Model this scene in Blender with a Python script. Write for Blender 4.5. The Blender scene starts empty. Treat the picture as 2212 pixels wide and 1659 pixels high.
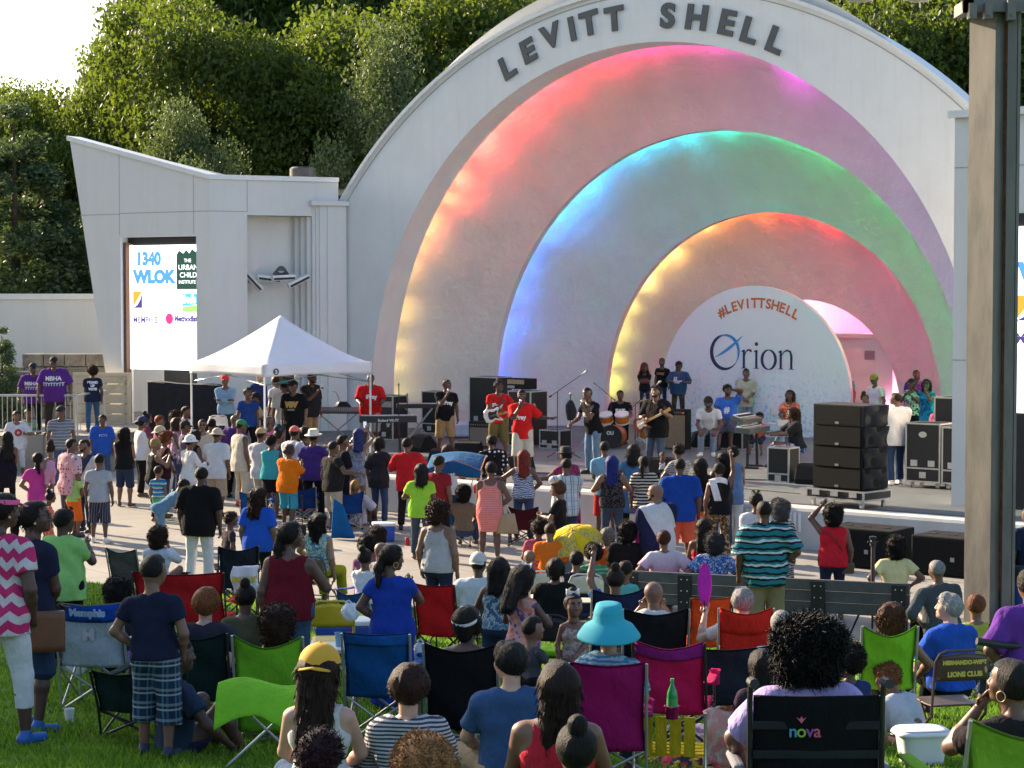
import bpy, math, random
import numpy as np
from mathutils import Matrix, Vector, Quaternion
from mathutils.bvhtree import BVHTree
random.seed(7); RNG = np.random.default_rng(7)
S = bpy.context.scene; C = S.collection
R = math.radians
# ---------------------------------------------------------------- camera, sky, sun, exposure
F = 4250.0; CX, CY = 1106.0, 829.5; HOR = 640.0; CZ = 4.7
PITCH = math.atan((CY - HOR) / F)
cam = bpy.data.cameras.new('camera'); cam.sensor_width = 36; cam.lens = 36 * F / 2212; cam.clip_end = 2000; cam.clip_start = .3
co = bpy.data.objects.new('camera', cam); C.objects.link(co)
co.location = (0, 0, CZ); co.rotation_euler = (math.pi / 2 - PITCH, 0, 0); S.camera = co
SUN_EL, SUN_AZ = R(23), R(-50)          # azimuth measured from +Y towards +X
w = bpy.data.worlds.new('World'); S.world = w; w.use_nodes = True
nt = w.node_tree; bg = nt.nodes['Background']; sky = nt.nodes.new('ShaderNodeTexSky')
sky.sky_type = 'NISHITA'; sky.sun_disc = False; sky.sun_elevation = SUN_EL; sky.sun_rotation = SUN_AZ
sky.dust_density = 2.0; sky.air_density = 1.0; sky.ozone_density = 1.5
nt.links.new(sky.outputs[0], bg.inputs[0]); bg.inputs[1].default_value = 0.115
sd = Vector((math.sin(SUN_AZ) * math.cos(SUN_EL), math.cos(SUN_AZ) * math.cos(SUN_EL), math.sin(SUN_EL)))
sl = bpy.data.lights.new('sun', 'SUN'); sl.energy = 5.0; sl.angle = R(.5); sl.color = (1, .80, .56)
so = bpy.data.objects.new('sun', sl); C.objects.link(so); so.rotation_euler = sd.to_track_quat('Z', 'Y').to_euler()
S.view_settings.view_transform = 'Standard'; S.view_settings.look = 'None'; S.view_settings.gamma = 1
S.view_settings.exposure = 1.5
S.cycles.use_denoising = True; S.cycles.max_bounces = 5; S.cycles.diffuse_bounces = 3; S.cycles.glossy_bounces = 2
S.cycles.transmission_bounces = 3; S.cycles.transparent_max_bounces = 6; S.cycles.sample_clamp_indirect = 6; S.cycles.use_light_tree = True
# ---------------------------------------------------------------- picture geometry
def ray(px, py):
    x = (px - CX) / F; y = (CY - py) / F
    return Vector((x, math.cos(PITCH) + y * math.sin(PITCH), -math.sin(PITCH) + y * math.cos(PITCH)))
def at(px, py, Y):
    d = ray(px, py); return Vector((0, 0, CZ)) + d * (Y / d.y)
def onz(px, py, z):
    d = ray(px, py); return Vector((0, 0, CZ)) + d * ((z - CZ) / d.z)
STZ = .95; PZ = .2
PSI = R(38.2); NV = Vector((math.sin(PSI), math.cos(PSI), 0)); UV = Vector((math.cos(PSI), -math.sin(PSI), 0))
P0 = NV * 40.4 - UV * 27.7
def st(a, b, z=STZ): return P0 + UV * a + NV * b + Vector((0, 0, z))
def onb(px, py, b):
    d = ray(px, py); t = (P0.dot(NV) + b) / d.dot(NV); P = d * t
    return (P - P0).dot(UV), P.z + CZ
def lawn_d(x, y): return 27.6 - .48 * x - y
def gz(x, y):
    d = max(lawn_d(x, y), 0.0); return PZ + .052 * d + .0021 * d * d
# ---------------------------------------------------------------- objects
def setp(o, label=None, cat=None, group=None, kind=None):
    if label: o['label'] = label
    if cat: o['category'] = cat
    if group: o['group'] = group
    if kind: o['kind'] = kind
    return o
def empty(name, loc, rz=0, label=None, cat=None, group=None, sc=None):
    o = bpy.data.objects.new(name, None); C.objects.link(o); o.location = loc; o.rotation_euler = (0, 0, rz)
    o.empty_display_size = .2
    if sc: o.scale = (sc, sc, sc)
    return setp(o, label, cat, group)
class MB:
    def __init__(s): s.v = []; s.f = []; s.m = []
    def add(s, vs, fs, m=0):
        n = len(s.v); s.v += [tuple(p) for p in vs]; s.f += [tuple(i + n for i in f) for f in fs]; s.m += [m] * len(fs); return s
    def box(s, x0, x1, y0, y1, z0, z1, m=0, M=None):
        vs = [Vector((x, y, z)) for x in (x0, x1) for y in (y0, y1) for z in (z0, z1)]
        if M is not None: vs = [M @ p for p in vs]
        return s.add(vs, [(0, 1, 3, 2), (4, 6, 7, 5), (0, 4, 5, 1), (2, 3, 7, 6), (0, 2, 6, 4), (1, 5, 7, 3)], m)
    def bar(s, a, b, wx, wy, m=0):
        a = Vector(a); b = Vector(b); d = b - a; q = d.to_track_quat('Z', 'Y').to_matrix().to_4x4()
        return s.box(-wx / 2, wx / 2, -wy / 2, wy / 2, 0, d.length, m, Matrix.Translation(a) @ q)
    def tube(s, pts, r, n=8, m=0, caps=True):
        pts = [Vector(p) for p in pts]; k = len(pts)
        rs = r if isinstance(r, (list, tuple)) else [r] * k
        vs = []; up = None
        for i, p in enumerate(pts):
            d = (pts[min(i + 1, k - 1)] - pts[max(i - 1, 0)]); d = d.normalized() if d.length > 1e-9 else Vector((0, 0, 1))
            if up is None: up = Vector((0, 0, 1)) if abs(d.z) < .9 else Vector((1, 0, 0))
            x = d.cross(up); x = x.normalized() if x.length > 1e-6 else Vector((1, 0, 0)); up = x.cross(d)
            for j in range(n):
                t = 2 * math.pi * j / n; vs.append(p + (x * math.cos(t) + up * math.sin(t)) * rs[i])
        fs = [(i * n + j, i * n + (j + 1) % n, (i + 1) * n + (j + 1) % n, (i + 1) * n + j) for i in range(k - 1) for j in range(n)]
        if caps: fs += [tuple(range(n))[::-1], tuple(range((k - 1) * n, k * n))]
        return s.add(vs, fs, m)
    def lathe(s, prof, n=20, M=None, m=0, caps=True):
        vs = [Vector((r * math.cos(2 * math.pi * j / n), r * math.sin(2 * math.pi * j / n), z)) for r, z in prof for j in range(n)]
        if M is not None: vs = [M @ p for p in vs]
        k = len(prof)
        fs = [(i * n + j, i * n + (j + 1) % n, (i + 1) * n + (j + 1) % n, (i + 1) * n + j) for i in range(k - 1) for j in range(n)]
        if caps: fs += [tuple(range(n))[::-1], tuple(range((k - 1) * n, k * n))]
        return s.add(vs, fs, m)
    def prism(s, poly, e, m=0):            # 3-D polygon extruded by vector e
        n = len(poly); a = [Vector(p) for p in poly]; e = Vector(e)
        return s.add(a + [p + e for p in a], [tuple(range(n)), tuple(range(n, 2 * n))[::-1]] + [(i, n + i, n + (i + 1) % n, (i + 1) % n) for i in range(n)], m)
    def sheet(s, fn, nu, nv, th=0, m=0):   # fn(u,v)->(x,y,z)
        g = [[Vector(fn(i / nu, j / nv)) for j in range(nv + 1)] for i in range(nu + 1)]
        vs = [p for r_ in g for p in r_]; W = nv + 1
        fs = [(i * W + j, (i + 1) * W + j, (i + 1) * W + j + 1, i * W + j + 1) for i in range(nu) for j in range(nv)]
        if th:
            N = len(vs); nr = []
            for i in range(nu + 1):
                for j in range(nv + 1):
                    a = g[min(i + 1, nu)][j] - g[max(i - 1, 0)][j]; b = g[i][min(j + 1, nv)] - g[i][max(j - 1, 0)]
                    q = a.cross(b); nr.append(q.normalized() if q.length > 1e-9 else Vector((0, 0, 1)))
            vs = vs + [p - q * th for p, q in zip(vs, nr)]
            fs = fs + [tuple(x + N for x in f[::-1]) for f in fs]
            bd = [i * W for i in range(nu + 1)] + [nu * W + j for j in range(1, W)] + [i * W + nv for i in range(nu - 1, -1, -1)] + [j for j in range(nv - 1, 0, -1)]
            for q in range(len(bd)):
                a, b = bd[q], bd[(q + 1) % len(bd)]; fs.append((b, a, a + N, b + N))
        return s.add(vs, fs, m)
    def build(s, name, mats, parent=None, smooth=False, bevel=0, loc=None):
        me = bpy.data.meshes.new(name); me.from_pydata(s.v, [], s.f)
        if not isinstance(mats, (list, tuple)): mats = [mats]
        for m in mats: me.materials.append(m)
        if len(mats) > 1: me.polygons.foreach_set('material_index', s.m)
        if smooth: me.polygons.foreach_set('use_smooth', [True] * len(s.f))
        me.update(); o = bpy.data.objects.new(name, me); C.objects.link(o)
        if parent: o.parent = parent
        if loc is not None: o.location = loc
        if smooth == 'auto':
            me.set_sharp_from_angle(angle=R(40))
        if bevel:
            b = o.modifiers.new('b', 'BEVEL'); b.width = bevel; b.segments = 2; b.limit_method = 'ANGLE'; b.angle_limit = R(50)
        return o
def npmesh(name, V, Q, mats, midx=None, smooth=True):
    me = bpy.data.meshes.new(name); n = len(Q); k = Q.shape[1] if n else 4
    me.vertices.add(len(V)); me.vertices.foreach_set('co', np.asarray(V, np.float32).ravel())
    me.loops.add(n * k); me.loops.foreach_set('vertex_index', np.asarray(Q, np.int32).ravel())
    me.polygons.add(n); me.polygons.foreach_set('loop_start', np.arange(0, n * k, k, dtype=np.int32))
    me.polygons.foreach_set('use_smooth', np.full(n, bool(smooth)))
    for m in mats: me.materials.append(m)
    if midx is not None: me.polygons.foreach_set('material_index', np.asarray(midx, np.int32))
    me.update(calc_edges=True); return me
def copy_tree(o, parent=None):
    c = o.copy(); C.objects.link(c); c.parent = parent
    for ch in list(o.children): copy_tree(ch, c)
    return c
# ---------------------------------------------------------------- materials
MC = {}
def N(nt, t, **kw):
    n = nt.nodes.new('ShaderNode' + t)
    for k, v in kw.items():
        if k[0] == '_': setattr(n, k[1:], v)
        else:
            i = int(k[1:]) if k[0] == 'i' and k[1:].isdigit() else k
            n.inputs[i].default_value = v
    return n
def base(name, col=(.5, .5, .5), rough=.6, metal=0, spec=.4):
    m = bpy.data.materials.new(name); m.use_nodes = True; b = m.node_tree.nodes['Principled BSDF']
    b.inputs['Base Color'].default_value = (*col, 1); b.inputs['Roughness'].default_value = rough
    b.inputs['Metallic'].default_value = metal; b.inputs['Specular IOR Level'].default_value = spec
    return m, m.node_tree, b
def bump(nt, b, scale, strength, dist=.01, stretch=None, detail=4, co='Object', rough=.6):
    tc = N(nt, 'TexCoord'); src = tc.outputs[co]
    if stretch:
        mp = N(nt, 'Mapping'); mp.inputs['Scale'].default_value = stretch; nt.links.new(src, mp.inputs[0]); src = mp.outputs[0]
    ns = N(nt, 'TexNoise', Scale=scale, Detail=detail, Roughness=rough); nt.links.new(src, ns.inputs['Vector'])
    bp = N(nt, 'Bump', Strength=strength, Distance=dist); nt.links.new(ns.outputs[0], bp.inputs['Height']); nt.links.new(bp.outputs[0], b.inputs['Normal'])
    return ns
def mixc(nt, fac, a, b):
    m = N(nt, 'Mix', _data_type='RGBA')
    for i, v in ((6, a), (7, b)):
        if isinstance(v, tuple): m.inputs[i].default_value = (*v[:3], 1)
        else: nt.links.new(v, m.inputs[i])
    if isinstance(fac, (int, float)): m.inputs[0].default_value = fac
    else: nt.links.new(fac, m.inputs[0])
    return m.outputs[2]
def ramp(nt, src, stops, interp='LINEAR'):
    r = N(nt, 'ValToRGB'); r.color_ramp.interpolation = interp; e = r.color_ramp.elements
    while len(e) < len(stops): e.new(.5)
    for i, (p, c) in enumerate(stops):
        e[i].position = p; e[i].color = (*c, 1) if len(c) == 3 else c
    nt.links.new(src, r.inputs[0]); return r.outputs[0]
def math_(nt, op, a, b=None, c=None):
    m = N(nt, 'Math', _operation=op)
    for i, v in enumerate((a, b, c)):
        if v is None: continue
        if isinstance(v, (int, float)): m.inputs[i].default_value = v
        else: nt.links.new(v, m.inputs[i])
    return m.outputs[0]
def mat(name, col, rough=.6, metal=0, spec=.4, vary=.12, vs=6, bs=0, bd=.01, bsc=40):
    key = (name, tuple(col), rough, metal, vary, bs)
    if key in MC: return MC[key]
    m, nt, b = base(name, col, rough, metal, spec)
    tc = N(nt, 'TexCoord'); ns = N(nt, 'TexNoise', Scale=vs, Detail=5, Roughness=.6); nt.links.new(tc.outputs['Object'], ns.inputs['Vector'])
    lo = tuple(c * (1 - vary) for c in col); hi = tuple(min(1, c * (1 + vary)) for c in col)
    nt.links.new(ramp(nt, ns.outputs[0], [(.3, lo), (.7, hi)]), b.inputs['Base Color'])
    if bs: bump(nt, b, bsc, bs, bd)
    MC[key] = m; return m
def emis(name, col, st_):
    m, nt, b = base(name, col, .4); b.inputs['Emission Color'].default_value = (*col, 1); b.inputs['Emission Strength'].default_value = st_
    return m
# cloth: kind + colours, in the wearer's own coordinates (x right, y forward, z up)
def cloth(spec, seed=0):
    if isinstance(spec, tuple) and not isinstance(spec[0], str): spec = ('solid', spec)
    key = ('cloth',) + spec
    if key in MC: return MC[key]
    kind = spec[0]; cs = spec[1:]
    m, nt, b = base('cloth', cs[0], .9, 0, .08)
    b.inputs['Sheen Weight'].default_value = .02
    tc = N(nt, 'TexCoord'); sx = N(nt, 'SeparateXYZ'); nt.links.new(tc.outputs['Object'], sx.inputs[0])
    X, Y, Z = sx.outputs
    def fr(src, per, off=0): return math_(nt, 'FRACT', math_(nt, 'MULTIPLY_ADD', src, 1 / per, off))
    col = None
    if kind == 'hs':       # horizontal stripes: period, colour list evenly spread
        per = cs[-1]; cl = cs[:-1]; n = len(cl)
        wob = N(nt, 'TexNoise', Scale=7, Detail=1); nt.links.new(tc.outputs['Object'], wob.inputs['Vector'])
        zz = math_(nt, 'MULTIPLY_ADD', wob.outputs[0], per * .5, Z)
        col = ramp(nt, fr(zz, per), [(i / n, c) for i, c in enumerate(cl)], 'CONSTANT')
    elif kind == 'chev':
        per = cs[-1]; tri = math_(nt, 'PINGPONG', X, .045)
        col = ramp(nt, fr(math_(nt, 'ADD', Z, tri), per), [(0, cs[0]), (.52, cs[1])], 'CONSTANT')
    elif kind == 'plaid':
        per = cs[-1]; xx = math_(nt, 'ADD', X, math_(nt, 'MULTIPLY', Y, .6))
        a = ramp(nt, fr(xx, per), [(0, (0, 0, 0)), (.30, (1, 1, 1)), (.42, (0, 0, 0)), (.60, (.55,) * 3), (.78, (0, 0, 0))], 'CONSTANT')
        c = ramp(nt, fr(Z, per), [(0, (0, 0, 0)), (.30, (1, 1, 1)), (.42, (0, 0, 0)), (.60, (.55,) * 3), (.78, (0, 0, 0))], 'CONSTANT')
        t = mixc(nt, a, cs[0], cs[1]); col = mixc(nt, math_(nt, 'MULTIPLY', c, .7), t, cs[2])
    elif kind == 'vs':
        per = cs[-1]; xx = math_(nt, 'ADD', X, math_(nt, 'MULTIPLY', Y, .8))
        col = ramp(nt, fr(xx, per), [(0, cs[0]), (.55, cs[1]), (.7, cs[0]), (.85, cs[2])], 'CONSTANT')
    elif kind == 'dots':
        vo = N(nt, 'TexVoronoi', Scale=1 / cs[-1], Randomness=.35); nt.links.new(tc.outputs['Object'], vo.inputs['Vector'])
        col = ramp(nt, vo.outputs['Distance'], [(0, cs[1]), (.27, cs[0])], 'CONSTANT')
    elif kind == 'flor':
        vo = N(nt, 'TexVoronoi', Scale=1 / cs[-1], Randomness=1); nt.links.new(tc.outputs['Object'], vo.inputs['Vector'])
        ns = N(nt, 'TexNoise', Scale=.7 / cs[-1], Detail=3); nt.links.new(tc.outputs['Object'], ns.inputs['Vector'])
        n = len(cs) - 1; v = math_(nt, 'FRACT', math_(nt, 'MULTIPLY_ADD', ns.outputs[0], 3.0, math_(nt, 'MULTIPLY', vo.outputs['Distance'], .6)))
        col = ramp(nt, v, [(i / n, c) for i, c in enumerate(cs[:-1])], 'CONSTANT')
    elif kind == 'zebra':
        wv = N(nt, 'TexWave', Scale=1 / cs[-1] / 3, Distortion=9, Detail=2); wv.bands_direction = 'Z'; nt.links.new(tc.outputs['Object'], wv.inputs['Vector'])
        col = ramp(nt, wv.outputs[0], [(0, cs[0]), (.5, cs[1])], 'CONSTANT')
    elif kind == 'grad':   # bottom colour to top colour between two heights
        g = math_(nt, 'DIVIDE', math_(nt, 'SUBTRACT', Z, cs[2]), cs[3] - cs[2]); col = ramp(nt, g, [(0, cs[0]), (1, cs[1])])
    elif kind == 'rag':    # raglan: body colour, sleeve colour beyond x
        col = ramp(nt, math_(nt, 'ABSOLUTE', math_(nt, 'ADD', X, math_(nt, 'MULTIPLY', math_(nt, 'SUBTRACT', Z, 1.3), .5))), [(0, cs[0]), (cs[2], cs[1])], 'CONSTANT')
    if col is None: col = cs[0]
    n2 = N(nt, 'TexNoise', Scale=5, Detail=6, Roughness=.7); nt.links.new(tc.outputs['Object'], n2.inputs['Vector'])
    hv = N(nt, 'HueSaturation'); nt.links.new(ramp(nt, n2.outputs[0], [(.25, (.8,) * 3), (.75, (1.12,) * 3)]), hv.inputs['Value'])
    if isinstance(col, tuple): hv.inputs['Color'].default_value = (*col, 1)
    else: nt.links.new(col, hv.inputs['Color'])
    nt.links.new(hv.outputs[0], b.inputs['Base Color'])
    bump(nt, b, 11, .9, .035, (1, 1, .5), 3)
    # thin cloth lets a little sun through
    tr = N(nt, 'BsdfTranslucent'); nt.links.new(hv.outputs[0], tr.inputs[0]); mx = N(nt, 'MixShader', i0=.12)
    out = nt.nodes['Material Output']; nt.links.new(b.outputs[0], mx.inputs[1]); nt.links.new(tr.outputs[0], mx.inputs[2]); nt.links.new(mx.outputs[0], out.inputs[0])
    MC[key] = m; return m
def skin(i):
    key = ('skin', i)
    if key in MC: return MC[key]
    c = [(.085, .043, .030), (.125, .062, .042), (.185, .096, .064), (.30, .165, .115), (.50, .30, .22)][i]
    m, nt, b = base('skin', c, .48, 0, .45)
    ns = bump(nt, b, 120, .12, .002)
    tc = N(nt, 'TexCoord'); n2 = N(nt, 'TexNoise', Scale=9, Detail=4); nt.links.new(tc.outputs['Object'], n2.inputs['Vector'])
    nt.links.new(ramp(nt, n2.outputs[0], [(.3, tuple(x * .82 for x in c)), (.7, tuple(min(1, x * 1.15) for x in c))]), b.inputs['Base Color'])
    b.inputs['Subsurface Weight'].default_value = 0
    MC[key] = m; return m
def hairm(c, curly=False):
    key = ('hair', c, curly)
    if key in MC: return MC[key]
    m, nt, b = base('hair', c, .5, 0, .16)
    tc = N(nt, 'TexCoord'); mp = N(nt, 'Mapping'); mp.inputs['Scale'].default_value = (1, 1, 1) if curly else (1, 1, .12)
    nt.links.new(tc.outputs['Object'], mp.inputs[0])
    ns = N(nt, 'TexNoise', Scale=90 if curly else 120, Detail=4, Roughness=.7); nt.links.new(mp.outputs[0], ns.inputs['Vector'])
    nt.links.new(ramp(nt, ns.outputs[0], [(.35, tuple(x * .3 for x in c)), (.7, tuple(min(1, x * 1.8) for x in c))]), b.inputs['Base Color'])
    bp = N(nt, 'Bump', Strength=.9, Distance=.012); nt.links.new(ns.outputs[0], bp.inputs['Height']); nt.links.new(bp.outputs[0], b.inputs['Normal'])
    MC[key] = m; return m
# ---------------------------------------------------------------- lettering
def text2d(s, size=1.0, bold=.0, align='CENTER', space=1.0, shear=0):
    cu = bpy.data.curves.new('t', 'FONT'); cu.body = s; cu.size = size; cu.align_x = align; cu.offset = bold; cu.space_character = space; cu.shear = shear
    cu.resolution_u = 4
    o = bpy.data.objects.new('t', cu); C.objects.link(o); dg = bpy.context.evaluated_depsgraph_get(); dg.update()
    me = bpy.data.meshes.new_from_object(o.evaluated_get(dg)); vs = [(v.co.x, v.co.y) for v in me.vertices]; fs = [tuple(p.vertices) for p in me.polygons]
    bpy.data.objects.remove(o); bpy.data.curves.remove(cu); bpy.data.meshes.remove(me)
    return vs, fs
# ================================================================ materials of the place
WHITE = mat('white_stucco', (.72, .72, .71), .75, vary=.04, vs=1.2, bs=.35, bd=.02, bsc=9)
WHITE2 = mat('painted_panel', (.66, .66, .645), .6, vary=.03, vs=.8)
for m_ in (WHITE, WHITE2):        # rain streaks and grime
    t_ = m_.node_tree; b_ = t_.nodes['Principled BSDF']; src = b_.inputs['Base Color'].links[0].from_socket; tc = N(t_, 'TexCoord'); mp = N(t_, 'Mapping'); mp.inputs['Scale'].default_value = (1, 1, .07); t_.links.new(tc.outputs['Object'], mp.inputs[0])
    n_ = N(t_, 'TexNoise', Scale=3.5, Detail=6, Roughness=.7); t_.links.new(mp.outputs[0], n_.inputs['Vector']); x_ = N(t_, 'Mix', _data_type='RGBA', _blend_type='MULTIPLY'); x_.inputs[0].default_value = 1
    t_.links.new(src, x_.inputs[6]); t_.links.new(ramp(t_, n_.outputs[0], [(.25, (.93, .92, .90)), (.5, (1, 1, 1))]), x_.inputs[7]); t_.links.new(x_.outputs[2], b_.inputs['Base Color'])
COPE = mat('coping_metal', (.74, .74, .73), .35, .0, vary=.03)
GAP = mat('joint_line', (.36, .36, .36), .9)
DARK = mat('black_painted', (.018, .018, .02), .55, vary=.2)
BLACKC = mat('black_cloth', (.014, .014, .016), .9, vary=.3, bs=.5)
GREY = mat('grey_metal', (.30, .30, .31), .4, .6)
CHROME = mat('bright_metal', (.62, .62, .64), .25, .9)
def concrete():
    m, nt, b = base('concrete', (.36, .34, .31), .85)
    tc = N(nt, 'TexCoord'); a = N(nt, 'TexNoise', Scale=.35, Detail=6, Roughness=.65); nt.links.new(tc.outputs['Object'], a.inputs['Vector'])
    c = N(nt, 'TexNoise', Scale=60, Detail=3); nt.links.new(tc.outputs['Object'], c.inputs['Vector'])
    br = N(nt, 'TexBrick', Scale=1.0); br.offset = 0; br.inputs['Mortar Size'].default_value = .012; br.inputs['Brick Width'].default_value = 2.4; br.inputs['Row Height'].default_value = 2.4
    br.inputs['Color1'].default_value = (1, 1, 1, 1); br.inputs['Color2'].default_value = (.93, .93, .93, 1); br.inputs['Mortar'].default_value = (.45, .44, .42, 1)
    mp = N(nt, 'Mapping'); mp.inputs['Rotation'].default_value = (0, 0, R(-38)); nt.links.new(tc.outputs['Object'], mp.inputs[0]); nt.links.new(mp.outputs[0], br.inputs[0])
    col = mixc(nt, .35, ramp(nt, a.outputs[0], [(.3, (.20, .185, .165)), (.7, (.34, .32, .285))]), ramp(nt, c.outputs[0], [(.35, (.18, .17, .15)), (.65, (.36, .34, .31))]))
    mm = N(nt, 'Mix', _data_type='RGBA', _blend_type='MULTIPLY'); mm.inputs[0].default_value = 1; nt.links.new(col, mm.inputs[6]); nt.links.new(br.outputs[0], mm.inputs[7])
    nt.links.new(mm.outputs[2], b.inputs['Base Color']); bump(nt, b, 30, .2, .01); return m
CONC = concrete()
def grassm(name, lo, mid, hi, tl=0):
    m, nt, b = base(name, mid, .8, 0, .2)
    tc = N(nt, 'TexCoord'); a = N(nt, 'TexNoise', Scale=.9, Detail=5); nt.links.new(tc.outputs['Object'], a.inputs['Vector'])
    g = N(nt, 'NewGeometry'); c = N(nt, 'TexNoise', Scale=35, Detail=3); nt.links.new(tc.outputs['Object'], c.inputs['Vector'])
    src = math_(nt, 'ADD', math_(nt, 'MULTIPLY', a.outputs[0], .6), math_(nt, 'MULTIPLY', g.outputs['Random Per Island'] if tl else c.outputs[0], .4))
    col = ramp(nt, src, [(.25, lo), (.5, mid), (.8, hi)]); nt.links.new(col, b.inputs['Base Color'])
    if tl:
        tr = N(nt, 'BsdfTranslucent'); nt.links.new(col, tr.inputs[0]); mx = N(nt, 'MixShader', i0=tl); out = nt.nodes['Material Output']
        nt.links.new(b.outputs[0], mx.inputs[1]); nt.links.new(tr.outputs[0], mx.inputs[2]); nt.links.new(mx.outputs[0], out.inputs[0])
    else: bump(nt, b, 60, .8, .03)
    return m
TURF = grassm('turf', (.05, .10, .012), (.085, .17, .018), (.13, .22, .03))
BLADE = grassm('grass_blade', (.07, .15, .012), (.14, .28, .022), (.27, .42, .05), .5)
# ================================================================ ground, plaza, lawn
m = MB(); m.add([(-700, -300, -.03), (700, -300, -.03), (700, 1200, -.03), (-700, 1200, -.03)], [(0, 1, 2, 3)])
setp(m.build('ground', grassm('rough_grass', (.03, .05, .015), (.045, .075, .02), (.07, .1, .03))), kind='structure')
m = MB(); m.add([(-60, -5, PZ - .004), (45, -5, PZ - .004), (45, 75, PZ - .004), (-60, 75, PZ - .004)], [(0, 1, 2, 3)])
setp(m.build('plaza', CONC), kind='structure')
def lawn(u, v):
    x = -34 + 64 * u; ye = 27.6 - .48 * x; y = ye - (ye + 12) * v; return (x, y, gz(x, y) + .002)
m = MB(); m.sheet(lawn, 40, 60)
setp(m.build('lawn', TURF, smooth=True), kind='structure')
n = 210000
yy = 7 + 26 * RNG.random(n) ** 1.35; xx = (RNG.random(n) - .5) * yy * .60
ok = (27.6 - .48 * xx - yy) > .03; xx, yy = xx[ok], yy[ok]; n = len(xx)
zz = np.maximum(27.6 - .48 * xx - yy, 0); zz = PZ + .052 * zz + .0021 * zz * zz
ht = (.035 + .035 * RNG.random(n)) * (1 + .3 * np.sin(xx * 3) * np.sin(yy * 2.3)); wd = .0035 + .00035 * yy; th = RNG.random(n) * 6.28; ln = ht * .6
A = np.stack([xx - wd * np.cos(th), yy - wd * np.sin(th), zz], 1); B = np.stack([xx + wd * np.cos(th), yy + wd * np.sin(th), zz], 1)
ph = RNG.random(n) * 6.28; T = np.stack([xx + ln * np.cos(ph), yy + ln * np.sin(ph), zz + ht], 1)
V = np.stack([A, B, T], 1).reshape(-1, 3); me = npmesh('grass', V, np.arange(3 * n).reshape(-1, 3), [BLADE], smooth=False)
g = bpy.data.objects.new('grass', me); C.objects.link(g); setp(g, 'short green grass of the sloping lawn under the audience', 'grass', kind='stuff')
# ================================================================ stage
ROT = -PSI
stage = empty('stage', (P0.x, P0.y, 0), ROT, 'grey stage floor with a low white front wall below the band shell', 'stage')
FLOOR = mat('stage_paint', (.105, .12, .125), .55, vary=.2, vs=1.5)
m = MB(); m.prism([(-7.6, -9.3, .55), (15, -9.3, .55), (15, 2, .55), (9.2, 12, .55), (-9.2, 12, .55), (-12.4, 2, .55), (-12.0, -2.8, .55), (-9.6, -5.5, .55)], (0, 0, STZ - .55)); m.build('floor', FLOOR, stage)
m = MB(); m.box(-7.6, 15, -9.75, -9.302, 0, .94)
m.prism([(-7.6, -9.3, 0), (-9.6, -5.5, 0), (-12, -2.8, 0), (-11.6, -2.6, 0), (-9.2, -5.3, 0), (-7.3, -9.1, 0)], (0, 0, .545)); m.build('front_wall', mat('lip_paint', (.50, .50, .49), .8, vary=.1, vs=2, bs=.3), stage, bevel=.07)
m = MB()
for i in range(26): x = 7.6 + i * .1; m.box(x, x + .05, -9.775, -9.752, .5, .84)
m.build('ribbed_panel', WHITE, stage)
m = MB(); m.tube([st_ for st_ in [(9, -4, STZ + .012), (9.6, -5, STZ + .012), (8.8, -6, STZ + .012), (7.5, -5.6, STZ + .012), (6, -6.3, STZ + .012), (4, -6.6, STZ + .012), (2, -7.6, STZ + .012), (-2, -6.2, STZ + .012), (-5, -6.3, STZ + .012)]], .012, 5)
m.tube([(3, -3, STZ + .012), (4, -5.2, STZ + .012), (5.5, -5.5, STZ + .012), (6.5, -7.4, STZ + .012), (9, -7.8, STZ + .012)], .012, 5)
m.tube([(-3, -5, STZ + .012), (-1, -7.2, STZ + .012), (1.4, -7.1, STZ + .012), (3, -8.1, STZ + .012)], .012, 5)
setp(m.build('stage_cable', DARK, loc=None), 'black cables snaking over the grey stage floor', 'cable'); o = bpy.data.objects['stage_cable']; o.location = stage.location; o.rotation_euler = stage.rotation_euler
# ================================================================ band shell
shell = empty('band_shell', (P0.x, P0.y, 0), ROT, 'white concrete band shell of nested arches washed with coloured light', 'band shell')
NA = 72
def apath(Rr, zc, zb=STZ - .05, leg=4):
    p = [(Rr, zb + (zc - zb) * i / leg) for i in range(leg)]
    p += [(Rr * math.cos(math.pi * i / NA), zc + Rr * math.sin(math.pi * i / NA)) for i in range(NA + 1)]
    return p + [(-Rr, zc - (zc - zb) * (i + 1) / leg) for i in range(leg)]
def rings(m, specs, mi=0):     # specs: list of (R, zc, b)
    P = [[(x, b, z) for x, z in apath(r_, zc)] for r_, zc, b in specs]; k = len(P[0])
    vs = [p for q in P for p in q]
    m.add(vs, [(i * k + j, i * k + j + 1, (i + 1) * k + j + 1, (i + 1) * k + j) for i in range(len(P) - 1) for j in range(k - 1)], mi)
LIPS = [(9.03, 1.92, 0, .9), (7.28, 1.72, 3.15, .22), (5.28, 1.69, 5.85, .22), (3.0, 1.6, 8.0, .2)]
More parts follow.
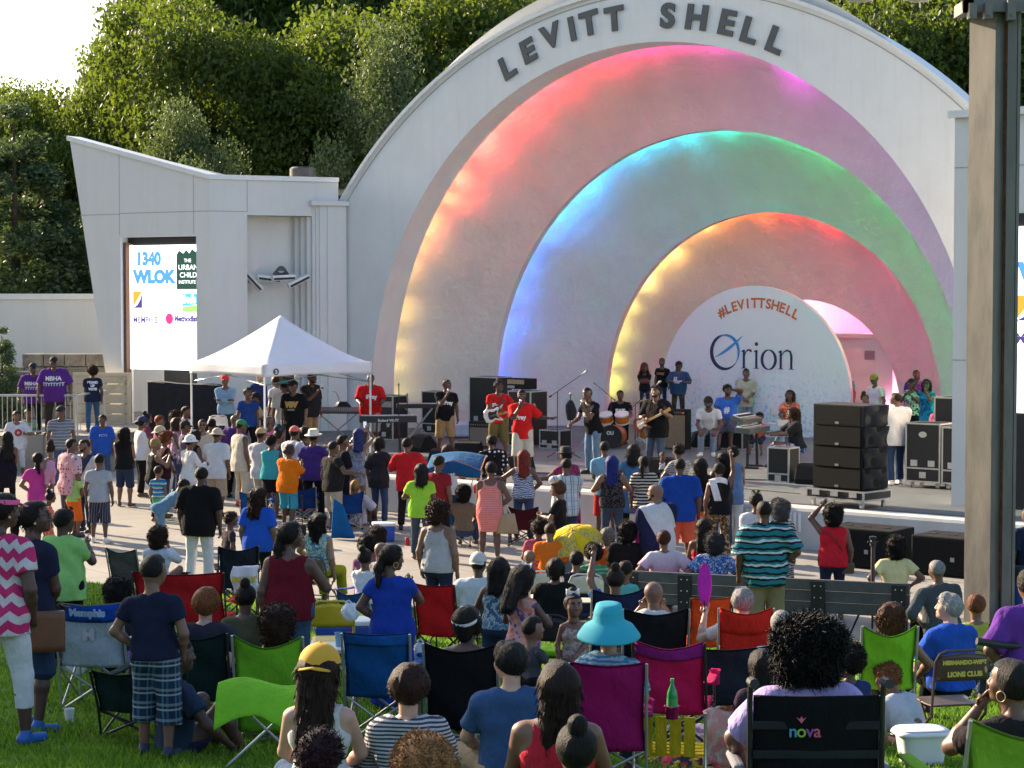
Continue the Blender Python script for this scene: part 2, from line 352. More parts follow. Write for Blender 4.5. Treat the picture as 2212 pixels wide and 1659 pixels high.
# front face: between the opening and the big outer arc
RO, ZO = 12.8, -.5
def outer(ang):   # point on outer arc in the same direction from the opening centre
    zc = 1.92; dx, dz = math.cos(ang), math.sin(ang); oz = zc - ZO
    B_ = oz * dz; t = -B_ + math.sqrt(B_ * B_ - oz * oz + RO * RO); return (dx * t, zc + dz * t)
m = MB(); inn = apath(9.03, 1.92); outp = []
for i, (x, z) in enumerate(inn):
    if z <= 1.92 + 1e-6: outp.append((12.35 if x > 0 else -12.35, z))
    else:
        p = outer(math.atan2(z - 1.92, x)); outp.append((max(-12.35, min(12.35, p[0])), p[1]))
k = len(inn)
m.add([(x, 0, z) for x, z in inn] + [(x, 0, z) for x, z in outp], [(j, j + 1, k + j + 1, k + j) for j in range(k - 1)])
m.build('arch_face', WHITE, shell)
m = MB(); arc = [(RO * math.cos(a_), ZO + RO * math.sin(a_)) for a_ in [R(28 + 124 * i / 90) for i in range(91)]]
def band(m, r0, r1, b0, b1):
    pts = []
    for i in range(91):
        a_ = R(30 + 120 * i / 90); c, s_ = math.cos(a_), math.sin(a_)
        pts.append([((RO + r0) * c, b0, ZO + (RO + r0) * s_), ((RO + r1) * c, b0, ZO + (RO + r1) * s_), ((RO + r1) * c, b1, ZO + (RO + r1) * s_), ((RO + r0) * c, b1, ZO + (RO + r0) * s_)])
    vs = [p for q in pts for p in q]; fs = [(i * 4 + j, i * 4 + (j + 1) % 4, (i + 1) * 4 + (j + 1) % 4, (i + 1) * 4 + j) for i in range(90) for j in range(4)]
    m.add(vs, fs + [(0, 1, 2, 3), (363, 362, 361, 360)])
band(m, -.03, .06, -.10, .45); m.build('coping', COPE, shell)
m = MB(); band(m, -.16, -.135, -.012, -.002); m.build('groove', GAP, shell)
# outer roof of the shell, stepping down to the back
m = MB(); P = []
for (r_, b_) in ((10.9, .02), (10.35, .42), (9.9, 3.2), (8.1, 6), (6.2, 8.4), (4.5, 11), (.2, 11.4)):
    zc_ = 1.9; P.append([(r_ * math.cos(math.pi * i / 60), b_, max(0, zc_ + r_ * math.sin(math.pi * i / 60))) for i in range(61)])
vs = [p for q in P for p in q]; m.add(vs, [(i * 61 + j, i * 61 + j + 1, (i + 1) * 61 + j + 1, (i + 1) * 61 + j) for i in range(len(P) - 1) for j in range(60)])
m.build('roof', WHITE, shell, smooth=True)
m = MB(); rings(m, [(9.03, 1.92, .002), (9.03, 1.92, .9), (9.68, 1.92, .92)]); m.build('soffit', WHITE, shell, smooth='auto')
names = ['outer_vault', 'middle_vault', 'inner_vault']
VMAT = mat('vault_plaster', (.66, .645, .63), .85, vary=.07, vs=.9, bs=.9, bd=.06, bsc=3.2)
for q in range(3):
    r0, z0, b0, sd0 = LIPS[q]; r1, z1, b1, sd1 = LIPS[q + 1]; rs, bs_ = r0 + .62, b0 + sd0 + .03
    sp = []
    for i in range(13):
        t = i / 12; th = t * math.pi / 2
        rr = .55 * (r1 + (rs - r1) * math.cos(th)) + .45 * (rs + (r1 - rs) * t); bb = .55 * (bs_ + (b1 - bs_) * math.sin(th)) + .45 * (bs_ + (b1 - bs_) * t)
        sp.append((rr, z0 + (z1 - z0) * t, bb))
    m = MB(); rings(m, sp); m.build(names[q], VMAT, shell, smooth=True)
    m = MB(); rings(m, [(r1, z1, b1 + .001), (r1, z1, b1 + sd1), (r1 + .64, z1, b1 + sd1 + .01)]); m.build('arch_lip', VMAT, shell, smooth='auto')
# back niche
m = MB(); rings(m, [(3.45, 1.6, 8.22), (3.4, 1.6, 10.6)]); m.add([(x, 10.6, z) for x, z in apath(3.4, 1.6)], [tuple(range(len(apath(3.4, 1.6))))]); m.build('niche', WHITE2, shell, smooth='auto')
m = MB(); m.box(.2, 2.6, 8.35, 9.6, STZ, 3.55); m.box(.0, 2.8, 8.2, 9.7, 3.552, 3.66); m.build('closet', WHITE2, shell, bevel=.01)
m = MB(); m.box(1.75, 2.05, 8.325, 8.348, 2.95, 3.2); m.build('vent', GREY, shell)
# lettering on the face: each letter stood upright on the arc
LET = MB()
LT = mat('letter_paint', (.085, .09, .095), .6)
def letter(ch, cxs, cys, size=.80, b=-.05):
    a_, z_ = onb(*((1100 + cxs / 1.7015) * .8848, (cys / 1.7015) * .8848), 0); ang = math.atan2(z_ - 1.92, a_) - math.pi / 2
    vs, fs = text2d(ch, size, .035); xs = [v[0] for v in vs]; ys = [v[1] for v in vs]; mx, my = (min(xs) + max(xs)) / 2, (min(ys) + max(ys)) / 2; sx = 1.12
    P = [((x - mx) * sx, y - my) for x, y in vs]; c, s_ = math.cos(ang), math.sin(ang)
    fr = [(a_ + x * c - y * s_, b, z_ + x * s_ + y * c) for x, y in P]
    n_ = len(fr); LET.add(fr, fs); bk = [(x, -.002, z) for x, _, z in fr]
    from collections import Counter
    ed = Counter()
    for f in fs:
        for i in range(len(f)): ed[tuple(sorted((f[i], f[(i + 1) % len(f)])))] += 1
    q = [e for e, c_ in ed.items() if c_ == 1]; base_ = n_
    LET.add(fr + bk, [(i, j, j + n_, i + n_) for i, j in q])
for ch, x_, y_ in [('L', 240, 277), ('E', 326, 210), ('V', 419, 150), ('I', 507, 120), ('T', 578, 96), ('T', 682, 78), ('S', 905, 65), ('H', 1025, 72), ('E', 1152, 94), ('L', 1247, 127), ('L', 1355, 168)]: letter(ch, x_, y_)
LET.build('lettering', LT, shell)
# coloured LED coves behind each lip
def lerpc(stops, t):
    for (t0, c0), (t1, c1) in zip(stops, stops[1:]):
        if t <= t1: k_ = (t - t0) / (t1 - t0 + 1e-9); return tuple(a_ + (b_ - a_) * k_ for a_, b_ in zip(c0, c1))
    return stops[-1][1]
# t runs from the left foot (0) over the top (.5) to the right foot (1)
LC = [[(0, (1, .75, .2)), (.10, (1, .6, .15)), (.16, (1, .25, .08)), (.22, (1, .06, .03)), (.42, (1, .02, .05)), (.5, (1, .02, .25)), (.6, (1, .03, .9)), (.72, (.5, .12, 1)), (.85, (.35, .28, 1)), (1, (.3, .3, 1))],
      [(0, (.03, .10, 1)), (.2, (.04, .22, 1)), (.33, (.03, .40, 1)), (.42, (.02, .7, 1)), (.5, (.0, .85, .5)), (.62, (.02, .8, .2)), (.8, (.06, 1, .12)), (1, (.2, 1, .2))],
      [(0, (.95, 1, .12)), (.15, (1, .8, .2)), (.32, (1, .45, .10)), (.43, (1, .20, .02)), (.50, (1, .04, .03)), (.62, (1, .02, .05)), (.8, (1, .03, .2)), (1, (1, .08, .35))]]
LP = [30, 26, 20]; PW = [4.2, 5.2, 4.4]
for q in range(3):
    r0, z0, b0, sd0 = LIPS[q]
    for i in range(LP[q]):
        t = (i + .5) / LP[q]; a_ = math.pi * (1 - t); j = .75 + .5 * random.random()
        if q == 0: j *= .35 if t < .14 else 1.9 if t < .66 else 1.2
        if q == 2: j *= .45 if t < .35 else 1.2
        if q == 0 and t > .78: j *= .6
        L = bpy.data.lights.new('led', 'AREA'); L.shape = 'RECTANGLE'; L.size = math.pi * (r0 + .3) / LP[q] * (.7 + .35 * random.random()); L.size_y = .10; L.energy = PW[q] * j * .72 * (.5 if t < .2 else 1.0 if t < .55 else 1.7); L.color = lerpc(LC[q], t); L.spread = R(120)
        o = bpy.data.objects.new('led_light', L); C.objects.link(o); rr = r0 + .26; o.location = st(rr * math.cos(a_), b0 + sd0 + .05, z0 + rr * math.sin(a_))
        dirv = NV * 1.0 + (UV * math.cos(a_) + Vector((0, 0, 1)) * math.sin(a_)) * .8
        tn = Vector((0, 0, 1)) * math.cos(a_) - UV * math.sin(a_); zz_ = (-dirv).normalized(); xx_ = (tn - zz_ * tn.dot(zz_)).normalized(); o.rotation_euler = Matrix((xx_, zz_.cross(xx_), zz_)).transposed().to_euler()
for q in range(3):      # narrow beams that streak the plaster just inside each lip
    r0, z0, b0, sd0 = LIPS[q]; n_ = LP[q] * 3
    for i in range(n_):
        t = (i + random.random()) / n_; a_ = math.pi * (1 - t); j = .25 + 1.1 * random.random() ** 2
        if q == 0: j *= .5 if t < .14 else 1.6 if t < .62 else 1.0
        if q == 2: j *= .7 if t < .35 else 1.3
        L = bpy.data.lights.new('led', 'AREA'); L.size = .25; L.energy = j * .95 * (.35 if t < .2 else 1 if t < .55 else 1.8); L.color = lerpc(LC[q], t); L.spread = R(62); o = bpy.data.objects.new('led_light', L); C.objects.link(o); rr = r0 + .22; o.location = st(rr * math.cos(a_), b0 + sd0 + .06, z0 + rr * math.sin(a_))
        o.rotation_euler = (-(NV + (UV * math.cos(a_) + Vector((0, 0, 1)) * math.sin(a_)) * random.uniform(-.15, .2))).to_track_quat('Z', 'Y').to_euler()
for (a_, b_, z_, e, c) in ((2.2, 8.5, 4.2, 80, (1, .24, .46)), (-1.5, 8.6, 4.0, 60, (1, .28, .48)), (2.9, 8.3, 1.5, 45, (1, .32, .55))):
    L = bpy.data.lights.new('niche_lamp', 'AREA'); L.size = .4; L.energy = e; L.color = c; o = bpy.data.objects.new('led_light', L); C.objects.link(o); o.location = st(a_, b_, z_)
    o.rotation_euler = (-(NV * .8 - UV * .2 + Vector((0, 0, .2)))).to_track_quat('Z', 'Y').to_euler()
# ---- round sponsor banner standing in the inner arch
ban = empty('banner', (P0.x, P0.y, 0), ROT, 'round-topped white sponsor banner with blue lettering standing behind the band', 'banner')
def banner_mat():
    m, nt, b = base('banner_print', (.78, .8, .83), .6); tc = N(nt, 'TexCoord'); sx = N(nt, 'SeparateXYZ'); nt.links.new(tc.outputs['Object'], sx.inputs[0])
    vo = N(nt, 'TexNoise', Scale=11, Detail=4, Roughness=.75); nt.links.new(tc.outputs['Object'], vo.inputs['Vector'])
    h = math_(nt, 'DIVIDE', math_(nt, 'SUBTRACT', 3.6, sx.outputs[2]), 2.8); v = math_(nt, 'ADD', vo.outputs[0], math_(nt, 'MULTIPLY', math_(nt, 'MAXIMUM', h, 0), .22))
    nt.links.new(ramp(nt, v, [(.6, (.78, .80, .84)), (.72, (.62, .72, .84)), (.80, (.35, .52, .74)), (.92, (.12, .27, .55))]), b.inputs['Base Color']); return m
m = MB(); pp = [(x, z) for x, z in apath(2.96, 2.02, STZ + .01, 1)]; m.prism([(x, 5.3, z) for x, z in pp], (0, .14, 0)); m.build('panel', banner_mat(), ban)
NAVY = mat('navy_print', (.025, .035, .10), .6); SKYB = mat('blue_print', (.05, .30, .62), .6); ORNG = mat('orange_print', (.62, .17, .05), .6)
t_ = MB()
def flat(mb, vs, fs, ox, oz, sx=1, sz=1, rot=0, b=5.29):
    c, s_ = math.cos(rot), math.sin(rot); mb.add([(ox + x * sx * c - y * sz * s_, b, oz + x * sx * s_ + y * sz * c) for x, y in vs], fs)
for i, ch in enumerate('#LEVITTSHELL'):
    th = R(118 - i * 4.9 - 2); vs, fs = text2d(ch, .36, .012); rr = 2.42; flat(t_, vs, fs, rr * math.cos(th) * 1.0 + .12, 1.98 + rr * math.sin(th), rot=th - math.pi / 2)
t_.build('hashtag_lettering', ORNG, ban)
def stroke(mb, pts, ws, ox, oz, sc, b=5.288):
    n_ = len(pts); V = []
    for i, (x, y) in enumerate(pts):
        dx = pts[min(i + 1, n_ - 1)][0] - pts[max(i - 1, 0)][0]; dy = pts[min(i + 1, n_ - 1)][1] - pts[max(i - 1, 0)][1]; L_ = math.hypot(dx, dy) or 1; w_ = ws[i] / 2
        V += [(ox + (x - dy / L_ * w_) * sc, b, oz + (y + dx / L_ * w_) * sc), (ox + (x + dy / L_ * w_) * sc, b, oz + (y - dx / L_ * w_) * sc)]
    mb.add(V, [(2 * i, 2 * i + 1, 2 * i + 3, 2 * i + 2) for i in range(n_ - 1)])
# serif word: O drawn as a thick-thin ring with a blue sweep, then r i o n
ox0, oz0 = 0, 0; a = MB(); bl = MB()
ell = [(.62 + .62 * math.cos(R(d)), .62 + .66 * math.sin(R(d))) for d in range(75, 330, 8)]
stroke(a, ell, [.02 + .14 * math.sin(math.pi * i / (len(ell) - 1)) for i in range(len(ell))], ox0, oz0, 1)
ell = [(.62 + .62 * math.cos(R(d)), .62 + .66 * math.sin(R(d))) for d in range(115, -38, -8)]
stroke(bl, ell, [.02 + .11 * math.sin(math.pi * i / (len(ell) - 1)) for i in range(len(ell))], ox0, oz0, 1, 5.286)
sw = [(.18 + 1.22 * t, .42 + .55 * t + .28 * t * t) for t in [i / 14 for i in range(15)]]
stroke(bl, sw, [.02 + .10 * math.sin(math.pi * min(1, i / 14 * 1.0)) for i in range(15)], ox0, oz0, 1, 5.284)
def serif_stem(x, h, w_=.10, top=True):
    a.add([(ox0 + x, 5.288, oz0), (ox0 + x + w_, 5.288, oz0), (ox0 + x + w_, 5.288, oz0 + h), (ox0 + x, 5.288, oz0 + h)], [(0, 1, 2, 3)])
    a.add([(ox0 + x - .07, 5.287, oz0 - .0), (ox0 + x + w_ + .07, 5.287, oz0), (ox0 + x + w_ + .07, 5.287, oz0 + .025), (ox0 + x - .07, 5.287, oz0 + .025)], [(0, 1, 2, 3)])
    if top: a.add([(ox0 + x - .08, 5.286, oz0 + h - .07), (ox0 + x + .02, 5.286, oz0 + h - .09), (ox0 + x + .02, 5.286, oz0 + h + .0)], [(0, 1, 2)])
serif_stem(1.42, .72); stroke(a, [(1.50, .48), (1.56, .64), (1.66, .72), (1.78, .70), (1.80, .64)], [.03, .05, .07, .09, .08], ox0, oz0, 1)
serif_stem(1.98, .72); a.add([(ox0 + 2.03 + .075 * math.cos(k_), 5.288, oz0 + .95 + .075 * math.sin(k_)) for k_ in [i * .524 for i in range(12)]], [tuple(range(12))])
ell = [(2.58 + .30 * math.cos(R(d)), .36 + .37 * math.sin(R(d))) for d in range(90, 451, 12)]
stroke(a, ell, [.035 + .09 * abs(math.cos(R(d))) for d in range(90, 451, 12)], ox0, oz0, 1)
serif_stem(3.06, .72); serif_stem(3.52, .5, top=False); stroke(a, [(3.14, .52), (3.24, .66), (3.38, .73), (3.52, .68), (3.575, .50), (3.575, .3)], [.03, .05, .07, .09, .10, .10], ox0, oz0, 1)
lx_, lz_ = onb(1537, 794, 5.29)
for mb_ in (a, bl): mb_.v = [(lx_ + x * .70, y, lz_ + z * .70) for x, y, z in mb_.v]
a.build('logo_lettering', NAVY, ban); bl.build('logo_sweep', SKYB, ban)
# ================================================================ left wing (world coordinates)
def wall_frame(A, B):
    A = Vector(A); B = Vector(B); d = (B - A); nrm = Vector((d.y, -d.x, 0)).normalized()   # towards the camera
    if nrm.y > 0: nrm = -nrm
    return A, d, nrm
def wpoly(m, fr, pts, off, th, mi=0):
    A, d, nr = fr; m.prism([A + d * t + nr * off + Vector((0, 0, z)) for t, z in pts], -nr * th, mi)
wing = empty('stage_wing', (-8.2, 53.5, 0), 0, 'white angular wing building with a tall video screen left of the band shell', 'building')
def wb(m, name, mt, **kw):
    o = m.build(name, mt, wing, **kw); o.location = -wing.location; return o
LW = wall_frame((-12.26, 55.9, 0), (-8.2, 53.5, 0)); RW = wall_frame((-8.2, 53.5, 0), (-4.84, 55.0, 0))
def topz(t): return 9.12 + (7.87 - 9.12) * (t + .07) / 1.07
m = MB()
wpoly(m, LW, [(-.07, topz(-.07)), (.30, 0), (.324, 0), (.324, topz(.324))], 0, .5)
wpoly(m, LW, [(.324, 6.35), (.899, 6.35), (.899, topz(.899)), (.324, topz(.324))], 0, .5)
wpoly(m, LW, [(.899, 0), (1, 0), (1, topz(1)), (.899, topz(.899))], 0, .5)
wpoly(m, RW, [(0, 0), (.284, 0), (.284, 7.87), (0, 7.87)], 0, 1.2)
wpoly(m, RW, [(.284, 6.92), (1.0, 6.92), (1.0, 7.87), (.284, 7.87)], 0, 1.2)
wpoly(m, RW, [(.285, 0), (1.3, 0), (1.3, 6.919), (.285, 6.919)], -.75, .44)
wb(m, 'wall', WHITE2)
m = MB()
for i, (t0, t1, off) in enumerate([(.70, .73, -.5), (.73, .76, -.3), (.76, .79, -.1), (.79, .815, .02), (.815, .84, .07), (.84, .90, .11), (.90, 1.05, .15)]):
    wpoly(m, RW, [(t0, 0), (t1, 0), (t1, 6.9 if i < 3 else 7.2), (t0, 6.9 if i < 3 else 7.2)], off, .9)
wb(m, 'fluted_pilaster', WHITE2)
m = MB(); wpoly(m, RW, [(.77, 7.202), (1.07, 7.202), (1.07, 7.34), (.77, 7.34)], .22, .8); wb(m, 'capital', WHITE2, bevel=.02)
m = MB()
wpoly(m, LW, [(-.085, topz(-.07)), (1.0, topz(1)), (1.0, topz(1) + .13), (-.085, topz(-.07) + .13)], .06, .6)
wpoly(m, RW, [(-.01, 7.872), (1.0, 7.872), (1.0, 8.0), (-.01, 8.0)], .06, .6)
A_ = LW[0] + LW[1] * -.05; m.prism([(A_.x, A_.y, 8.9), (-7.86, 57.2, 7.87), (-7.86, 57.2, 8.1), (A_.x, A_.y, 9.2)], (.05, .25, 0))
wb(m, 'coping', COPE)
m = MB(); m.add([(A_.x, A_.y + .1, 8.75), (-8.2, 53.8, 7.7), (-4.6, 55.3, 7.7), (-5, 59, 7.7), (-7.9, 57.3, 7.72)], [(0, 1, 2, 3, 4)]); wb(m, 'roof', mat('roof_membrane', (.2, .19, .18), .9))
m = MB()
for t0, t1, z in ((.10 + 0, .324, 6.98), (.324, 1.0, 7.0)): wpoly(m, LW, [(t0 - .09 if t0 < .3 else t0, z), (t1, z), (t1, z + .022), (t0 - .09 if t0 < .3 else t0, z + .022)], .003, .004)
for t in (.316, .88): wpoly(m, LW, [(t, 6.4), (t + .004, 6.4), (t + .004, topz(t)), (t, topz(t))], .003, .004)
wpoly(m, RW, [(.0, 7.0), (.284, 7.0), (.284, 7.022), (.0, 7.022)], .003, .004); wpoly(m, RW, [(.284, 7.0), (.290, 7.0), (.290, 7.85), (.284, 7.85)], .003, .004)
wb(m, 'joint', GAP)
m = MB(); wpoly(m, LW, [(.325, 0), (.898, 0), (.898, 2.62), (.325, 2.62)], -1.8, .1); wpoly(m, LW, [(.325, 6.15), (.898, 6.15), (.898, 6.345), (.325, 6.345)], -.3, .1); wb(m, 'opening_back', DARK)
m = MB(); wpoly(m, LW, [(.325, 0), (.345, 0), (.345, 6.2), (.325, 6.2)], -.1, .2); wb(m, 'opening_jamb', mat('rust_post', (.16, .075, .035), .6))
SCR = emis('lit_screen', (.93, .95, 1), .95)
m = MB(); wpoly(m, LW, [(.352, 2.66), (.898, 2.66), (.898, 6.12), (.352, 6.12)], -.22, .08); scr = wb(m, 'video_screen', SCR)
def on_wall(fr, t, z, off): return fr[0] + fr[1] * t + fr[2] * off + Vector((0, 0, z))
def wtext(fr, s, t, z, size, off, mt, name, parent, sx=1, bold=.01, align='LEFT', loc0=None, rot=0):
    vs, fs = text2d(s, size, bold, align); u_ = fr[1].normalized(); o_ = on_wall(fr, t, z, off); mb = MB(); mb.add([o_ + u_ * x * sx + Vector((0, 0, y)) for x, y in vs], fs)
    o = mb.build(name, mt, parent); return o
def wflat(mb, fr, pts, off):   # pts (t,z)
    mb.add([on_wall(fr, t, z, off) for t, z in pts], [tuple(range(len(pts)))])
def em(c, s_=1.0): return emis('screen_ink', c, s_)
IB = em((.08, .25, .70), .55); IG = em((.015, .05, .035), .6); IW = em((.9, .95, .95), .9); IN = em((.06, .04, .16), .6); IO = em((.9, .25, .03), .7); IR = em((.75, .03, .14), .7); IGR = em((.55, .56, .60), .8); IC = em((.05, .35, .85), .7); IL = em((.25, .65, .12), .7)
def screen_content(fr, t0, t1, zb, zt, off, parent, cull=None):
    W = t1 - t0; H = zt - zb; X = lambda u_: t0 + W * u_; Z = lambda v: zb + H * v; ch = []
    L_ = fr[1].length * W
    T = lambda s, u_, v, size, mt, sx=1, bold=.01: ch.append(wtext(fr, s, X(u_), Z(v), size * L_ / 2.4, off + .02, mt, 'screen_lettering', parent, sx, bold * L_ / 2.4))
    T('1340', .10, .845, .44, IB, .95, .03); T('WLOK', .07, .70, .44, IB, 1.02, .035)
    mb = MB(); wflat(mb, fr, [(X(.665), Z(.645)), (X(1), Z(.645)), (X(1), Z(.955)), (X(.95), Z(.965)), (X(.93), Z(.94)), (X(.88), Z(.965)), (X(.84), Z(.93)), (X(.80), Z(.96)), (X(.76), Z(.93)), (X(.70), Z(.955)), (X(.665), Z(.92))], off + .012); o = mb.build('screen_block', IG, parent); ch.append(o)
    T('THE', .77, .86, .13, IW, 1, 0); T('URBAN', .69, .80, .19, IW, 1.05, 0); T('CHILD', .71, .74, .185, IW, 1.05, 0); T('INSTITUTE', .695, .69, .125, IW, .95, 0)
    mb = MB(); wflat(mb, fr, [(X(.05), Z(.50)), (X(.18), Z(.63)), (X(.05), Z(.63))], off + .012); ch.append(mb.build('screen_block', IO, parent))
    mb = MB(); wflat(mb, fr, [(X(.05), Z(.495)), (X(.18), Z(.495)), (X(.18), Z(.625)), (X(.15), Z(.56)), (X(.11), Z(.52))], off + .012); ch.append(mb.build('screen_block', IN, parent))
    T('FIRST', .21, .57, .22, IGR, 1, 0); T('TENNESSEE', .20, .505, .20, IGR, .85, 0)
    mb = MB(); wflat(mb, fr, [(X(.74), Z(.51)), (X(1), Z(.53)), (X(1), Z(.61)), (X(.74), Z(.61))], off + .012); ch.append(mb.build('screen_block', IC, parent))
    mb = MB(); wflat(mb, fr, [(X(.74), Z(.465)), (X(1), Z(.465)), (X(1), Z(.525)), (X(.74), Z(.505))], off + .012); ch.append(mb.build('screen_block', IL, parent))
    T("fred's", .755, .54, .26, IW, .72, .02); T('MEMPHIS', .05, .375, .23, IN, .9, .006)
    mb = MB(); wflat(mb, fr, [(X(.56) + W * .055 * math.cos(k_), Z(.41) + H * .045 * math.sin(k_)) for k_ in [i * .524 for i in range(12)]], off + .012); ch.append(mb.build('screen_block', IR, parent))
    T('Methodist', .63, .39, .21, IN, .9, .012); T('Comprehensive', .63, .30, .085, IGR, .95, .002); T('Sickle Cell Center', .63, .268, .085, IGR, .8, .002); T('~~~~~', .12, .29, .12, IR, 1, .002)
    return ch
for o in screen_content(LW, .352, .898, 2.66, 6.12, -.215, scr): pass
# utility roof fan on the wing
m = MB(); m.lathe([(.0, 8.0), (.36, 8.0), (.36, 8.28), (.30, 8.33), (0, 8.33)], 16, Matrix.Translation((-5.9, 55.6, 0)), caps=False); wb(m, 'roof_vent', mat('dark_vent', (.06, .06, .06), .5), smooth='auto')
# flood bars in the recess
for i, (px, py, rot) in enumerate([(547, 608, -.8), (580, 602, -.12), (612, 600, .05), (645, 607, .45)]):
    p = on_wall(RW, 0, 0, -.3); Y = 54.3; q = at(px, py, Y); e = empty('flood_light', q, math.atan2(RW[1].y, RW[1].x), ['grey bar floodlight drooping at the left of the recess', 'grey bar floodlight on the recess wall, second from its left', 'grey bar floodlight under a coil of cable in the recess', 'grey bar floodlight tilted up at the right of the recess'][i], 'floodlight', 'bar floodlights in the wing recess')
    M_ = Matrix.Rotation(-rot, 4, 'Y'); m = MB(); m.box(-.33, .33, -.10, .10, -.075, .075, 0, M_); m.build('housing', mat('light_housing', (.7, .7, .68), .5), e, bevel=.01)
    m = MB(); m.box(-.30, .30, -.112, -.102, -.055, .005, 0, M_); m.build('lens', DARK, e); m = MB(); m.box(-.03, .03, .08, .42, -.03, .03, 0, M_); m.build('bracket', GREY, e)
m = MB(); q = at(607, 592, 54.5)
for k_ in range(7): m.tube([q + Vector((.22 * math.cos(i * .6) * (1 - .08 * k_), .02 * k_ - .05, .10 * math.sin(i * .6) + .02 * k_)) for i in range(12)], .012, 5)
m.tube([q + Vector((0, .05, 0)), q + Vector((0, .3, -.02))], .02, 5)
setp(m.build('cable_coil', mat('grey_cable', (.12, .12, .12), .6)), 'grey coiled cable above the floodlights in the recess', 'cable')
# door seen under the tent
e = empty('back_door', (-6.35, 55.05, STZ), math.atan2(1.5, 3.36), 'dark doorway with a brown frame behind the white tent', 'door'); m = MB(); m.box(-.1, .55, -.03, .03, 0, 2.1); m.build('panel', DARK, e); m = MB(); m.box(-.2, -.1, -.06, .04, 0, 2.2); m.box(.55, .65, -.06, .04, 0, 2.2); m.box(-.2, .65, -.06, .04, 2.1, 2.2); m.build('frame', mat('brown_frame', (.16, .09, .04), .6), e)
# ---- right wing
rw = empty('stage_wing', (P0.x, P0.y, 0), ROT, 'white right wing building half hidden by the steel column', 'building')
a_s, _ = onb(2193, 600, -7.6)
m = MB(); m.box(12.1, 24, -7.8, -7.3, .0, 7.87); m.box(12.1, 12.6, -7.298, 1.5, STZ, 7.87); m.build('wall', WHITE2, rw)
m = MB(); m.box(12.1, 24, -7.805, -7.8, 6.98, 7.0); m.box(12.1, 13, -7.806, -7.8, 3.55, 3.57); m.build('joint', GAP, rw)
m = MB(); m.box(12.0, 24, -7.9, -7.0, 7.872, 8.0); m.build('coping', COPE, rw)
m = MB(); m.box(a_s - .02, a_s + 2.8, -7.84, -7.81, .96, 6.15); m.build('opening_back', DARK, rw)
m = MB(); m.box(a_s + .03, a_s + 2.6, -7.88, -7.842, 2.66, 5.92); rs = m.build('video_screen', SCR, rw)
FR2 = (Vector((a_s + .03, -7.88, 0)), Vector((2.57, 0, 0)), Vector((0, -1, 0))); screen_content(FR2, 0.0, 1.0, 2.66, 5.92, .0, rs)
# ================================================================ left background: terrace, walls, gate, rail
m = MB(); m.prism([(-30, 50.5, 0), (-10.25, 50.5, 0), (-9.6, 54.4, 0), (-9.6, 62, 0), (-30, 62, 0)], (0, 0, 1.12)); setp(m.build('terrace', CONC), kind='structure')
lw_ = empty('long_wall', (-20, 61, 0), 0, 'long cream painted wall behind the terrace left of the wing', 'wall')
m = MB(); m.box(-12, 9.2, 0, .3, 0, 4.6); m.build('wall', WHITE2, lw_); m = MB(); m.box(-12, 9.2, -.06, .36, 4.602, 4.78); m.build('coping', COPE, lw_)
BLK = mat('weathered_block', (.20, .18, .15), .9, vary=.45, vs=2.2, bs=.8, bd=.05, bsc=7)
bw = empty('block_wall', (-12.2, 57.5, 0), 0, 'brown weathered concrete block retaining wall behind the purple shirts', 'wall')
m = MB()
for r_ in range(5):
    for c_ in range(9):
        z = 1.13 + r_ * .38; x = -4.6 + c_ * .62 + (r_ % 2) * .05
        if r_ == 4 and c_ < 4: continue
        m.box(x, x + .6, random.uniform(-.03, .03), .6, z, z + .36)
m.build('blocks', BLK, bw, bevel=.02)
BEI = mat('beige_fence', (.55, .47, .33), .7, vary=.08)
gt = empty('board_gate', (-12.25, 55.0, 1.12), 0, 'beige board gate with a diagonal brace beside the wing', 'gate')
m = MB()
for i in range(5): m.box(0, 1.55, 0, .03, .02 + i * .28, .28 + i * .28)
m.build('boards', BEI, gt); m = MB(); m.box(-.03, .07, -.04, 0, 0, 1.45); m.box(1.48, 1.58, -.04, 0, 0, 1.45); m.box(.07, 1.48, -.04, 0, 1.36, 1.45); m.bar((.1, -.02, .05), (1.45, -.02, 1.3), .1, .035); m.build('frame', BEI, gt)
ra = empty('hand_rail', (-15.5, 50.6, 1.12), 0, 'grey vertical-bar railing along the terrace edge at the far left', 'railing')
RAILM = mat('galvanised_rail', (.48, .47, .44), .45, .3); m = MB(); m.tube([(-3, 0, 1.03), (4.3, 0, 1.03)], .03); m.tube([(-3, 0, .1), (4.3, 0, .1)], .02); m.build('top_rail', RAILM, ra, smooth='auto')
m = MB()
for i in range(60): m.tube([(-3 + i * .125, 0, .1), (-3 + i * .125, 0, 1.03)], .011, 5)
m.build('bars', RAILM, ra)
m = MB(); 
for x in (-3, -.5, 1.9, 4.3): m.tube([(x, 0, 0), (x, 0, 1.03)], .028)
m.tube([(-3, .0, 1.03), (-1.0, 3.4, 1.5), (2.2, 3.6, 1.5)], .025); m.tube([(4.3, 0, 1.03), (4.5, 2.5, 1.03), (4.5, 2.5, 0)], .028); m.build('posts', RAILM, ra)
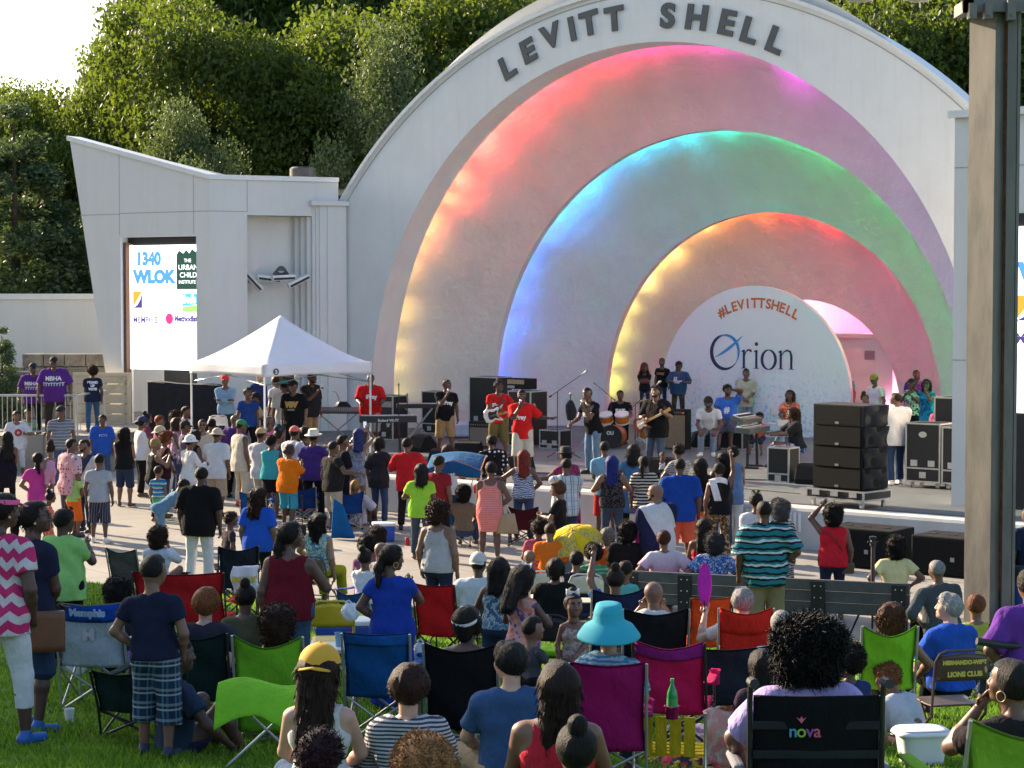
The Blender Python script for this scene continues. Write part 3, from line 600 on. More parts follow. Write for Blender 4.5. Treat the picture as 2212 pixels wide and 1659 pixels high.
# ================================================================ trees
def leafmat(name, lo, mid, hi, tl=.45):
    m, nt, b = base(name, mid, .55, 0, .35); g = N(nt, 'NewGeometry'); tc = N(nt, 'TexCoord'); oi = N(nt, 'ObjectInfo')
    ns = N(nt, 'TexNoise', Scale=.6, Detail=3); nt.links.new(tc.outputs['Object'], ns.inputs['Vector'])
    v = math_(nt, 'ADD', math_(nt, 'MULTIPLY', g.outputs['Random Per Island'], .55), math_(nt, 'MULTIPLY', ns.outputs[0], .45))
    v = math_(nt, 'ADD', v, math_(nt, 'MULTIPLY', math_(nt, 'SUBTRACT', oi.outputs['Random'], .5), .5))
    col = ramp(nt, v, [(.2, lo), (.5, mid), (.8, hi)]); nt.links.new(col, b.inputs['Base Color'])
    tr = N(nt, 'BsdfTranslucent'); nt.links.new(mixc(nt, .6, col, (hi[0] * 1.9, hi[1] * 1.75, hi[2] * .6)), tr.inputs[0]); mx = N(nt, 'MixShader', i0=tl); out = nt.nodes['Material Output']
    nt.links.new(b.outputs[0], mx.inputs[1]); nt.links.new(tr.outputs[0], mx.inputs[2]); nt.links.new(mx.outputs[0], out.inputs[0]); return m
LEAF = leafmat('oak_leaf', (.030, .054, .011), (.055, .094, .017), (.105, .155, .028)); LEAFD = leafmat('cedar_leaf', (.03, .058, .028), (.05, .092, .042), (.09, .14, .068), .25); LEAFP = leafmat('pale_leaf', (.045, .075, .034), (.075, .115, .05), (.12, .17, .075), .3)
BARK = mat('bark', (.055, .042, .032), .95, vary=.4, vs=5, bs=1, bd=.05, bsc=12)
def crown(seed, n_clump, per, shape='oak', leaf=.2):
    rg = np.random.default_rng(seed); cs = []
    for i in range(n_clump):
        if shape == 'oak':
            while True:
                p = rg.uniform(-1, 1, 3)
                if .25 < np.linalg.norm(p) < 1: break
            c = np.array([p[0] * 3.3, p[1] * 3.3, 6.3 + p[2] * 3.6]); r_ = rg.uniform(.75, 1.5)
        else:
            t = rg.random(); rad = (1 - t) ** .8 * 1.9 + .2; th = rg.random() * 6.28; c = np.array([rad * math.cos(th) * .8, rad * math.sin(th) * .8, .6 + t * 9.2]); r_ = .35 + .55 * (1 - t)
        k_ = int(per * r_ * r_); d = rg.normal(size=(k_, 3)); d /= np.linalg.norm(d, axis=1)[:, None]; rr = r_ * rg.random(k_) ** .45 * (1 + .25 * np.sin(d[:, 0] * 5 + i) * np.sin(d[:, 1] * 6))
        cs.append(c + d * rr[:, None] * np.array([1, 1, .72]))
    Pp = np.concatenate(cs); k_ = len(Pp); u_ = rg.normal(size=(k_, 3)); u_ /= np.linalg.norm(u_, axis=1)[:, None]; v_ = np.cross(u_, rg.normal(size=(k_, 3))); v_ /= np.linalg.norm(v_, axis=1)[:, None]
    s_ = (leaf * (.6 + .8 * rg.random(k_)))[:, None]
    V = np.stack([Pp + u_ * s_ * .5, Pp + v_ * s_ * .28, Pp - u_ * s_ * .5, Pp - v_ * s_ * .28], 1).reshape(-1, 3)
    return V, np.arange(4 * k_).reshape(-1, 4), cs
def tree_mesh(seed, shape, lm, nc, per, leaf):
    V, Q, cs = crown(seed, nc, per, shape, leaf); me = npmesh('crown', V, Q, [lm], smooth=False); m = MB(); rg = random.Random(seed)
    if shape == 'oak':
        m.tube([(0, 0, 0), (.05, .03, 2), (-.05, .1, 4), (.1, 0, 6.5), (0, 0, 8.5)], [.34, .27, .22, .13, .04], 9)
        for c in cs[::2]:
            q = c.mean(0); z0 = rg.uniform(2.2, 5.5); m.tube([(0, 0, z0), (q[0] * .45, q[1] * .45, (z0 + q[2]) / 2 + .2), tuple(q)], [.13, .08, .03], 6)
    else: m.tube([(0, 0, 0), (0, 0, 5), (0, 0, 9.4)], [.18, .1, .02], 7)
    tm = bpy.data.meshes.new('trunk'); tm.from_pydata(m.v, [], m.f); tm.materials.append(BARK); return me, tm
TM = {}
for k_, s_, sh, lm, nc, per, lf in (('o1', 1, 'oak', LEAF, 46, 900, .155), ('o2', 2, 'oak', LEAF, 42, 950, .155), ('o3', 3, 'oak', LEAF, 50, 850, .15), ('c1', 5, 'con', LEAFD, 90, 1500, .13), ('c2', 6, 'con', LEAFD, 80, 1600, .13), ('p1', 8, 'oak', LEAFP, 40, 900, .125)):
    TM[k_] = tree_mesh(s_, sh, lm, nc, per, lf)
def tree(kind, px, Y, ztop, wid, label, group=None, X=None):
    x = X if X is not None else (px - CX) / F * Y; e = empty('tree', (x, Y, 0), random.random() * 6.28, label, 'tree', group)
    sz = ztop / (9.9 if kind[0] != 'c' else 10); sw = wid / (4.3 if kind[0] != 'c' else 2.1)
    for nm, me in zip(('crown', 'trunk'), TM[kind]):
        o = bpy.data.objects.new(nm, me); C.objects.link(o); o.parent = e; o.scale = (sw, sw, sz)
G1 = 'tall woodland trees behind the band shell'
def zt(py, Y): return 4.7 + (640 - py) * Y / F
for i, (px, Y, py, wd) in enumerate([(30, 88, 160, 4.8), (170, 92, 175, 4.8), (470, 90, -150, 6.0), (560, 96, -260, 8.5), (800, 92, -230, 8), (1010, 95, -230, 8), (1200, 90, -80, 7), (1420, 92, -90, 7), (1640, 92, -120, 7), (1850, 88, -200, 8), (2040, 92, -260, 8), (2240, 90, -260, 8)]):
    tree(['o1', 'o2', 'o3'][i % 3], px, Y, zt(py, Y), wd, 'tall leafy tree in the back row of the wood', G1)
for i, (px, Y, py, wd, k_) in enumerate([(120, 76, 190, 4.2, 'o3'), (300, 78, 60, 3.4, 'o1'), (430, 75, -40, 5.5, 'o2'), (620, 77, 20, 5.5, 'o3'), (740, 74, 60, 4.8, 'o1'), (900, 76, -60, 6, 'o2'), (1060, 80, -40, 5.5, 'o1'), (1780, 72, -60, 5.5, 'o1'), (1960, 70, -100, 5.5, 'o2'), (2120, 72, -80, 5.5, 'o3'), (500, 82, 200, 5, 'o3'), (330, 84, 200, 5, 'o2'), (-30, 78, 175, 4.0, 'o2')]):
    tree(k_, px, Y, zt(py, Y), wd, 'leafy green tree in the front row of the wood', 'nearer woodland trees behind the wing')
for px, Y, py, wd, k_, lb in [(35, 66, 225, 3.2, 'c1', 'dark grey-green cedar at the far left behind the cream wall'), (110, 67, 395, 2.6, 'c2', 'shorter dark cedar beside the tall one at the far left'), (190, 68, 470, 1.8, 'c1', 'low dark cedar just left of the wing'), (400, 66, 240, 2.9, 'p1', 'small pale grey-green tree rising behind the wing roof'), (860, 68, 95, 3.6, 'p1', 'pale leafy tree beside the left flank of the arch')]:
    tree(k_, px, Y, zt(py, Y), wd, lb)
for px, Y, zt_, wd, lb in [(4, 54, 3.55, .8, 'clipped green arborvitae at the left edge by the block wall')]:
    tree('c1', px, Y, zt_ + .3, wd, lb)
for i, (X_, Y_, z_, wd) in enumerate([(-26, 18, 17, 5.5), (-27, 27, 18, 5.5), (-26.5, 36, 18, 5.5), (-27, 44.5, 14, 3.0), (-36, 30, 22, 7), (-37, 46, 22, 7)]):  # unseen trees, placed so most of the lawn falls in shade
    tree(['o1', 'o2', 'o3'][i % 3], 0, Y_, z_, wd, 'unseen tree added on the left to shade the lawn', 'unseen trees added to shade the lawn from the left', X=X_)
# ================================================================ steel column on the right
cb = onz(2141, 1352, PZ); colm = empty('steel_column', cb, 0, 'tall built-up steel lighting column at the right', 'column')
def steel():
    m, nt, b = base('weathered_steel', (.33, .33, .33), .5, .3, .4); tc = N(nt, 'TexCoord'); mp = N(nt, 'Mapping'); mp.inputs['Scale'].default_value = (1, 1, .25); nt.links.new(tc.outputs['Object'], mp.inputs[0])
    a = N(nt, 'TexNoise', Scale=4, Detail=6, Roughness=.7); nt.links.new(mp.outputs[0], a.inputs['Vector']); nt.links.new(ramp(nt, a.outputs[0], [(.3, (.11, .107, .10)), (.5, (.16, .152, .138)), (.8, (.23, .21, .18))]), b.inputs['Base Color'])
    nt.links.new(ramp(nt, a.outputs[0], [(.3, (.45,) * 3), (.7, (.65,) * 3)]), b.inputs['Roughness']); return m
STEEL = steel(); RUST = mat('rust_seam', (.15, .055, .02), .9, vary=.5, vs=12)
e1 = Vector((.50, -.866, 0)) * .42    # left face runs from its left edge towards the camera... then the front faces run right
Lp = Vector((-.34, .16, 0)); Mp = Lp + Vector((.27, -.34, 0))
H_ = 9.6; m = MB(); m.prism([Lp, Mp, Mp + Vector((.03, .12, 0)), Lp + Vector((.1, .3, 0))], (0, 0, H_)); m.build('left_flange', STEEL, colm)
m = MB(); m.prism([Mp + Vector((.0, .02, 0)), Mp + Vector((.15, .10, 0)), Mp + Vector((.15, .5, 0)), Mp + Vector((.0, .3, 0))], (0, 0, H_)); m.build('web', STEEL, colm)
m = MB(); m.prism([Mp + Vector((.17, .02, 0)), Mp + Vector((.285, -.02, 0)), Mp + Vector((.285, .4, 0)), Mp + Vector((.17, .4, 0))], (0, 0, H_)); m.build('right_flange', STEEL, colm)
m = MB(); m.prism([Mp + Vector((.30, 0, 0)), Mp + Vector((.34, 0, 0)), Mp + Vector((.34, .4, 0)), Mp + Vector((.30, .4, 0))], (0, 0, H_)); m.build('edge_plate', STEEL, colm)
m = MB(); m.prism([Mp + Vector((.151, .08, .5)), Mp + Vector((.169, .05, .5)), Mp + Vector((.169, .3, .5)), Mp + Vector((.151, .3, .5))], (0, 0, H_ - .5)); m.prism([Mp + Vector((.286, .02, .5)), Mp + Vector((.299, .02, .5)), Mp + Vector((.299, .3, .5)), Mp + Vector((.286, .3, .5))], (0, 0, H_ - .5)); m.build('rust_seam', RUST, colm)
m = MB(); m.box(-.42, .48, -.34, .42, .0, .04); m.box(.06, .24, -.30, -.295, .12, .3); m.build('base_plate', STEEL, colm)
m = MB()
for z in (8.30,): m.box(-.5, .55, -.24, -.12, z, z + .16); m.box(-.5, -.38, -.24, .4, z, z + .16); m.box(.05, .16, -.34, -.16, z - .12, z + .14); m.box(.36, .48, -.34, -.16, z - .12, z + .14); m.box(-.46, -.36, -.34, -.2, z - .1, z + .1); m.box(-.25, -.15, -.34, -.2, z - .1, z + .1)
for x in (-.42, -.2, .1, .42): m.tube([(x, -.36, 8.24), (x, -.2, 8.24)], .018, 6)
m.build('clamp', STEEL, colm)
m = MB(); 
for z in (9.2, 9.9): m.tube([(-6, 0, z), (6, 0, z)], .05)
for i in range(12): m.tube([(-6 + i, 0, 9.2), (-5.5 + i, 0, 9.9), (-5 + i, 0, 9.2)], .025, 6)
tr_ = m.build('lighting_truss', STEEL); tr_.location = cb; setp(tr_, 'steel truss across the top of the lighting column', 'truss')
for px, lb in ((1858, 'left of two round stage lamps under the truss at the top edge'), (1985, 'right of two round stage lamps under the truss, nearer the column')):
    q = at(px, 12, cb.y); q.z = 8.66; e = empty('stage_lamp', q, 0, lb, 'stage lamp', 'round stage lamps hung under the truss')
    m = MB(); m.lathe([(0, 0), (.12, .008), (.22, .045), (.30, .12), (.32, .2), (.2, .42), (.08, .5), (0, .5)], 24, caps=False); m.build('reflector', mat('cream_reflector', (.75, .68, .58), .35, .2), e, smooth=True)
    m = MB(); m.tube([(0, 0, .45), (0, 0, 1.0)], .03); m.build('hanger', STEEL, e)
# ================================================================ people: bodies and clothes as smooth distance fields
NOIK = RNG.normal(size=(8, 3)); NOIK /= np.linalg.norm(NOIK, axis=1)[:, None]; NOIF = np.array([9, 13, 17, 22, 28, 35, 44, 55.]); NOIP = RNG.random(8) * 6.28
def wob(P, scale=1.0, st3=(1, 1, 1), n=8):
    P = P * np.array(st3) * scale; v = 0
    for k_ in range(n): v = v + np.sin(P @ NOIK[k_] * NOIF[k_] + NOIP[k_] + 1.3 * np.sin(P @ NOIK[(k_ + 3) % 8] * NOIF[k_] * .5)) / (1 + .35 * k_)
    return v / 2.6
def rot(ax, ang): return np.array(Matrix.Rotation(ang, 3, ax))
def V3(*a_): return np.array(a_, float)
def unit(v): return v / (np.linalg.norm(v) + 1e-9)
class Prim:
    __slots__ = ('a', 'b', 'ra', 'rb', 'k', 'fw', 'fl', 'cut')
    def __init__(s, a, b, ra, rb=None, k=.04, fw=None, fl=1.0, cut=False): s.a = np.array(a, float); s.b = np.array(b, float); s.ra = ra; s.rb = ra if rb is None else rb; s.k = k; s.fw = fw; s.fl = fl; s.cut = cut
def field(prims, h, cuts=(), fold=0, fst=(1, 1, .5), foldfn=None):
    lo = np.min([np.minimum(p.a, p.b) - max(p.ra, p.rb) for p in prims], 0) - h * 2.5 - .01; hi = np.max([np.maximum(p.a, p.b) + max(p.ra, p.rb) for p in prims], 0) + h * 2.5 + .01
    n = np.maximum(4, np.ceil((hi - lo) / h).astype(int) + 1); ax = [lo[i] + h * np.arange(n[i]) for i in range(3)]
    G = np.full(n, .2, np.float32)
    for p in prims:
        mg = max(p.ra, p.rb) + p.k + .03; l_ = np.minimum(p.a, p.b) - mg; h_ = np.maximum(p.a, p.b) + mg
        sl_ = tuple(slice(max(0, int((l_[i] - lo[i]) / h)), min(n[i], int((h_[i] - lo[i]) / h) + 2)) for i in range(3))
        x = ax[0][sl_[0]][:, None, None]; y = ax[1][sl_[1]][None, :, None]; z = ax[2][sl_[2]][None, None, :]
        d = p.b - p.a; L2 = float(d @ d); vx, vy, vz = x - p.a[0], y - p.a[1], z - p.a[2]
        t = np.clip((vx * d[0] + vy * d[1] + vz * d[2]) / L2, 0, 1) if L2 > 1e-12 else np.zeros((x.shape[0], y.shape[1], z.shape[2]))
        vx = vx - t * d[0]; vy = vy - t * d[1]; vz = vz - t * d[2]; q = vx * vx + vy * vy + vz * vz
        if p.fw is not None and p.fl != 1: vf = vx * p.fw[0] + vy * p.fw[1] + vz * p.fw[2]; q = q + vf * vf * (1 / p.fl ** 2 - 1)
        D = np.sqrt(q) - (p.ra + t * (p.rb - p.ra))
        if p.cut:
            u_ = unit(d); D = np.maximum(D, (x - p.b[0]) * u_[0] + (y - p.b[1]) * u_[1] + (z - p.b[2]) * u_[2])
        g_ = G[sl_]; hh = np.maximum(p.k - np.abs(g_ - D), 0) / p.k; G[sl_] = np.minimum(g_, D) - hh * hh * p.k * .25
    if fold or cuts:
        X, Y, Z = np.meshgrid(*ax, indexing='ij')
        if fold:
            m_ = np.abs(G) < .05; P = np.stack([X[m_], Y[m_], Z[m_]], 1); G[m_] += fold * wob(P, 1, fst, 6)
        for c_ in cuts: G = np.maximum(G, c_(X, Y, Z))
    return G, lo, h
def snet(G, lo, h):
    I = G < 0; n = G.shape
    def cor(A, i, j, k_): return A[i:n[0] - 1 + i, j:n[1] - 1 + j, k_:n[2] - 1 + k_]
    cnt = sum(cor(I, i, j, k_).astype(np.int8) for i in (0, 1) for j in (0, 1) for k_ in (0, 1)); act = (cnt > 0) & (cnt < 8)
    idx = np.full(act.shape, -1, np.int64); ci = np.argwhere(act); idx[act] = np.arange(len(ci))
    if len(ci) == 0: return np.zeros((0, 3)), np.zeros((0, 4), int)
    vals = {(i, j, k_): cor(G, i, j, k_)[act] for i in (0, 1) for j in (0, 1) for k_ in (0, 1)}; acc = np.zeros((len(ci), 3)); num = np.zeros(len(ci))
    for a_ in vals:
        for d in range(3):
            if a_[d]: continue
            b_ = tuple(a_[q] + (q == d) for q in range(3)); va, vb = vals[a_], vals[b_]; m_ = (va < 0) != (vb < 0); t = np.where(m_, va / np.where(m_, va - vb, 1), 0)
            for q in range(3): acc[:, q] += m_ * (a_[q] + (t if q == d else 0))
            num += m_
    V = (ci + acc / num[:, None]) * h + lo; Q = []
    for d in range(3):
        A = I.take(range(n[d] - 1), d); B = I.take(range(1, n[d]), d); ch = A != B; e, f_ = [(1, 2), (2, 0), (0, 1)][d]
        w_ = np.argwhere(ch); w_ = w_[(w_[:, e] > 0) & (w_[:, f_] > 0) & (w_[:, e] < n[e] - 1) & (w_[:, f_] < n[f_] - 1)]
        if len(w_) == 0: continue
        ins = A[tuple(w_.T)]
        def g_(de, df): c_ = w_.copy(); c_[:, e] -= de; c_[:, f_] -= df; return idx[tuple(c_.T)]
        q_ = np.stack([g_(1, 1), g_(0, 1), g_(0, 0), g_(1, 0)], 1); q_[~ins] = q_[~ins][:, ::-1]; Q.append(q_)
    return V, np.concatenate(Q)
def smo(G, its=1):
    for _ in range(its):
        for d in range(3):
            P_ = np.pad(G, [(1, 1) if i == d else (0, 0) for i in range(3)], mode='edge'); n = G.shape[d]; G = .25 * P_.take(range(0, n), d) + .5 * G + .25 * P_.take(range(2, n + 2), d)
    return G
# ---- head (local: x right, y forward, z up, origin at mid head, top at z=+.125)
def head_field(h, fem=False, kid=False):
    Y = V3(0, 1, 0); P = [Prim((0, -.022, .03), (0, .012, .036), .078, .074, .03), Prim((0, -.03, .02), (0, -.02, .02), .080, k=.03), Prim((0, .02, -.02), (0, .034, -.062), .060, .040 if fem else .046, .04),
         Prim((-.028, .03, -.05), (.028, .03, -.05), .036, k=.03), Prim((0, .072, -.082), (0, .07, -.085), .020 if fem else .024, k=.025),
         Prim((0, .086, .014), (0, .104, -.022), .009, .013, .014), Prim((-.014, .092, -.028), (.014, .092, -.028), .009, k=.012),
         Prim((-.016, .087, -.053), (.016, .087, -.053), .0085, k=.010), Prim((-.013, .085, -.064), (.013, .085, -.064), .008, k=.010),
         Prim((-.034, .066, .034), (-.016, .080, .031), .010, k=.02), Prim((.034, .066, .034), (.016, .080, .031), .010, k=.02),
         Prim((-.045, .052, -.02), (-.045, .05, -.02), .022, k=.03), Prim((.045, .052, -.02), (.045, .05, -.02), .022, k=.03),
         Prim((-.080, -.012, .018), (-.076, -.004, -.022), .013, .009, .008, V3(1, 0, 0), .5), Prim((.080, -.012, .018), (.076, -.004, -.022), .013, .009, .008, V3(1, 0, 0), .5),
         Prim((0, -.035, -.04), (0, -.03, -.14), .052, .052, .04)]
    G, lo, h = field(P, h); n = G.shape; X, Yy, Z = np.meshgrid(*[lo[i] + h * np.arange(n[i]) for i in range(3)], indexing='ij')
    for s_ in (-1, 1): d = np.sqrt((X - s_ * .031) ** 2 + (Yy - .093) ** 2 + (Z - .012) ** 2) - .0145; k_ = .012; hh = np.maximum(k_ - np.abs(G + d), 0) / k_; G = np.maximum(G, -d) + hh * hh * k_ * .25
    return G, lo, h
HEADS = {}
def head_mesh(h, fem):
    key = (round(h, 4), fem)
    if key not in HEADS:
        V, Q = snet(*head_field(h, fem)); c_ = V[Q].mean(1); lip = (np.abs(c_[:, 0]) < .024) & (c_[:, 1] > .082) & (c_[:, 2] < -.045) & (c_[:, 2] > -.073)
        brow = (np.abs(np.abs(c_[:, 0]) - .031) < .018) & (c_[:, 1] > .066) & (np.abs(c_[:, 2] - .038) < .0045 + h * .3)
        HEADS[key] = (V, Q, lip * 1 + brow * 2)
    return HEADS[key]
# ---- hair
def hair_mesh(kind, h):
    key = (kind, round(h, 4))
    if key in HEADS: return HEADS[key]
    def cran(o): return [Prim((0, -.022, .034), (0, .010, .040), .078 + o, .073 + o, .02), Prim((0, -.034, .02), (0, -.03, .01), .080 + o, k=.02)]
    front = lambda X, Y, Z: np.minimum(Y - .035, .075 - Z + .0 * X)         # >0 inside the face region
    cap = lambda s_=.83, t=.080: (lambda X, Y, Z: (t - Z) + s_ * (Y - .085))
    fold, fst, cuts, wsc = .002, (1, 1, 1), [], 2.5; P = []
    side = lambda r_, z: [Prim((-.078, -.02, .02), (-.075, -.012, z), r_, r_ * .8, .03), Prim((.078, -.02, .02), (.075, -.012, z), r_, r_ * .8, .03)]
    if kind == 'buzz': P = cran(.004); cuts = [cap()]; fold = .0008
    elif kind == 'fade': P = cran(.003) + [Prim((0, -.02, .06), (0, .02, .062), .066, k=.01)]; cuts = [cap()]; fold = .002; wsc = 4
    elif kind == 'short': P = cran(.013); cuts = [cap(.75, .075)]; fold = .003; wsc = 3
    elif kind == 'mens': P = cran(.018) + [Prim((-.03, .03, .10), (.03, .03, .10), .03, k=.03)] + side(.022, -.005); cuts = [cap(.9, .07)]; fold = .007; fst = (1, 1, .3); wsc = 3
    elif kind == 'twist': P = cran(.018); cuts = [cap()]; fold = .011; wsc = 3.2
    elif kind == 'spiky': P = cran(.045); cuts = [cap()]; fold = .035; wsc = 1.6
    elif kind == 'afro': P = cran(.045); cuts = [cap(.9, .065)]; fold = .007; wsc = 2.4
    elif kind == 'puff': P = cran(.012) + [Prim((0, -.05, .12), (0, -.06, .14), .07, k=.02)]; cuts = [cap()]; fold = .008; wsc = 2.4
    elif kind == 'pixie': P = cran(.026) + side(.03, -.02) + [Prim((0, -.09, .02), (0, -.09, -.05), .045, .03, .03)]; cuts = [front]; fold = .010; fst = (1, 1, .35); wsc = 3
    elif kind == 'bob': P = cran(.022) + side(.034, -.06) + [Prim((0, -.07, .03), (0, -.075, -.07), .075, .06, .03)]; cuts = [front]; fold = .009; fst = (1, 1, .2); wsc = 3
    elif kind == 'curlbob': P = cran(.035) + side(.045, -.06) + [Prim((-.03, -.07, .03), (-.03, -.085, -.09), .085, .07, .03), Prim((.03, -.07, .03), (.03, -.085, -.09), .085, .07, .03)]; cuts = [front]; fold = .012; wsc = 1.8
    elif kind == 'bigcurl': P = cran(.045) + side(.062, -.04) + [Prim((-.04, -.06, .05), (-.05, -.08, -.065), .105, .085, .03), Prim((.05, -.06, .05), (.055, -.08, -.05), .10, .08, .03)]; cuts = [front]; fold = .018; wsc = 1.3
    elif kind in ('long', 'longcurl', 'dreads', 'braids', 'xlong'):
        zb = {'long': -.30, 'longcurl': -.28, 'dreads': -.20, 'braids': -.30, 'xlong': -.40}[kind]
        P = cran(.020) + side(.032, -.12) + [Prim((-.045, -.075, .02), (-.065, -.115, zb), .060, .038, .03), Prim((.045, -.075, .02), (.065, -.115, zb), .060, .038, .03), Prim((0, -.085, .0), (0, -.13, zb - .03), .065, .035, .03)]
        cuts = [front]; fold, fst, wsc = {'long': (.006, (1, 1, .10), 2.2), 'xlong': (.006, (1, 1, .10), 2.2), 'longcurl': (.014, (1, 1, .7), 1.6), 'dreads': (.012, (1, 1, .12), 2.6), 'braids': (.009, (1, 1, .08), 3.4)}[kind]
    elif kind == 'pony': P = cran(.010) + [Prim((0, -.10, .06), (0, -.15, .03), .032, .035, .02), Prim((0, -.15, .03), (0, -.16, -.12), .035, .022, .03)]; cuts = [front]; fold = .005; fst = (1, 1, .2); wsc = 2
    elif kind == 'lowpony': P = cran(.012) + [Prim((0, -.10, .0), (0, -.13, -.10), .036, .035, .02), Prim((0, -.13, -.10), (.03, -.14, -.24), .036, .018, .03)]; cuts = [front]; fold = .005; fst = (1, 1, .2); wsc = 2
    elif kind == 'bun': P = cran(.010) + [Prim((0, -.07, .13), (0, -.07, .14), .045, k=.015)]; cuts = [front]; fold = .005; wsc = 2
    elif kind == 'lowbun': P = cran(.012) + [Prim((0, -.12, -.01), (0, -.125, -.01), .042, k=.015)]; cuts = [front]; fold = .004; wsc = 2
    elif kind == 'beard': P = [Prim((-.062, .02, -.03), (-.03, .06, -.075), .022, k=.02), Prim((.062, .02, -.03), (.03, .06, -.075), .022, k=.02), Prim((-.02, .074, -.085), (.02, .074, -.085), .022, k=.02)]; fold = .003; wsc = 3
    G, lo, h = field(P, h); n = G.shape; X, Y, Z = np.meshgrid(*[lo[i] + h * np.arange(n[i]) for i in range(3)], indexing='ij')
    m_ = np.abs(G) < .08; G[m_] += fold * wob(np.stack([X[m_], Y[m_], Z[m_]], 1), wsc, fst, 8)
    for c_ in cuts: G = np.maximum(G, np.minimum(c_(X, Y, Z), .1))
    if kind == 'beard': pass
    V, Q = snet(G, lo, h)
    cfg = {'twist': (700, .022, 0), 'spiky': (900, .04, 0), 'afro': (1800, .022, 0), 'puff': (900, .018, 0), 'curlbob': (2400, .026, .3), 'bigcurl': (4200, .045, .3), 'longcurl': (3200, .03, .8), 'dreads': (900, .04, 1), 'braids': (600, .03, 1), 'long': (900, .05, 1), 'xlong': (900, .05, 1), 'bob': (300, .03, 1), 'pixie': (260, .016, .8), 'mens': (300, .012, .6), 'pony': (300, .03, .8), 'lowpony': (300, .03, .8), 'short': (500, .007, 0)}.get(kind)
    if cfg and len(V):
        rg = np.random.default_rng(3); k_ = cfg[0]; ii = rg.integers(0, len(V), k_); P_ = V[ii]; nrm = P_ - np.array([0, -.03, .02]) * 1.0; nrm[:, 2] = np.where(P_[:, 2] < .02, nrm[:, 2] * .15, nrm[:, 2]); nrm /= np.linalg.norm(nrm, axis=1)[:, None] + 1e-9
        d = nrm * (1 - .75 * cfg[2]) + rg.normal(size=(k_, 3)) * .45 * (1 - .6 * cfg[2]); d[:, 2] -= cfg[2]; d /= np.linalg.norm(d, axis=1)[:, None]; L_ = cfg[1] * (.5 + rg.random(k_)); sd_ = np.cross(d, rg.normal(size=(k_, 3))); sd_ /= np.linalg.norm(sd_, axis=1)[:, None] + 1e-9; wd_ = .0028
        curl = np.cross(d, sd_) * (L_ * (.5 if cfg[2] < .9 else .1))[:, None]; P_ = P_ - nrm * .004
        m1 = P_ + d * (L_ * .55)[:, None] + curl * .5 + nrm * .002; e_ = P_ + d * L_[:, None] - curl * .3
        A_ = np.stack([P_ - sd_ * wd_, P_ + sd_ * wd_, m1 + sd_ * wd_, m1 - sd_ * wd_, e_ + sd_ * wd_ * .3, e_ - sd_ * wd_ * .3], 1).reshape(-1, 3); b_ = np.arange(k_)[:, None] * 6 + len(V)
        Q = np.concatenate([Q, b_ + np.array([0, 1, 2, 3]), b_ + np.array([3, 2, 4, 5])]); V = np.concatenate([V, A_])
    HEADS[key] = (V, Q); return V, Q
HM = {}
def hair_obj(kind, h, parent, M, material, name='hair'):
    key = (kind, round(h, 4), material.name)
    if key not in HM: V, Q = hair_mesh(kind, h); HM[key] = npmesh(name, V, Q, [material])
    o = bpy.data.objects.new(name, HM[key]); C.objects.link(o); o.parent = parent; o.matrix_basis = M; return o
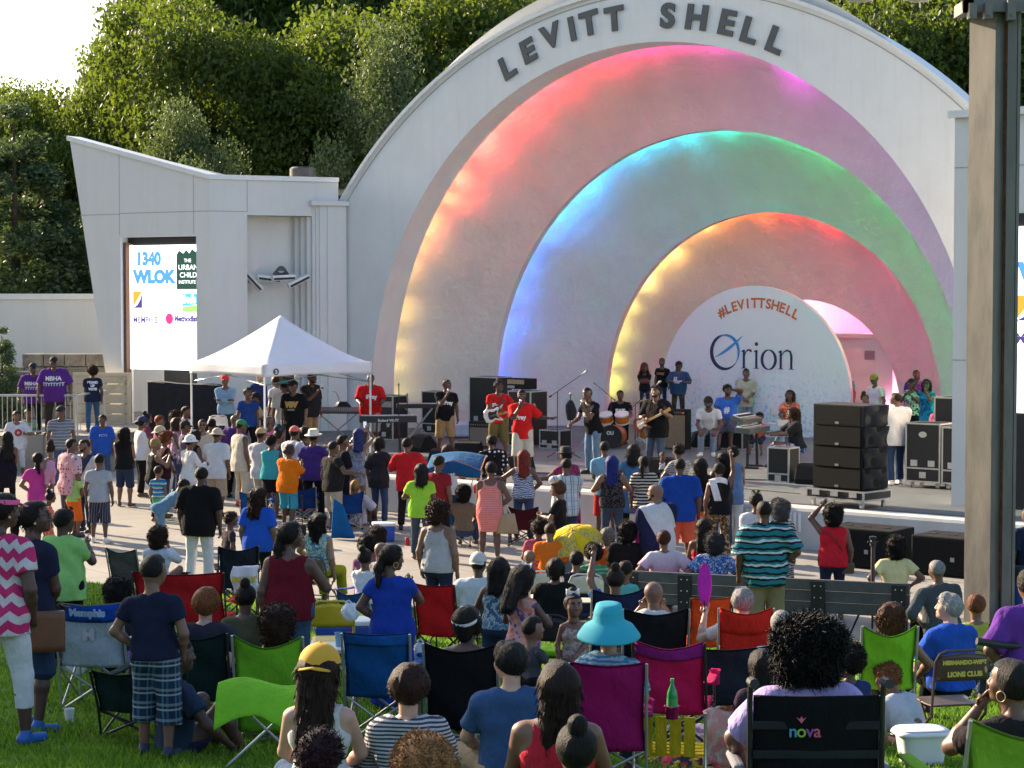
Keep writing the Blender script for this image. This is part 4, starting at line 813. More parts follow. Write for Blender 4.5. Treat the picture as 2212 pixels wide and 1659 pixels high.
# ---- hats and small headgear, head-local
def hat_mb(kind):
    m = MB(); T = Matrix.Translation
    def dome(r_, z0, zt_, sy=1.18, n=20):
        return [(r_ * math.cos(a_), z0 + (zt_ - z0) * math.sin(a_)) for a_ in [math.pi / 2 * i / 7 for i in range(8)]]
    ell = T((0, -.012, 0)) @ Matrix.Diagonal((1, 1.16, 1, 1))
    if kind in ('cap', 'capback', 'flatcap'):
        Rz = Matrix.Rotation(math.pi, 4, 'Z') if kind == 'capback' else Matrix.Identity(4)
        m.lathe(dome(.093, .045, .142 if kind != 'flatcap' else .128), 20, ell, caps=False)
        b_ = MB(); b_.sheet(lambda u_, v: (Vector((math.sin((u_ - .5) * 2.3) * (.086 + .0 * v), .075 + (.075 if kind != 'flatcap' else .035) * v * math.cos((u_ - .5) * 2.6), .052 - .02 * v - .02 * abs(u_ - .5) * 2 * v))), 10, 4, .004)
        m.add([Rz @ Vector(p) for p in b_.v], b_.f); m.tube([(0, -.012, .143), (0, -.012, .146)], .008, 8)
        if kind == 'capback': m.add([(Rz @ Vector(p)) for p in []], [])
    elif kind == 'bucket': m.lathe(dome(.094, .05, .140) [::-1] + [(.094, .04), (.135, .012), (.14, .008), (.137, .004), (.094, .03)], 24, ell, caps=False)
    elif kind == 'sun': m.lathe([(.001, .175), (.05, .176), (.08, .168), (.094, .12), (.10, .07), (.11, .055), (.16, .025), (.198, -.03), (.203, -.04), (.195, -.038), (.157, .013), (.10, .045)], 36, ell, caps=False)
    elif kind == 'fedora': m.lathe([(.001, .150), (.04, .152), (.07, .16), (.083, .14), (.094, .06), (.098, .05), (.15, .058), (.152, .052), (.098, .04)], 24, ell, caps=False)
    elif kind == 'beanie': m.lathe(dome(.092, .03, .138)[::-1] + [(.096, .03), (.096, .012), (.088, .012)], 20, ell, caps=False)
    elif kind == 'hood': m.lathe(dome(.105, .02, .155)[::-1] + [(.12, -.06), (.15, -.14), (.17, -.20)], 20, T((0, -.03, 0)) @ Matrix.Diagonal((1, 1.05, 1, 1)), caps=False); v_ = m.v; keep = [f for f in m.f if not (sum(v_[i][1] for i in f) / len(f) > .055 and sum(v_[i][2] for i in f) / len(f) < .07)]; m.f = keep; m.m = [0] * len(keep)
    elif kind == 'band': m.lathe([(.0885, .035), (.0905, .045), (.0885, .058)], 20, T((0, -.012, 0)) @ Matrix.Rotation(.35, 4, 'X') @ Matrix.Diagonal((1, 1.16, 1, 1)), caps=False)
    elif kind == 'visor': m.lathe([(.091, .045), (.093, .06), (.090, .075)], 20, ell, caps=False); m.sheet(lambda u_, v: (Vector((math.sin((u_ - .5) * 2.3) * .086, .08 + .075 * v * math.cos((u_ - .5) * 2.6), .056 - .02 * v))), 10, 4, .004)
    elif kind == 'bow':
        for s_ in (-1, 1): m.sheet(lambda u_, v: (s_ * (.005 + .065 * u_), -.03 + .02 * math.sin(u_ * 3.1), .135 + (v - .5) * (.02 + .055 * u_) + .01 * math.sin(v * 6)), 6, 4, .008); m.sheet(lambda u_, v: (s_ * (.005 + .03 * u_) + (v - .5) * .02, -.035, .13 - .05 * u_), 4, 2, .005)
        m.lathe([(0, -.012), (.012, -.008), (.014, 0), (.012, .008), (0, .012)], 8, T((0, -.03, .135)), caps=False)
    elif kind == 'glasses' or kind == 'shades':
        for s_ in (-1, 1):
            pts = [Vector((s_ * .032 + .022 * math.cos(a_), .098 - .006 * abs(math.cos(a_)), .012 + .016 * math.sin(a_))) for a_ in [i * .628 for i in range(11)]]; m.tube(pts, .0022, 5, caps=False)
            if kind == 'shades': m.add([p - Vector((0, .001, 0)) for p in pts[:-1]], [tuple(range(10))])
            m.tube([(s_ * .054, .092, .014), (s_ * .078, .05, .018), (s_ * .084, -.01, .02)], .0025, 5)
        m.tube([(-.010, .100, .014), (.010, .100, .014)], .0022, 5)
    elif kind == 'hairglasses':
        for s_ in (-1, 1): m.lathe([(0, 0), (.026, .002), (.02, .006), (0, .007)], 12, T((s_ * .035, .045, .125)) @ Matrix.Rotation(-.8, 4, 'X'), caps=False); m.tube([(s_ * .06, .04, .12), (s_ * .088, -.03, .06)], .003, 5)
    elif kind == 'hoops':
        for s_ in (-1, 1): m.tube([(s_ * .086, -.008 + .024 * math.sin(a_), -.052 + .026 * math.cos(a_)) for a_ in [i * .524 for i in range(13)]], .0025, 5, caps=False)
    elif kind == 'studs':
        for s_ in (-1, 1): m.lathe([(0, -.008), (.009, -.003), (.009, .003), (0, .008)], 8, T((s_ * .089, 0, -.035)) @ Matrix.Rotation(math.pi / 2, 4, 'Y'), caps=False)
    elif kind == 'eyes':
        for s_ in (-1, 1):
            m.lathe([(.0118 * math.sin(a_), .0118 * math.cos(a_)) for a_ in [math.pi * i / 6 for i in range(7)]], 8, T((s_ * .031, .0765, .011)) @ Matrix.Diagonal((1.15, 1, .62, 1)), 0, caps=False); m.lathe([(0, 0), (.0062, .0), (.0, .003)], 8, T((s_ * .031, .0875, .0115)) @ Matrix.Rotation(-math.pi / 2, 4, 'X'), 1, caps=False)
    return m
def hat_obj(kind, parent, M, mats, name):
    key = ('hat', kind, tuple(m.name for m in mats))
    if key not in HM:
        m = hat_mb(kind); me = bpy.data.meshes.new(name); me.from_pydata(m.v, [], m.f)
        for q in mats: me.materials.append(q)
        me.polygons.foreach_set('material_index', m.m); me.polygons.foreach_set('use_smooth', [True] * len(m.f)); me.update(); HM[key] = me
    o = bpy.data.objects.new(name, HM[key]); C.objects.link(o); o.parent = parent; o.matrix_basis = M; return o
# arm poses: hand target (out, forward, up) from the shoulder, elbow hint (out, forward, up)
ARM = {'d': ((.07, .03, -.52), (.4, -.6, 0)), 'D': ((.13, .08, -.50), (.6, -.5, 0)), 'h': ((-.02, .05, -.40), (1, -.5, 0)), 'c': ((-.30, .22, -.20), (.5, .3, -1)), 'f': ((-.17, .22, -.40), (.6, -.3, 0)),
       'm': ((-.13, .24, .03), (.4, .2, -1)), 'u': ((.06, .14, .50), (.6, .2, 0)), 'U': ((-.02, .20, .38), (.8, .2, 0)), 'p': ((-.08, .38, -.10), (.4, 0, -1)), 'k': ((.02, .38, -.28), (.5, -.2, -1)),
       'l': ((-.06, .30, -.38), (.6, -.2, -.3)), 'a': ((.12, .27, -.36), (.7, -.4, 0)), 'b': ((-.10, .20, .10), (.6, .4, -1)), 'w': ((-.02, .50, -.12), (.4, 0, -1)), 's': ((.38, .22, -.22), (.3, -.3, -1)),
       'o': ((-.14, .04, .27), (1, .2, .2)), 'g': ((-.16, .26, -.26), (.7, -.3, -.2)), 'G': ((.18, .34, -.14), (.6, -.2, -1)), 'C': ((-.10, .32, -.02), (.6, 0, -1)), 'B': ((.42, .06, -.10), (0, -.3, -1)), 'q': ((.02, .10, -.47), (.8, -.9, 0)),
       'r': ((.46, .18, -.14), (.2, -.2, -1)), 'F': ((.14, .30, .08), (.7, .1, -1)), 'z': ((.1, .10, -.30), (.8, -1, 0)), 'K': ((-.02, .30, -.20), (.8, -.4, -.6))}
def ik(S_, T_, l1, l2, hint):
    d = T_ - S_; L = np.linalg.norm(d); L = min(max(L, abs(l1 - l2) + .02), l1 + l2 - .004); u_ = unit(d); T_ = S_ + u_ * L
    a_ = (l1 * l1 - l2 * l2 + L * L) / (2 * L); h_ = math.sqrt(max(l1 * l1 - a_ * a_, 0)); p = hint - u_ * (hint @ u_); return S_ + u_ * a_ + unit(p) * h_, T_
SHOE = mat('dark_shoe', (.03, .03, .035), .5); SHOEW = mat('white_shoe', (.7, .7, .7), .5); SAND = mat('sandal', (.12, .08, .05), .6)
LIPM = {}
def lipm(i):
    if i not in LIPM: c = [(.09, .035, .03), (.14, .055, .05), (.2, .085, .075), (.33, .13, .11), (.5, .22, .19)][i]; LIPM[i] = base('lips', c, .4)[0]
    return LIPM[i]
EYEW = base('eye_white', (.30, .27, .25), .35)[0]; EYED = base('pupil', (.01, .008, .006), .2)[0]
WHITEC = (.72, .72, .72)
PEOPLE = []
NPEOPLE = 0
def person(px, py, label, hd=0, h=1.72, s=None, top=('tee', (.5, .5, .5)), bot=None, hair=('buzz', (.012, .009, .008)), sk=1, w=1.0, fem=0, arms='dd', legs='s', turn=0, tilt=0, lean=0,
           hat=None, extra=(), shoe=None, on=None, beard=0, logo=None, group=None, cat='person', seat=None, step=0, dx=0, kid=0, blogo=None, side=0):
    """px,py: pixel of the top of the head in a 2212-wide picture; s: pixels per metre there (or h: standing height)."""
    global NPEOPLE; NPEOPLE += 1
    w = min(1.5, w * 1.07 + .05)
    if bot is None: bot = ('none', (.1, .1, .1)) if top[0] in ('dress', 'maxi', 'bodycon') else ('pants', (.05, .07, .14))
    rj = random.Random(px * 7 + py)
    if legs == 's' and not side and not lean: side = rj.uniform(-.05, .05); lean = rj.uniform(-.03, .08); step = step or rj.uniform(-.09, .09)
    if not turn: turn = rj.uniform(-.32, .32)
    if not tilt: tilt = rj.uniform(-.14, .12)
    sitting = legs in 'tgkc'
    def gnd(x, y): return {'stage': STZ, 'terrace': 1.12, 'ramp': .55}.get(on, gz(x, y)) if not isinstance(on, (int, float)) else on
    hs0 = .62 + .38 * (h / 1.75)
    def skel(H, seatz):
        hs = (.62 + .38 * min(H, 1.9) / 1.75) * 1.07 if not kid else .66 + .38 * H / 1.75
        kb = max(.25, (H - .285 * hs) / 1.47); return hs, kb
    def solve_local(H, seatz):
        hs, kb = skel(H, seatz); hipz = .93 * kb if not sitting else seatz + .10 * kb
        tl = lean; T = rot('X', -tl) @ rot('Y', side); hc = np.array([0, 0, hipz]) + T @ V3(0, .0, .54 * kb) + rot('X', -tl * .5) @ V3(0, .035 * hs, .17 * hs); return hs, kb, hipz, T, hc
    SIT0 = {'t': .42, 'g': .05, 'k': .12, 'c': .42}.get(legs, 0) if seat is None else seat
    if s is None:                     # solve depth from the height
        Y = 40.0
        hs, kb, hipz, T, hc = solve_local(h, SIT0); ht = hc[2] + .115 * hs
        lo_, hi_ = 6.0, 75.0
        for _ in range(40):
            Y = (lo_ + hi_) / 2; p = at(px, py, Y)
            if p.z > gnd(p.x, Y) + ht: hi_ = Y if (HOR > 0 and py > HOR) and False else hi_; lo_ = Y
            else: hi_ = Y
        s = F / Y
    else: Y = F / s
    p = at(px, py, Y); g_ = gnd(p.x, Y); want = p.z - g_
    if sitting:
        H = h; hs, kb, hipz, T, hc = solve_local(H, SIT0); dz = want - (hc[2] + .115 * hs); SIT0 = max(.03, SIT0 + dz); hs, kb, hipz, T, hc = solve_local(H, SIT0)
        ht = hc[2] + .115 * hs
    else:
        H = h
        for _ in range(6):
            hs, kb, hipz, T, hc = solve_local(H, 0); ht = hc[2] + .115 * hs; H = H * want / ht if want > .3 else H
        hs, kb, hipz, T, hc = solve_local(H, 0); ht = want
    dzr = want - (hc[2] + .115 * hs)
    PEOPLE.append((label, round(px), round(py), round(s), round(H, 2), round(want, 2), round(SIT0, 2), round(dzr, 2)))
    hdr = R(hd); c_, s_ = math.cos(hdr), math.sin(hdr); off = Vector((c_ * hc[0] - s_ * hc[1], s_ * hc[0] + c_ * hc[1], 0))
    root = empty('person', (p.x - off.x, Y - off.y, g_ + (dzr if sitting and dzr < 0 else 0)), hdr, label, cat, group)
    vox = min(.022, max(.0115, 1.35 / (s * .463)));
    if kid or H < 1.3: vox = min(vox, .017)
    fwd = T @ V3(0, 1, 0); kf = math.sqrt(kb) if kid else kb
    hip = V3(0, 0, hipz); tp = lambda x, y, z: hip + T @ (V3(x, y, z) * kb)
    w2 = .72 + .28 * w; sw = (.170 if fem else .190) * (.6 + .4 * w); off_ = 0
    hwf = 1.0
    def torso(o=0.0, k=.05):
        r_ = []; hw = 1.06 if fem else 1.0
        r_ += [Prim(tp(-.072 * w * hw, -.005, .02), tp(.072 * w * hw, -.005, .02), (.112 * w2 * hw) * kb + o, k=k, fw=fwd, fl=.92), Prim(tp(-.045 * w, .0 + .05 * max(0, w - 1), .16), tp(.045 * w, .0 + .05 * max(0, w - 1), .16), (.100 if fem else .108) * w * kb + o, k=.08 * kb, fw=fwd, fl=.86 + .12 * max(0, w - 1)),
               Prim(tp(-.075 * w2, .0, .34), tp(.075 * w2, .0, .34), .115 * w2 * kb + o, k=.08 * kb, fw=fwd, fl=.88), Prim(tp(-sw * .8, -.012, .468), tp(sw * .8, -.012, .468), .058 * w2 * kb + o, k=.07 * kb), Prim(tp(-.06, -.015, .50), tp(.06, -.015, .50), .055 * kb + o, k=.06 * kb)]
        if fem: r_ += [Prim(tp(q * .075 * w2, .085 * w2, .335), tp(q * .07 * w2, .08 * w2, .32), .062 * w2 * kb + o, k=.04) for q in (-1, 1)]
        r_ += [Prim(tp(q * .075, -.055 * w2, -.03), tp(q * .075, -.05 * w2, -.04), .092 * w2 * hw * kb + o, k=.05) for q in (-1, 1)]
        return r_
    sh = {}; limbs = {}
    for q, key in ((1, arms[0]), (-1, arms[1])):      # q=1: the person's right side (x>0)
        S0 = tp(q * sw, -.01, .462); t_, hn = ARM[key]; tz = V3(q * t_[0], t_[1], t_[2]) * kb
        Tg = S0 + (T @ tz if key not in 'd' else tz); E_, W_ = ik(S0, Tg, .285 * kb, .255 * kb, T @ V3(q * hn[0], hn[1], hn[2])); limbs[q] = (S0, E_, W_)
    def armp(o=0.0):
        r_ = []
        for q in (1, -1):
            S0, E_, W_ = limbs[q]; aw = .75 + .25 * w + (.12 * (w - 1))
            r_ += [Prim(S0, E_, (.052 * aw) * kb + o, (.040 * aw) * kb + o, k=.025 * kb), Prim(E_, E_ + (W_ - E_) * .35, .040 * aw * kb + o, .040 * aw * kb + o, k=.02), Prim(E_ + (W_ - E_) * .35, W_, .040 * aw * kb + o, .026 * aw * kb + o, k=.02)]
        return r_
    # legs
    hx = .09 * (.8 + .2 * w); lg = {}
    for q in (1, -1):
        Hp = hip + V3(q * hx * kb, 0, 0)
        if legs == 's': Ft = V3(q * (.13 + .01 * w) * kb + side * .0, q * step * kb, .075 * kb); hn = V3(q * .15, 1, 0)
        elif legs == 'w': Ft = V3(q * .13 * kb, q * .16 * kb, .075 * kb); hn = V3(q * .2, 1, 0)
        elif legs == 't': Ft = V3(q * .14, .46 * kb + q * .03, .075); hn = V3(q * .15, 1, 1)
        elif legs == 'c': Ft = V3(q * .30, .20, .30 if q > 0 else .12); hn = V3(q * .3, 1, 1)
        elif legs == 'g': Ft = V3(-q * .12, .36 * kb, .09); hn = V3(q * 1.2, 1, .3)
        elif legs == 'k': Ft = V3(q * .12, -.30 * kb, .10); hn = V3(q * .1, 1, -.1)
        K_, A_ = ik(Hp, Ft, .44 * kb, .42 * kb, hn); lg[q] = (Hp, K_, A_)
        if legs == 'k': K_ = V3(q * .13, .22 * kb, .08); A_ = V3(q * .12, -.18 * kb, .06); lg[q] = (Hp, K_, A_)
    lw_ = (.8 + .2 * w) * (1.05 if fem else 1)
    def legp(o=0.0, upto=9):
        r_ = []
        for q in (1, -1):
            Hp, K_, A_ = lg[q]; cm = K_ + (A_ - K_) * .3
            r_ += [Prim(Hp, K_, .086 * lw_ * kb + o, .054 * lw_ * kb + o, k=.04), Prim(K_, cm, .052 * lw_ * kb + o, .054 * lw_ * kb + o, k=.03), Prim(cm, A_, .054 * lw_ * kb + o, .036 * kb + o, k=.03)]
        return r_
    def footd(q):
        d = V3(q * .25, 1, 0); return unit(d)
    if legs == 'k': footd = lambda q: V3(0, -1, -.1)
    foot = [Prim(lg[q][2] + V3(0, 0, -.035 * kb), lg[q][2] + footd(q) * .15 * kb + V3(0, 0, -.05 * kb), .036 * kb, .028 * kb, k=.03) for q in (1, -1)]
    hm_rot = rot('X', -lean * .5) @ rot('Z', turn) @ rot('X', tilt)
    neck = [Prim(tp(0, -.02, .48), hc + hm_rot @ V3(0, -.032, -.03) * hs, .056 * kb * (.8 if fem else 1) * (.9 + .1 * w), .050 * hs * (.88 if fem else 1), k=.04)]
    bodyp = torso(0) + armp() + legp() + foot + neck
    V, Q = snet(*field(bodyp, vox)); mi = np.zeros(len(Q), int)
    hv, hq, hmi = head_mesh(min(.0105, max(.0055, vox * .5)), bool(fem)); hv = (hv * hs) @ hm_rot.T + hc; n0 = len(V); V = np.concatenate([V, hv]); Q = np.concatenate([Q, hq + n0]); mi = np.concatenate([mi, hmi])
    # hands
    hb = MB()
    for q in (1, -1):
        S0, E_, W_ = limbs[q]; d = unit(W_ - E_); key = arms[0 if q > 0 else 1]; pn = np.cross(d, V3(q, 0, 0)) if abs(d[0]) < .8 else np.cross(d, V3(0, 1, 0)); pn = unit(pn)
        if key in 'dDq': pn = V3(-q, 0, 0) - d * (-q * d[0]); pn = unit(pn)
        acr = unit(np.cross(d, pn)); hk = kb * (1.0 if not kid else 1.1); pc = W_ + d * .045 * hk
        hb.tube([W_ - d * .02 * hk, W_ + d * .012 * hk, pc, W_ + d * .092 * hk], [.025 * hk, .026 * hk, .030 * hk, .026 * hk], 8)
        fist = key in 'mgGK'
        thd = acr if (acr @ (V3(0, 1, 0) if key in 'dDq' else V3(0, 0, 1))) > 0 else -acr
        for i, (o_, L_) in enumerate(((.026, .068), (.009, .077), (-.008, .072), (-.024, .056))):
            b0 = W_ + d * .088 * hk + thd * o_ * hk; cu_ = .9 if fist else .28 + .07 * i; d1 = unit(d * math.cos(cu_) + pn * math.sin(cu_)); d2 = unit(d * math.cos(cu_ * 2.3) + pn * math.sin(cu_ * 2.3)); L_ *= hk
            hb.tube([b0 - d * .012, b0 + d1 * L_ * .5, b0 + d1 * L_ * .5 + d2 * L_ * .5], [.0095 * hk, .0088 * hk, .0065 * hk], 6)
        b0 = W_ + d * .03 * hk + thd * .022 * hk; d1 = unit(thd * .7 + d * .7 + pn * .25); hb.tube([b0, b0 + d1 * .035 * hk, b0 + d1 * .035 * hk + unit(d + pn * .5) * .03 * hk], [.013 * hk, .0105 * hk, .008 * hk], 6)
    tri = [f for f in hb.f]; nh = len(V); V = np.concatenate([V, np.array(hb.v)])
    allf = [tuple(f) for f in Q] + [tuple(i + nh for i in f) for f in tri]
    me = bpy.data.meshes.new('body'); me.from_pydata(V.tolist(), [], allf); mi = np.concatenate([mi, np.zeros(len(tri), int)])
    for m_ in (skin(sk), lipm(sk), hairm((.012, .009, .008))): me.materials.append(m_)
    me.polygons.foreach_set('material_index', mi); me.polygons.foreach_set('use_smooth', [True] * len(allf)); me.update()
    body = bpy.data.objects.new('body', me); C.objects.link(body); body.parent = root
    def addf(name, prims, mt, cuts=(), fold=.006, fst=(1, 1, .45)):
        V_, Q_ = snet(*field(prims, vox, cuts, fold * min(1.2, kb), fst))
        if len(Q_) == 0: return None
        o = bpy.data.objects.new(name, npmesh(name, V_, Q_, [mt])); C.objects.link(o); o.parent = root; return o
    Ti = T.T
    def loc(X, Y, Z): x, y, z = X - hip[0], Y - hip[1], Z - hip[2]; return (Ti[0, 0] * x + Ti[0, 1] * y + Ti[0, 2] * z) / kb, (Ti[1, 0] * x + Ti[1, 1] * y + Ti[1, 2] * z) / kb, (Ti[2, 0] * x + Ti[2, 1] * y + Ti[2, 2] * z) / kb
    def ball(cx, cy, cz, r_, sy=1): return lambda X, Y, Z: (lambda l: (r_ - np.sqrt((l[0] - cx) ** 2 + ((l[1] - cy) / sy) ** 2 + (l[2] - cz) ** 2)) * kb)(loc(X, Y, Z))
    # ---- lower clothing
    bk, bc = bot[0], cloth(bot[1]); lo_o = {'pants': .018, 'jeans': .010, 'tight': .005, 'shorts': .022, 'bigshorts': .038, 'longshorts': .042, 'capri': .014, 'skirt': .015, 'none': 0, 'baggy': .034}[bk]
    if bk != 'none':
        prs = [p_ for i, p_ in enumerate(torso(.009)) if i == 0 or i >= len(torso(0)) - 2]; o_ = lo_o * kb
        if bk == 'skirt':
            prs += legp(.012)[0:1] + legp(.012)[3:4]; zb = hipz - .36 * kb if not sitting else 0
            if not sitting: prs = prs[:3] + [Prim(hip + V3(0, 0, .02), V3(0, 0, zb), .165 * w2 * kb, .17 * w2 * kb, k=.04, fw=V3(0, 1, 0), fl=.78, cut=True)]
        else:
            fr_ = {'shorts': (1.0, .08), 'longshorts': (1.0, .45), 'bigshorts': (1.0, .22), 'capri': (1.0, .55)}.get(bk, (1, .93))
            for q in (1, -1):
                Hp, K_, A_ = lg[q]; e = K_ + (A_ - K_) * fr_[1]; fl_ = .012 * kb if bk in ('shorts', 'bigshorts', 'longshorts', 'baggy') else 0
                prs += [Prim(Hp, K_, .088 * lw_ * kb + o_, .058 * lw_ * kb + o_ + fl_, k=.04, cut=False), Prim(K_, e, .058 * lw_ * kb + o_ + fl_, (.056 if bk in ('shorts', 'bigshorts', 'longshorts') else .052 if bk in ('pants', 'baggy') else .048) * lw_ * kb + o_ + fl_ * 1.6, k=.02, cut=True)]
        wz = .11 if top[0] != 'crop' else .14
        o = addf({'skirt': 'skirt', 'shorts': 'shorts', 'bigshorts': 'shorts'}.get(bk, 'trousers'), prs, bc, [lambda X, Y, Z: (loc(X, Y, Z)[2] - wz) * kb], .007 if bk not in ('tight',) else .002, (1, 1, .8))
    # ---- shoes
    if legs != 'k' or True:
        for q in (1, -1):
            A_ = lg[q][2]; d = footd(q); e = A_ + d * .155 * kb + V3(0, 0, -.045 * kb)
            prs = [Prim(A_ + V3(0, 0, -.03 * kb) - d * .035 * kb, e, .040 * kb, .036 * kb, k=.02)]
            if shoe is not SAND: prs.append(Prim(A_ + V3(0, 0, -.03) * kb, A_ + V3(0, 0, .015) * kb, .043 * kb, k=.02))
            zc = A_[2] - .073 * kb
            V_, Q_ = snet(*field(prs, min(vox, .014), [lambda X, Y, Z: zc - Z])); o = bpy.data.objects.new('shoe', npmesh('shoe', V_, Q_, [shoe or (SAND if fem else SHOE)])); C.objects.link(o); o.parent = root
    # ---- upper clothing
    tk = top[0]; tc_ = cloth(top[1]); to = {'tee': .016, 'polo': .016, 'bigtee': .030, 'long': .016, 'tank': .009, 'cami': .007, 'dress': .010, 'maxi': .014, 'sless': .012, 'drape': .022, 'shirt': .020, 'bodycon': .006, 'jersey': .022, 'crop': .008, 'hoodie': .03}[tk]
    prs = torso(to * kb); cuts = []
    hem = {'tank': .07, 'cami': .07, 'crop': -.04, 'sless': .08, 'bigtee': .17, 'hoodie': .12, 'drape': .15, 'jersey': .20, 'shirt': .14, 'long': .10}.get(tk, .10)
    if w > 1.2 and tk in ('tee', 'polo'): hem = .13
    if kid: hem = .03
    if tk in ('dress', 'maxi', 'bodycon'):
        if not sitting:
            zb = {'dress': .50, 'maxi': .10, 'bodycon': .56}[tk] * kb; fl = {'dress': .19, 'maxi': .24, 'bodycon': .15}[tk] * w2
            prs += [Prim(tp(0, 0, .10), V3(0, -.015, hipz - .06 * kb), .155 * w2 * kb, .208 * w2 * kb, k=.06, fw=V3(0, 1, 0), fl=.76), Prim(V3(0, -.015, hipz - .06 * kb), V3(0, 0, zb), .208 * w2 * kb, max(fl, .198 * w2 * (1 if tk != 'bodycon' else .86)) * kb, k=.04, fw=V3(0, 1, 0), fl=.76, cut=True)]
        else: prs += [Prim(lg[q][0], lg[q][1], .10 * lw_ * kb, .085 * kb, k=.08) for q in (1, -1)]
    else:
        if not sitting: prs += [Prim(tp(0, .02 * (w - 1), .12), tp(0, -.012, -hem - .005), (.150 + .1 * max(0, w - 1)) * w2 * kb + to * .5, ((.212 if fem else .202) * w2 * hwf + .4 * to) * kb + to * .4, k=.05, fw=fwd, fl=.76, cut=True)] if tk != 'crop' else []
        cuts.append(lambda X, Y, Z: (-(.03 if sitting else hem) - loc(X, Y, Z)[2]) * kb)
    sl = {'tee': .58, 'polo': .55, 'bigtee': .92, 'drape': .80, 'shirt': .72, 'long': 2, 'hoodie': 2}.get(tk, 0)
    ag = .75 + .25 * w
    for q in (1, -1):
        S0, E_, W_ = limbs[q]
        if 0 < sl <= 1: e = S0 + (E_ - S0) * sl; prs.append(Prim(S0, e, .060 * ag * kb + to * kb, (.058 * ag + to * 1.1) * kb, k=.03 * kb, cut=True))
        elif sl == 2: prs += [Prim(S0, E_, .058 * ag * kb + to, .050 * ag * kb + to * .8, k=.03), Prim(E_, E_ + (W_ - E_) * .93, .048 * ag * kb + to * .8, .036 * kb + to * .6, k=.02, cut=True)]
    if tk in ('tank', 'cami', 'bodycon', 'jersey', 'maxi2') or (tk == 'dress' and fem == 2):
        r_n = {'cami': .135, 'tank': .115, 'bodycon': .12, 'jersey': .085}.get(tk, .115); cuts.append(ball(0, .03 if tk != 'bodycon' else -.0, .56, r_n + .02))
        for q in (1, -1): cuts.append(ball(q * (sw + .015), -.01, .455, {'jersey': .075, 'tank': .088, 'cami': .115, 'bodycon': .11}.get(tk, .09)))
    elif tk == 'sless': cuts.append(ball(0, .02, .565, .10))
    else: cuts.append(ball(0, .02, .575, .092 if not fem else .105))
    if tk in ('tank', 'cami', 'bodycon', 'sless', 'jersey', 'dress', 'maxi') and tk not in ('dress', 'maxi'):
        for q in (1, -1): cuts.append(lambda X, Y, Z, q=q: (q * loc(X, Y, Z)[0] - sw - .035) * kb)
    if tk in ('dress', 'maxi') and fem != 2:
        for q in (1, -1): prs.append(Prim(limbs[q][0], limbs[q][0] + (limbs[q][1] - limbs[q][0]) * .42, .066 * ag * kb, .068 * ag * kb, k=.03, cut=True))
    fo = {'tee': .008, 'bigtee': .013, 'drape': .017, 'bodycon': .0015, 'tank': .005, 'cami': .005, 'shirt': .011, 'hoodie': .013}.get(tk, .008)
    f3 = (1, 1, .35) if tk in ('drape', 'maxi', 'dress') else (1, 1, .6)
    if s > 170: fo *= 1.9; f3 = (1.6, 1.6, .8)
    shirt = addf({'dress': 'dress', 'maxi': 'dress', 'bodycon': 'dress', 'tank': 'tank_top', 'cami': 'camisole'}.get(tk, 'shirt'), prs, tc_, cuts, fo, f3)
    if tk in ('polo', 'shirt'):
        addf('collar', [Prim(tp(0, -.018, .505), tp(0, -.012, .545), .075 * kb, .070 * kb, k=.01)], tc_, [lambda X, Y, Z: (loc(X, Y, Z)[2] - .538) * kb, ball(0, .02, .575, .063)], 0)
    if tk in ('cami', 'bodycon', 'tank') and s > 120:
        mb = MB()
        for q in (1, -1): mb.tube([tp(q * .085, .085, .37), tp(q * .10, .04, .50), tp(q * .095, -.05, .50), tp(q * .075, -.105, .37)], .009 * kb, 6)
        mb.build('strap', tc_, root, smooth=True)
    Mh = Matrix.Translation(Vector(hc)) @ Matrix(hm_rot.tolist()).to_4x4() @ Matrix.Scale(hs, 4)
    hh = .008 if s > 140 else .011
    if hair and hair[0] != 'bald':
        kind = hair[0]
        if hat in ('cap', 'capback', 'bucket', 'fedora', 'beanie', 'flatcap') or (isinstance(hat, tuple) and hat[0] in ('cap', 'capback', 'bucket', 'fedora', 'beanie', 'flatcap')):
            kind = {'afro': 'short', 'twist': 'short'}.get(kind, kind)
        hair_obj(kind, hh, root, Mh, hairm(hair[1], kind in ('buzz', 'fade', 'afro', 'twist', 'spiky', 'puff', 'curlbob', 'bigcurl', 'short', 'longcurl', 'beard')))
    if beard: hair_obj('beard', hh, root, Mh, hairm((.012, .009, .008) if beard == 1 else (.3, .3, .3), True), 'beard')
    hats = [] if not hat else (hat if isinstance(hat, list) else [hat])
    nmz = {'cap': 'cap', 'capback': 'cap', 'flatcap': 'cap', 'bucket': 'hat', 'sun': 'hat', 'fedora': 'hat', 'beanie': 'cap', 'hood': 'hood', 'band': 'headband', 'visor': 'visor', 'bow': 'hair_bow', 'glasses': 'glasses', 'shades': 'sunglasses', 'hairglasses': 'sunglasses', 'hoops': 'earrings', 'studs': 'earrings'}
    for kk, col in hats:
        hsc = 1.04 if kk == 'sun' else 1.0 if kk in ('hoops', 'shades', 'glasses', 'studs', 'bow', 'hairglasses') else 1.21 if hair and hair[0] in ('xlong', 'long', 'longcurl', 'curlbob', 'bob') else 1.07
        hat_obj(kk, root, Mh @ Matrix.Diagonal((hsc, hsc, 1 + (hsc - 1) * .6, 1)), [mat('headgear_' + kk, col, .35 if kk in ('hoops', 'shades', 'glasses', 'hairglasses') else .8, .8 if kk == 'hoops' else 0, vary=.05)], nmz[kk])
    if abs(((hd + math.degrees(turn) + 180) % 360) - 180) > 50 or s > 200: hat_obj('eyes', root, Mh, [EYEW, EYED], 'eyes')
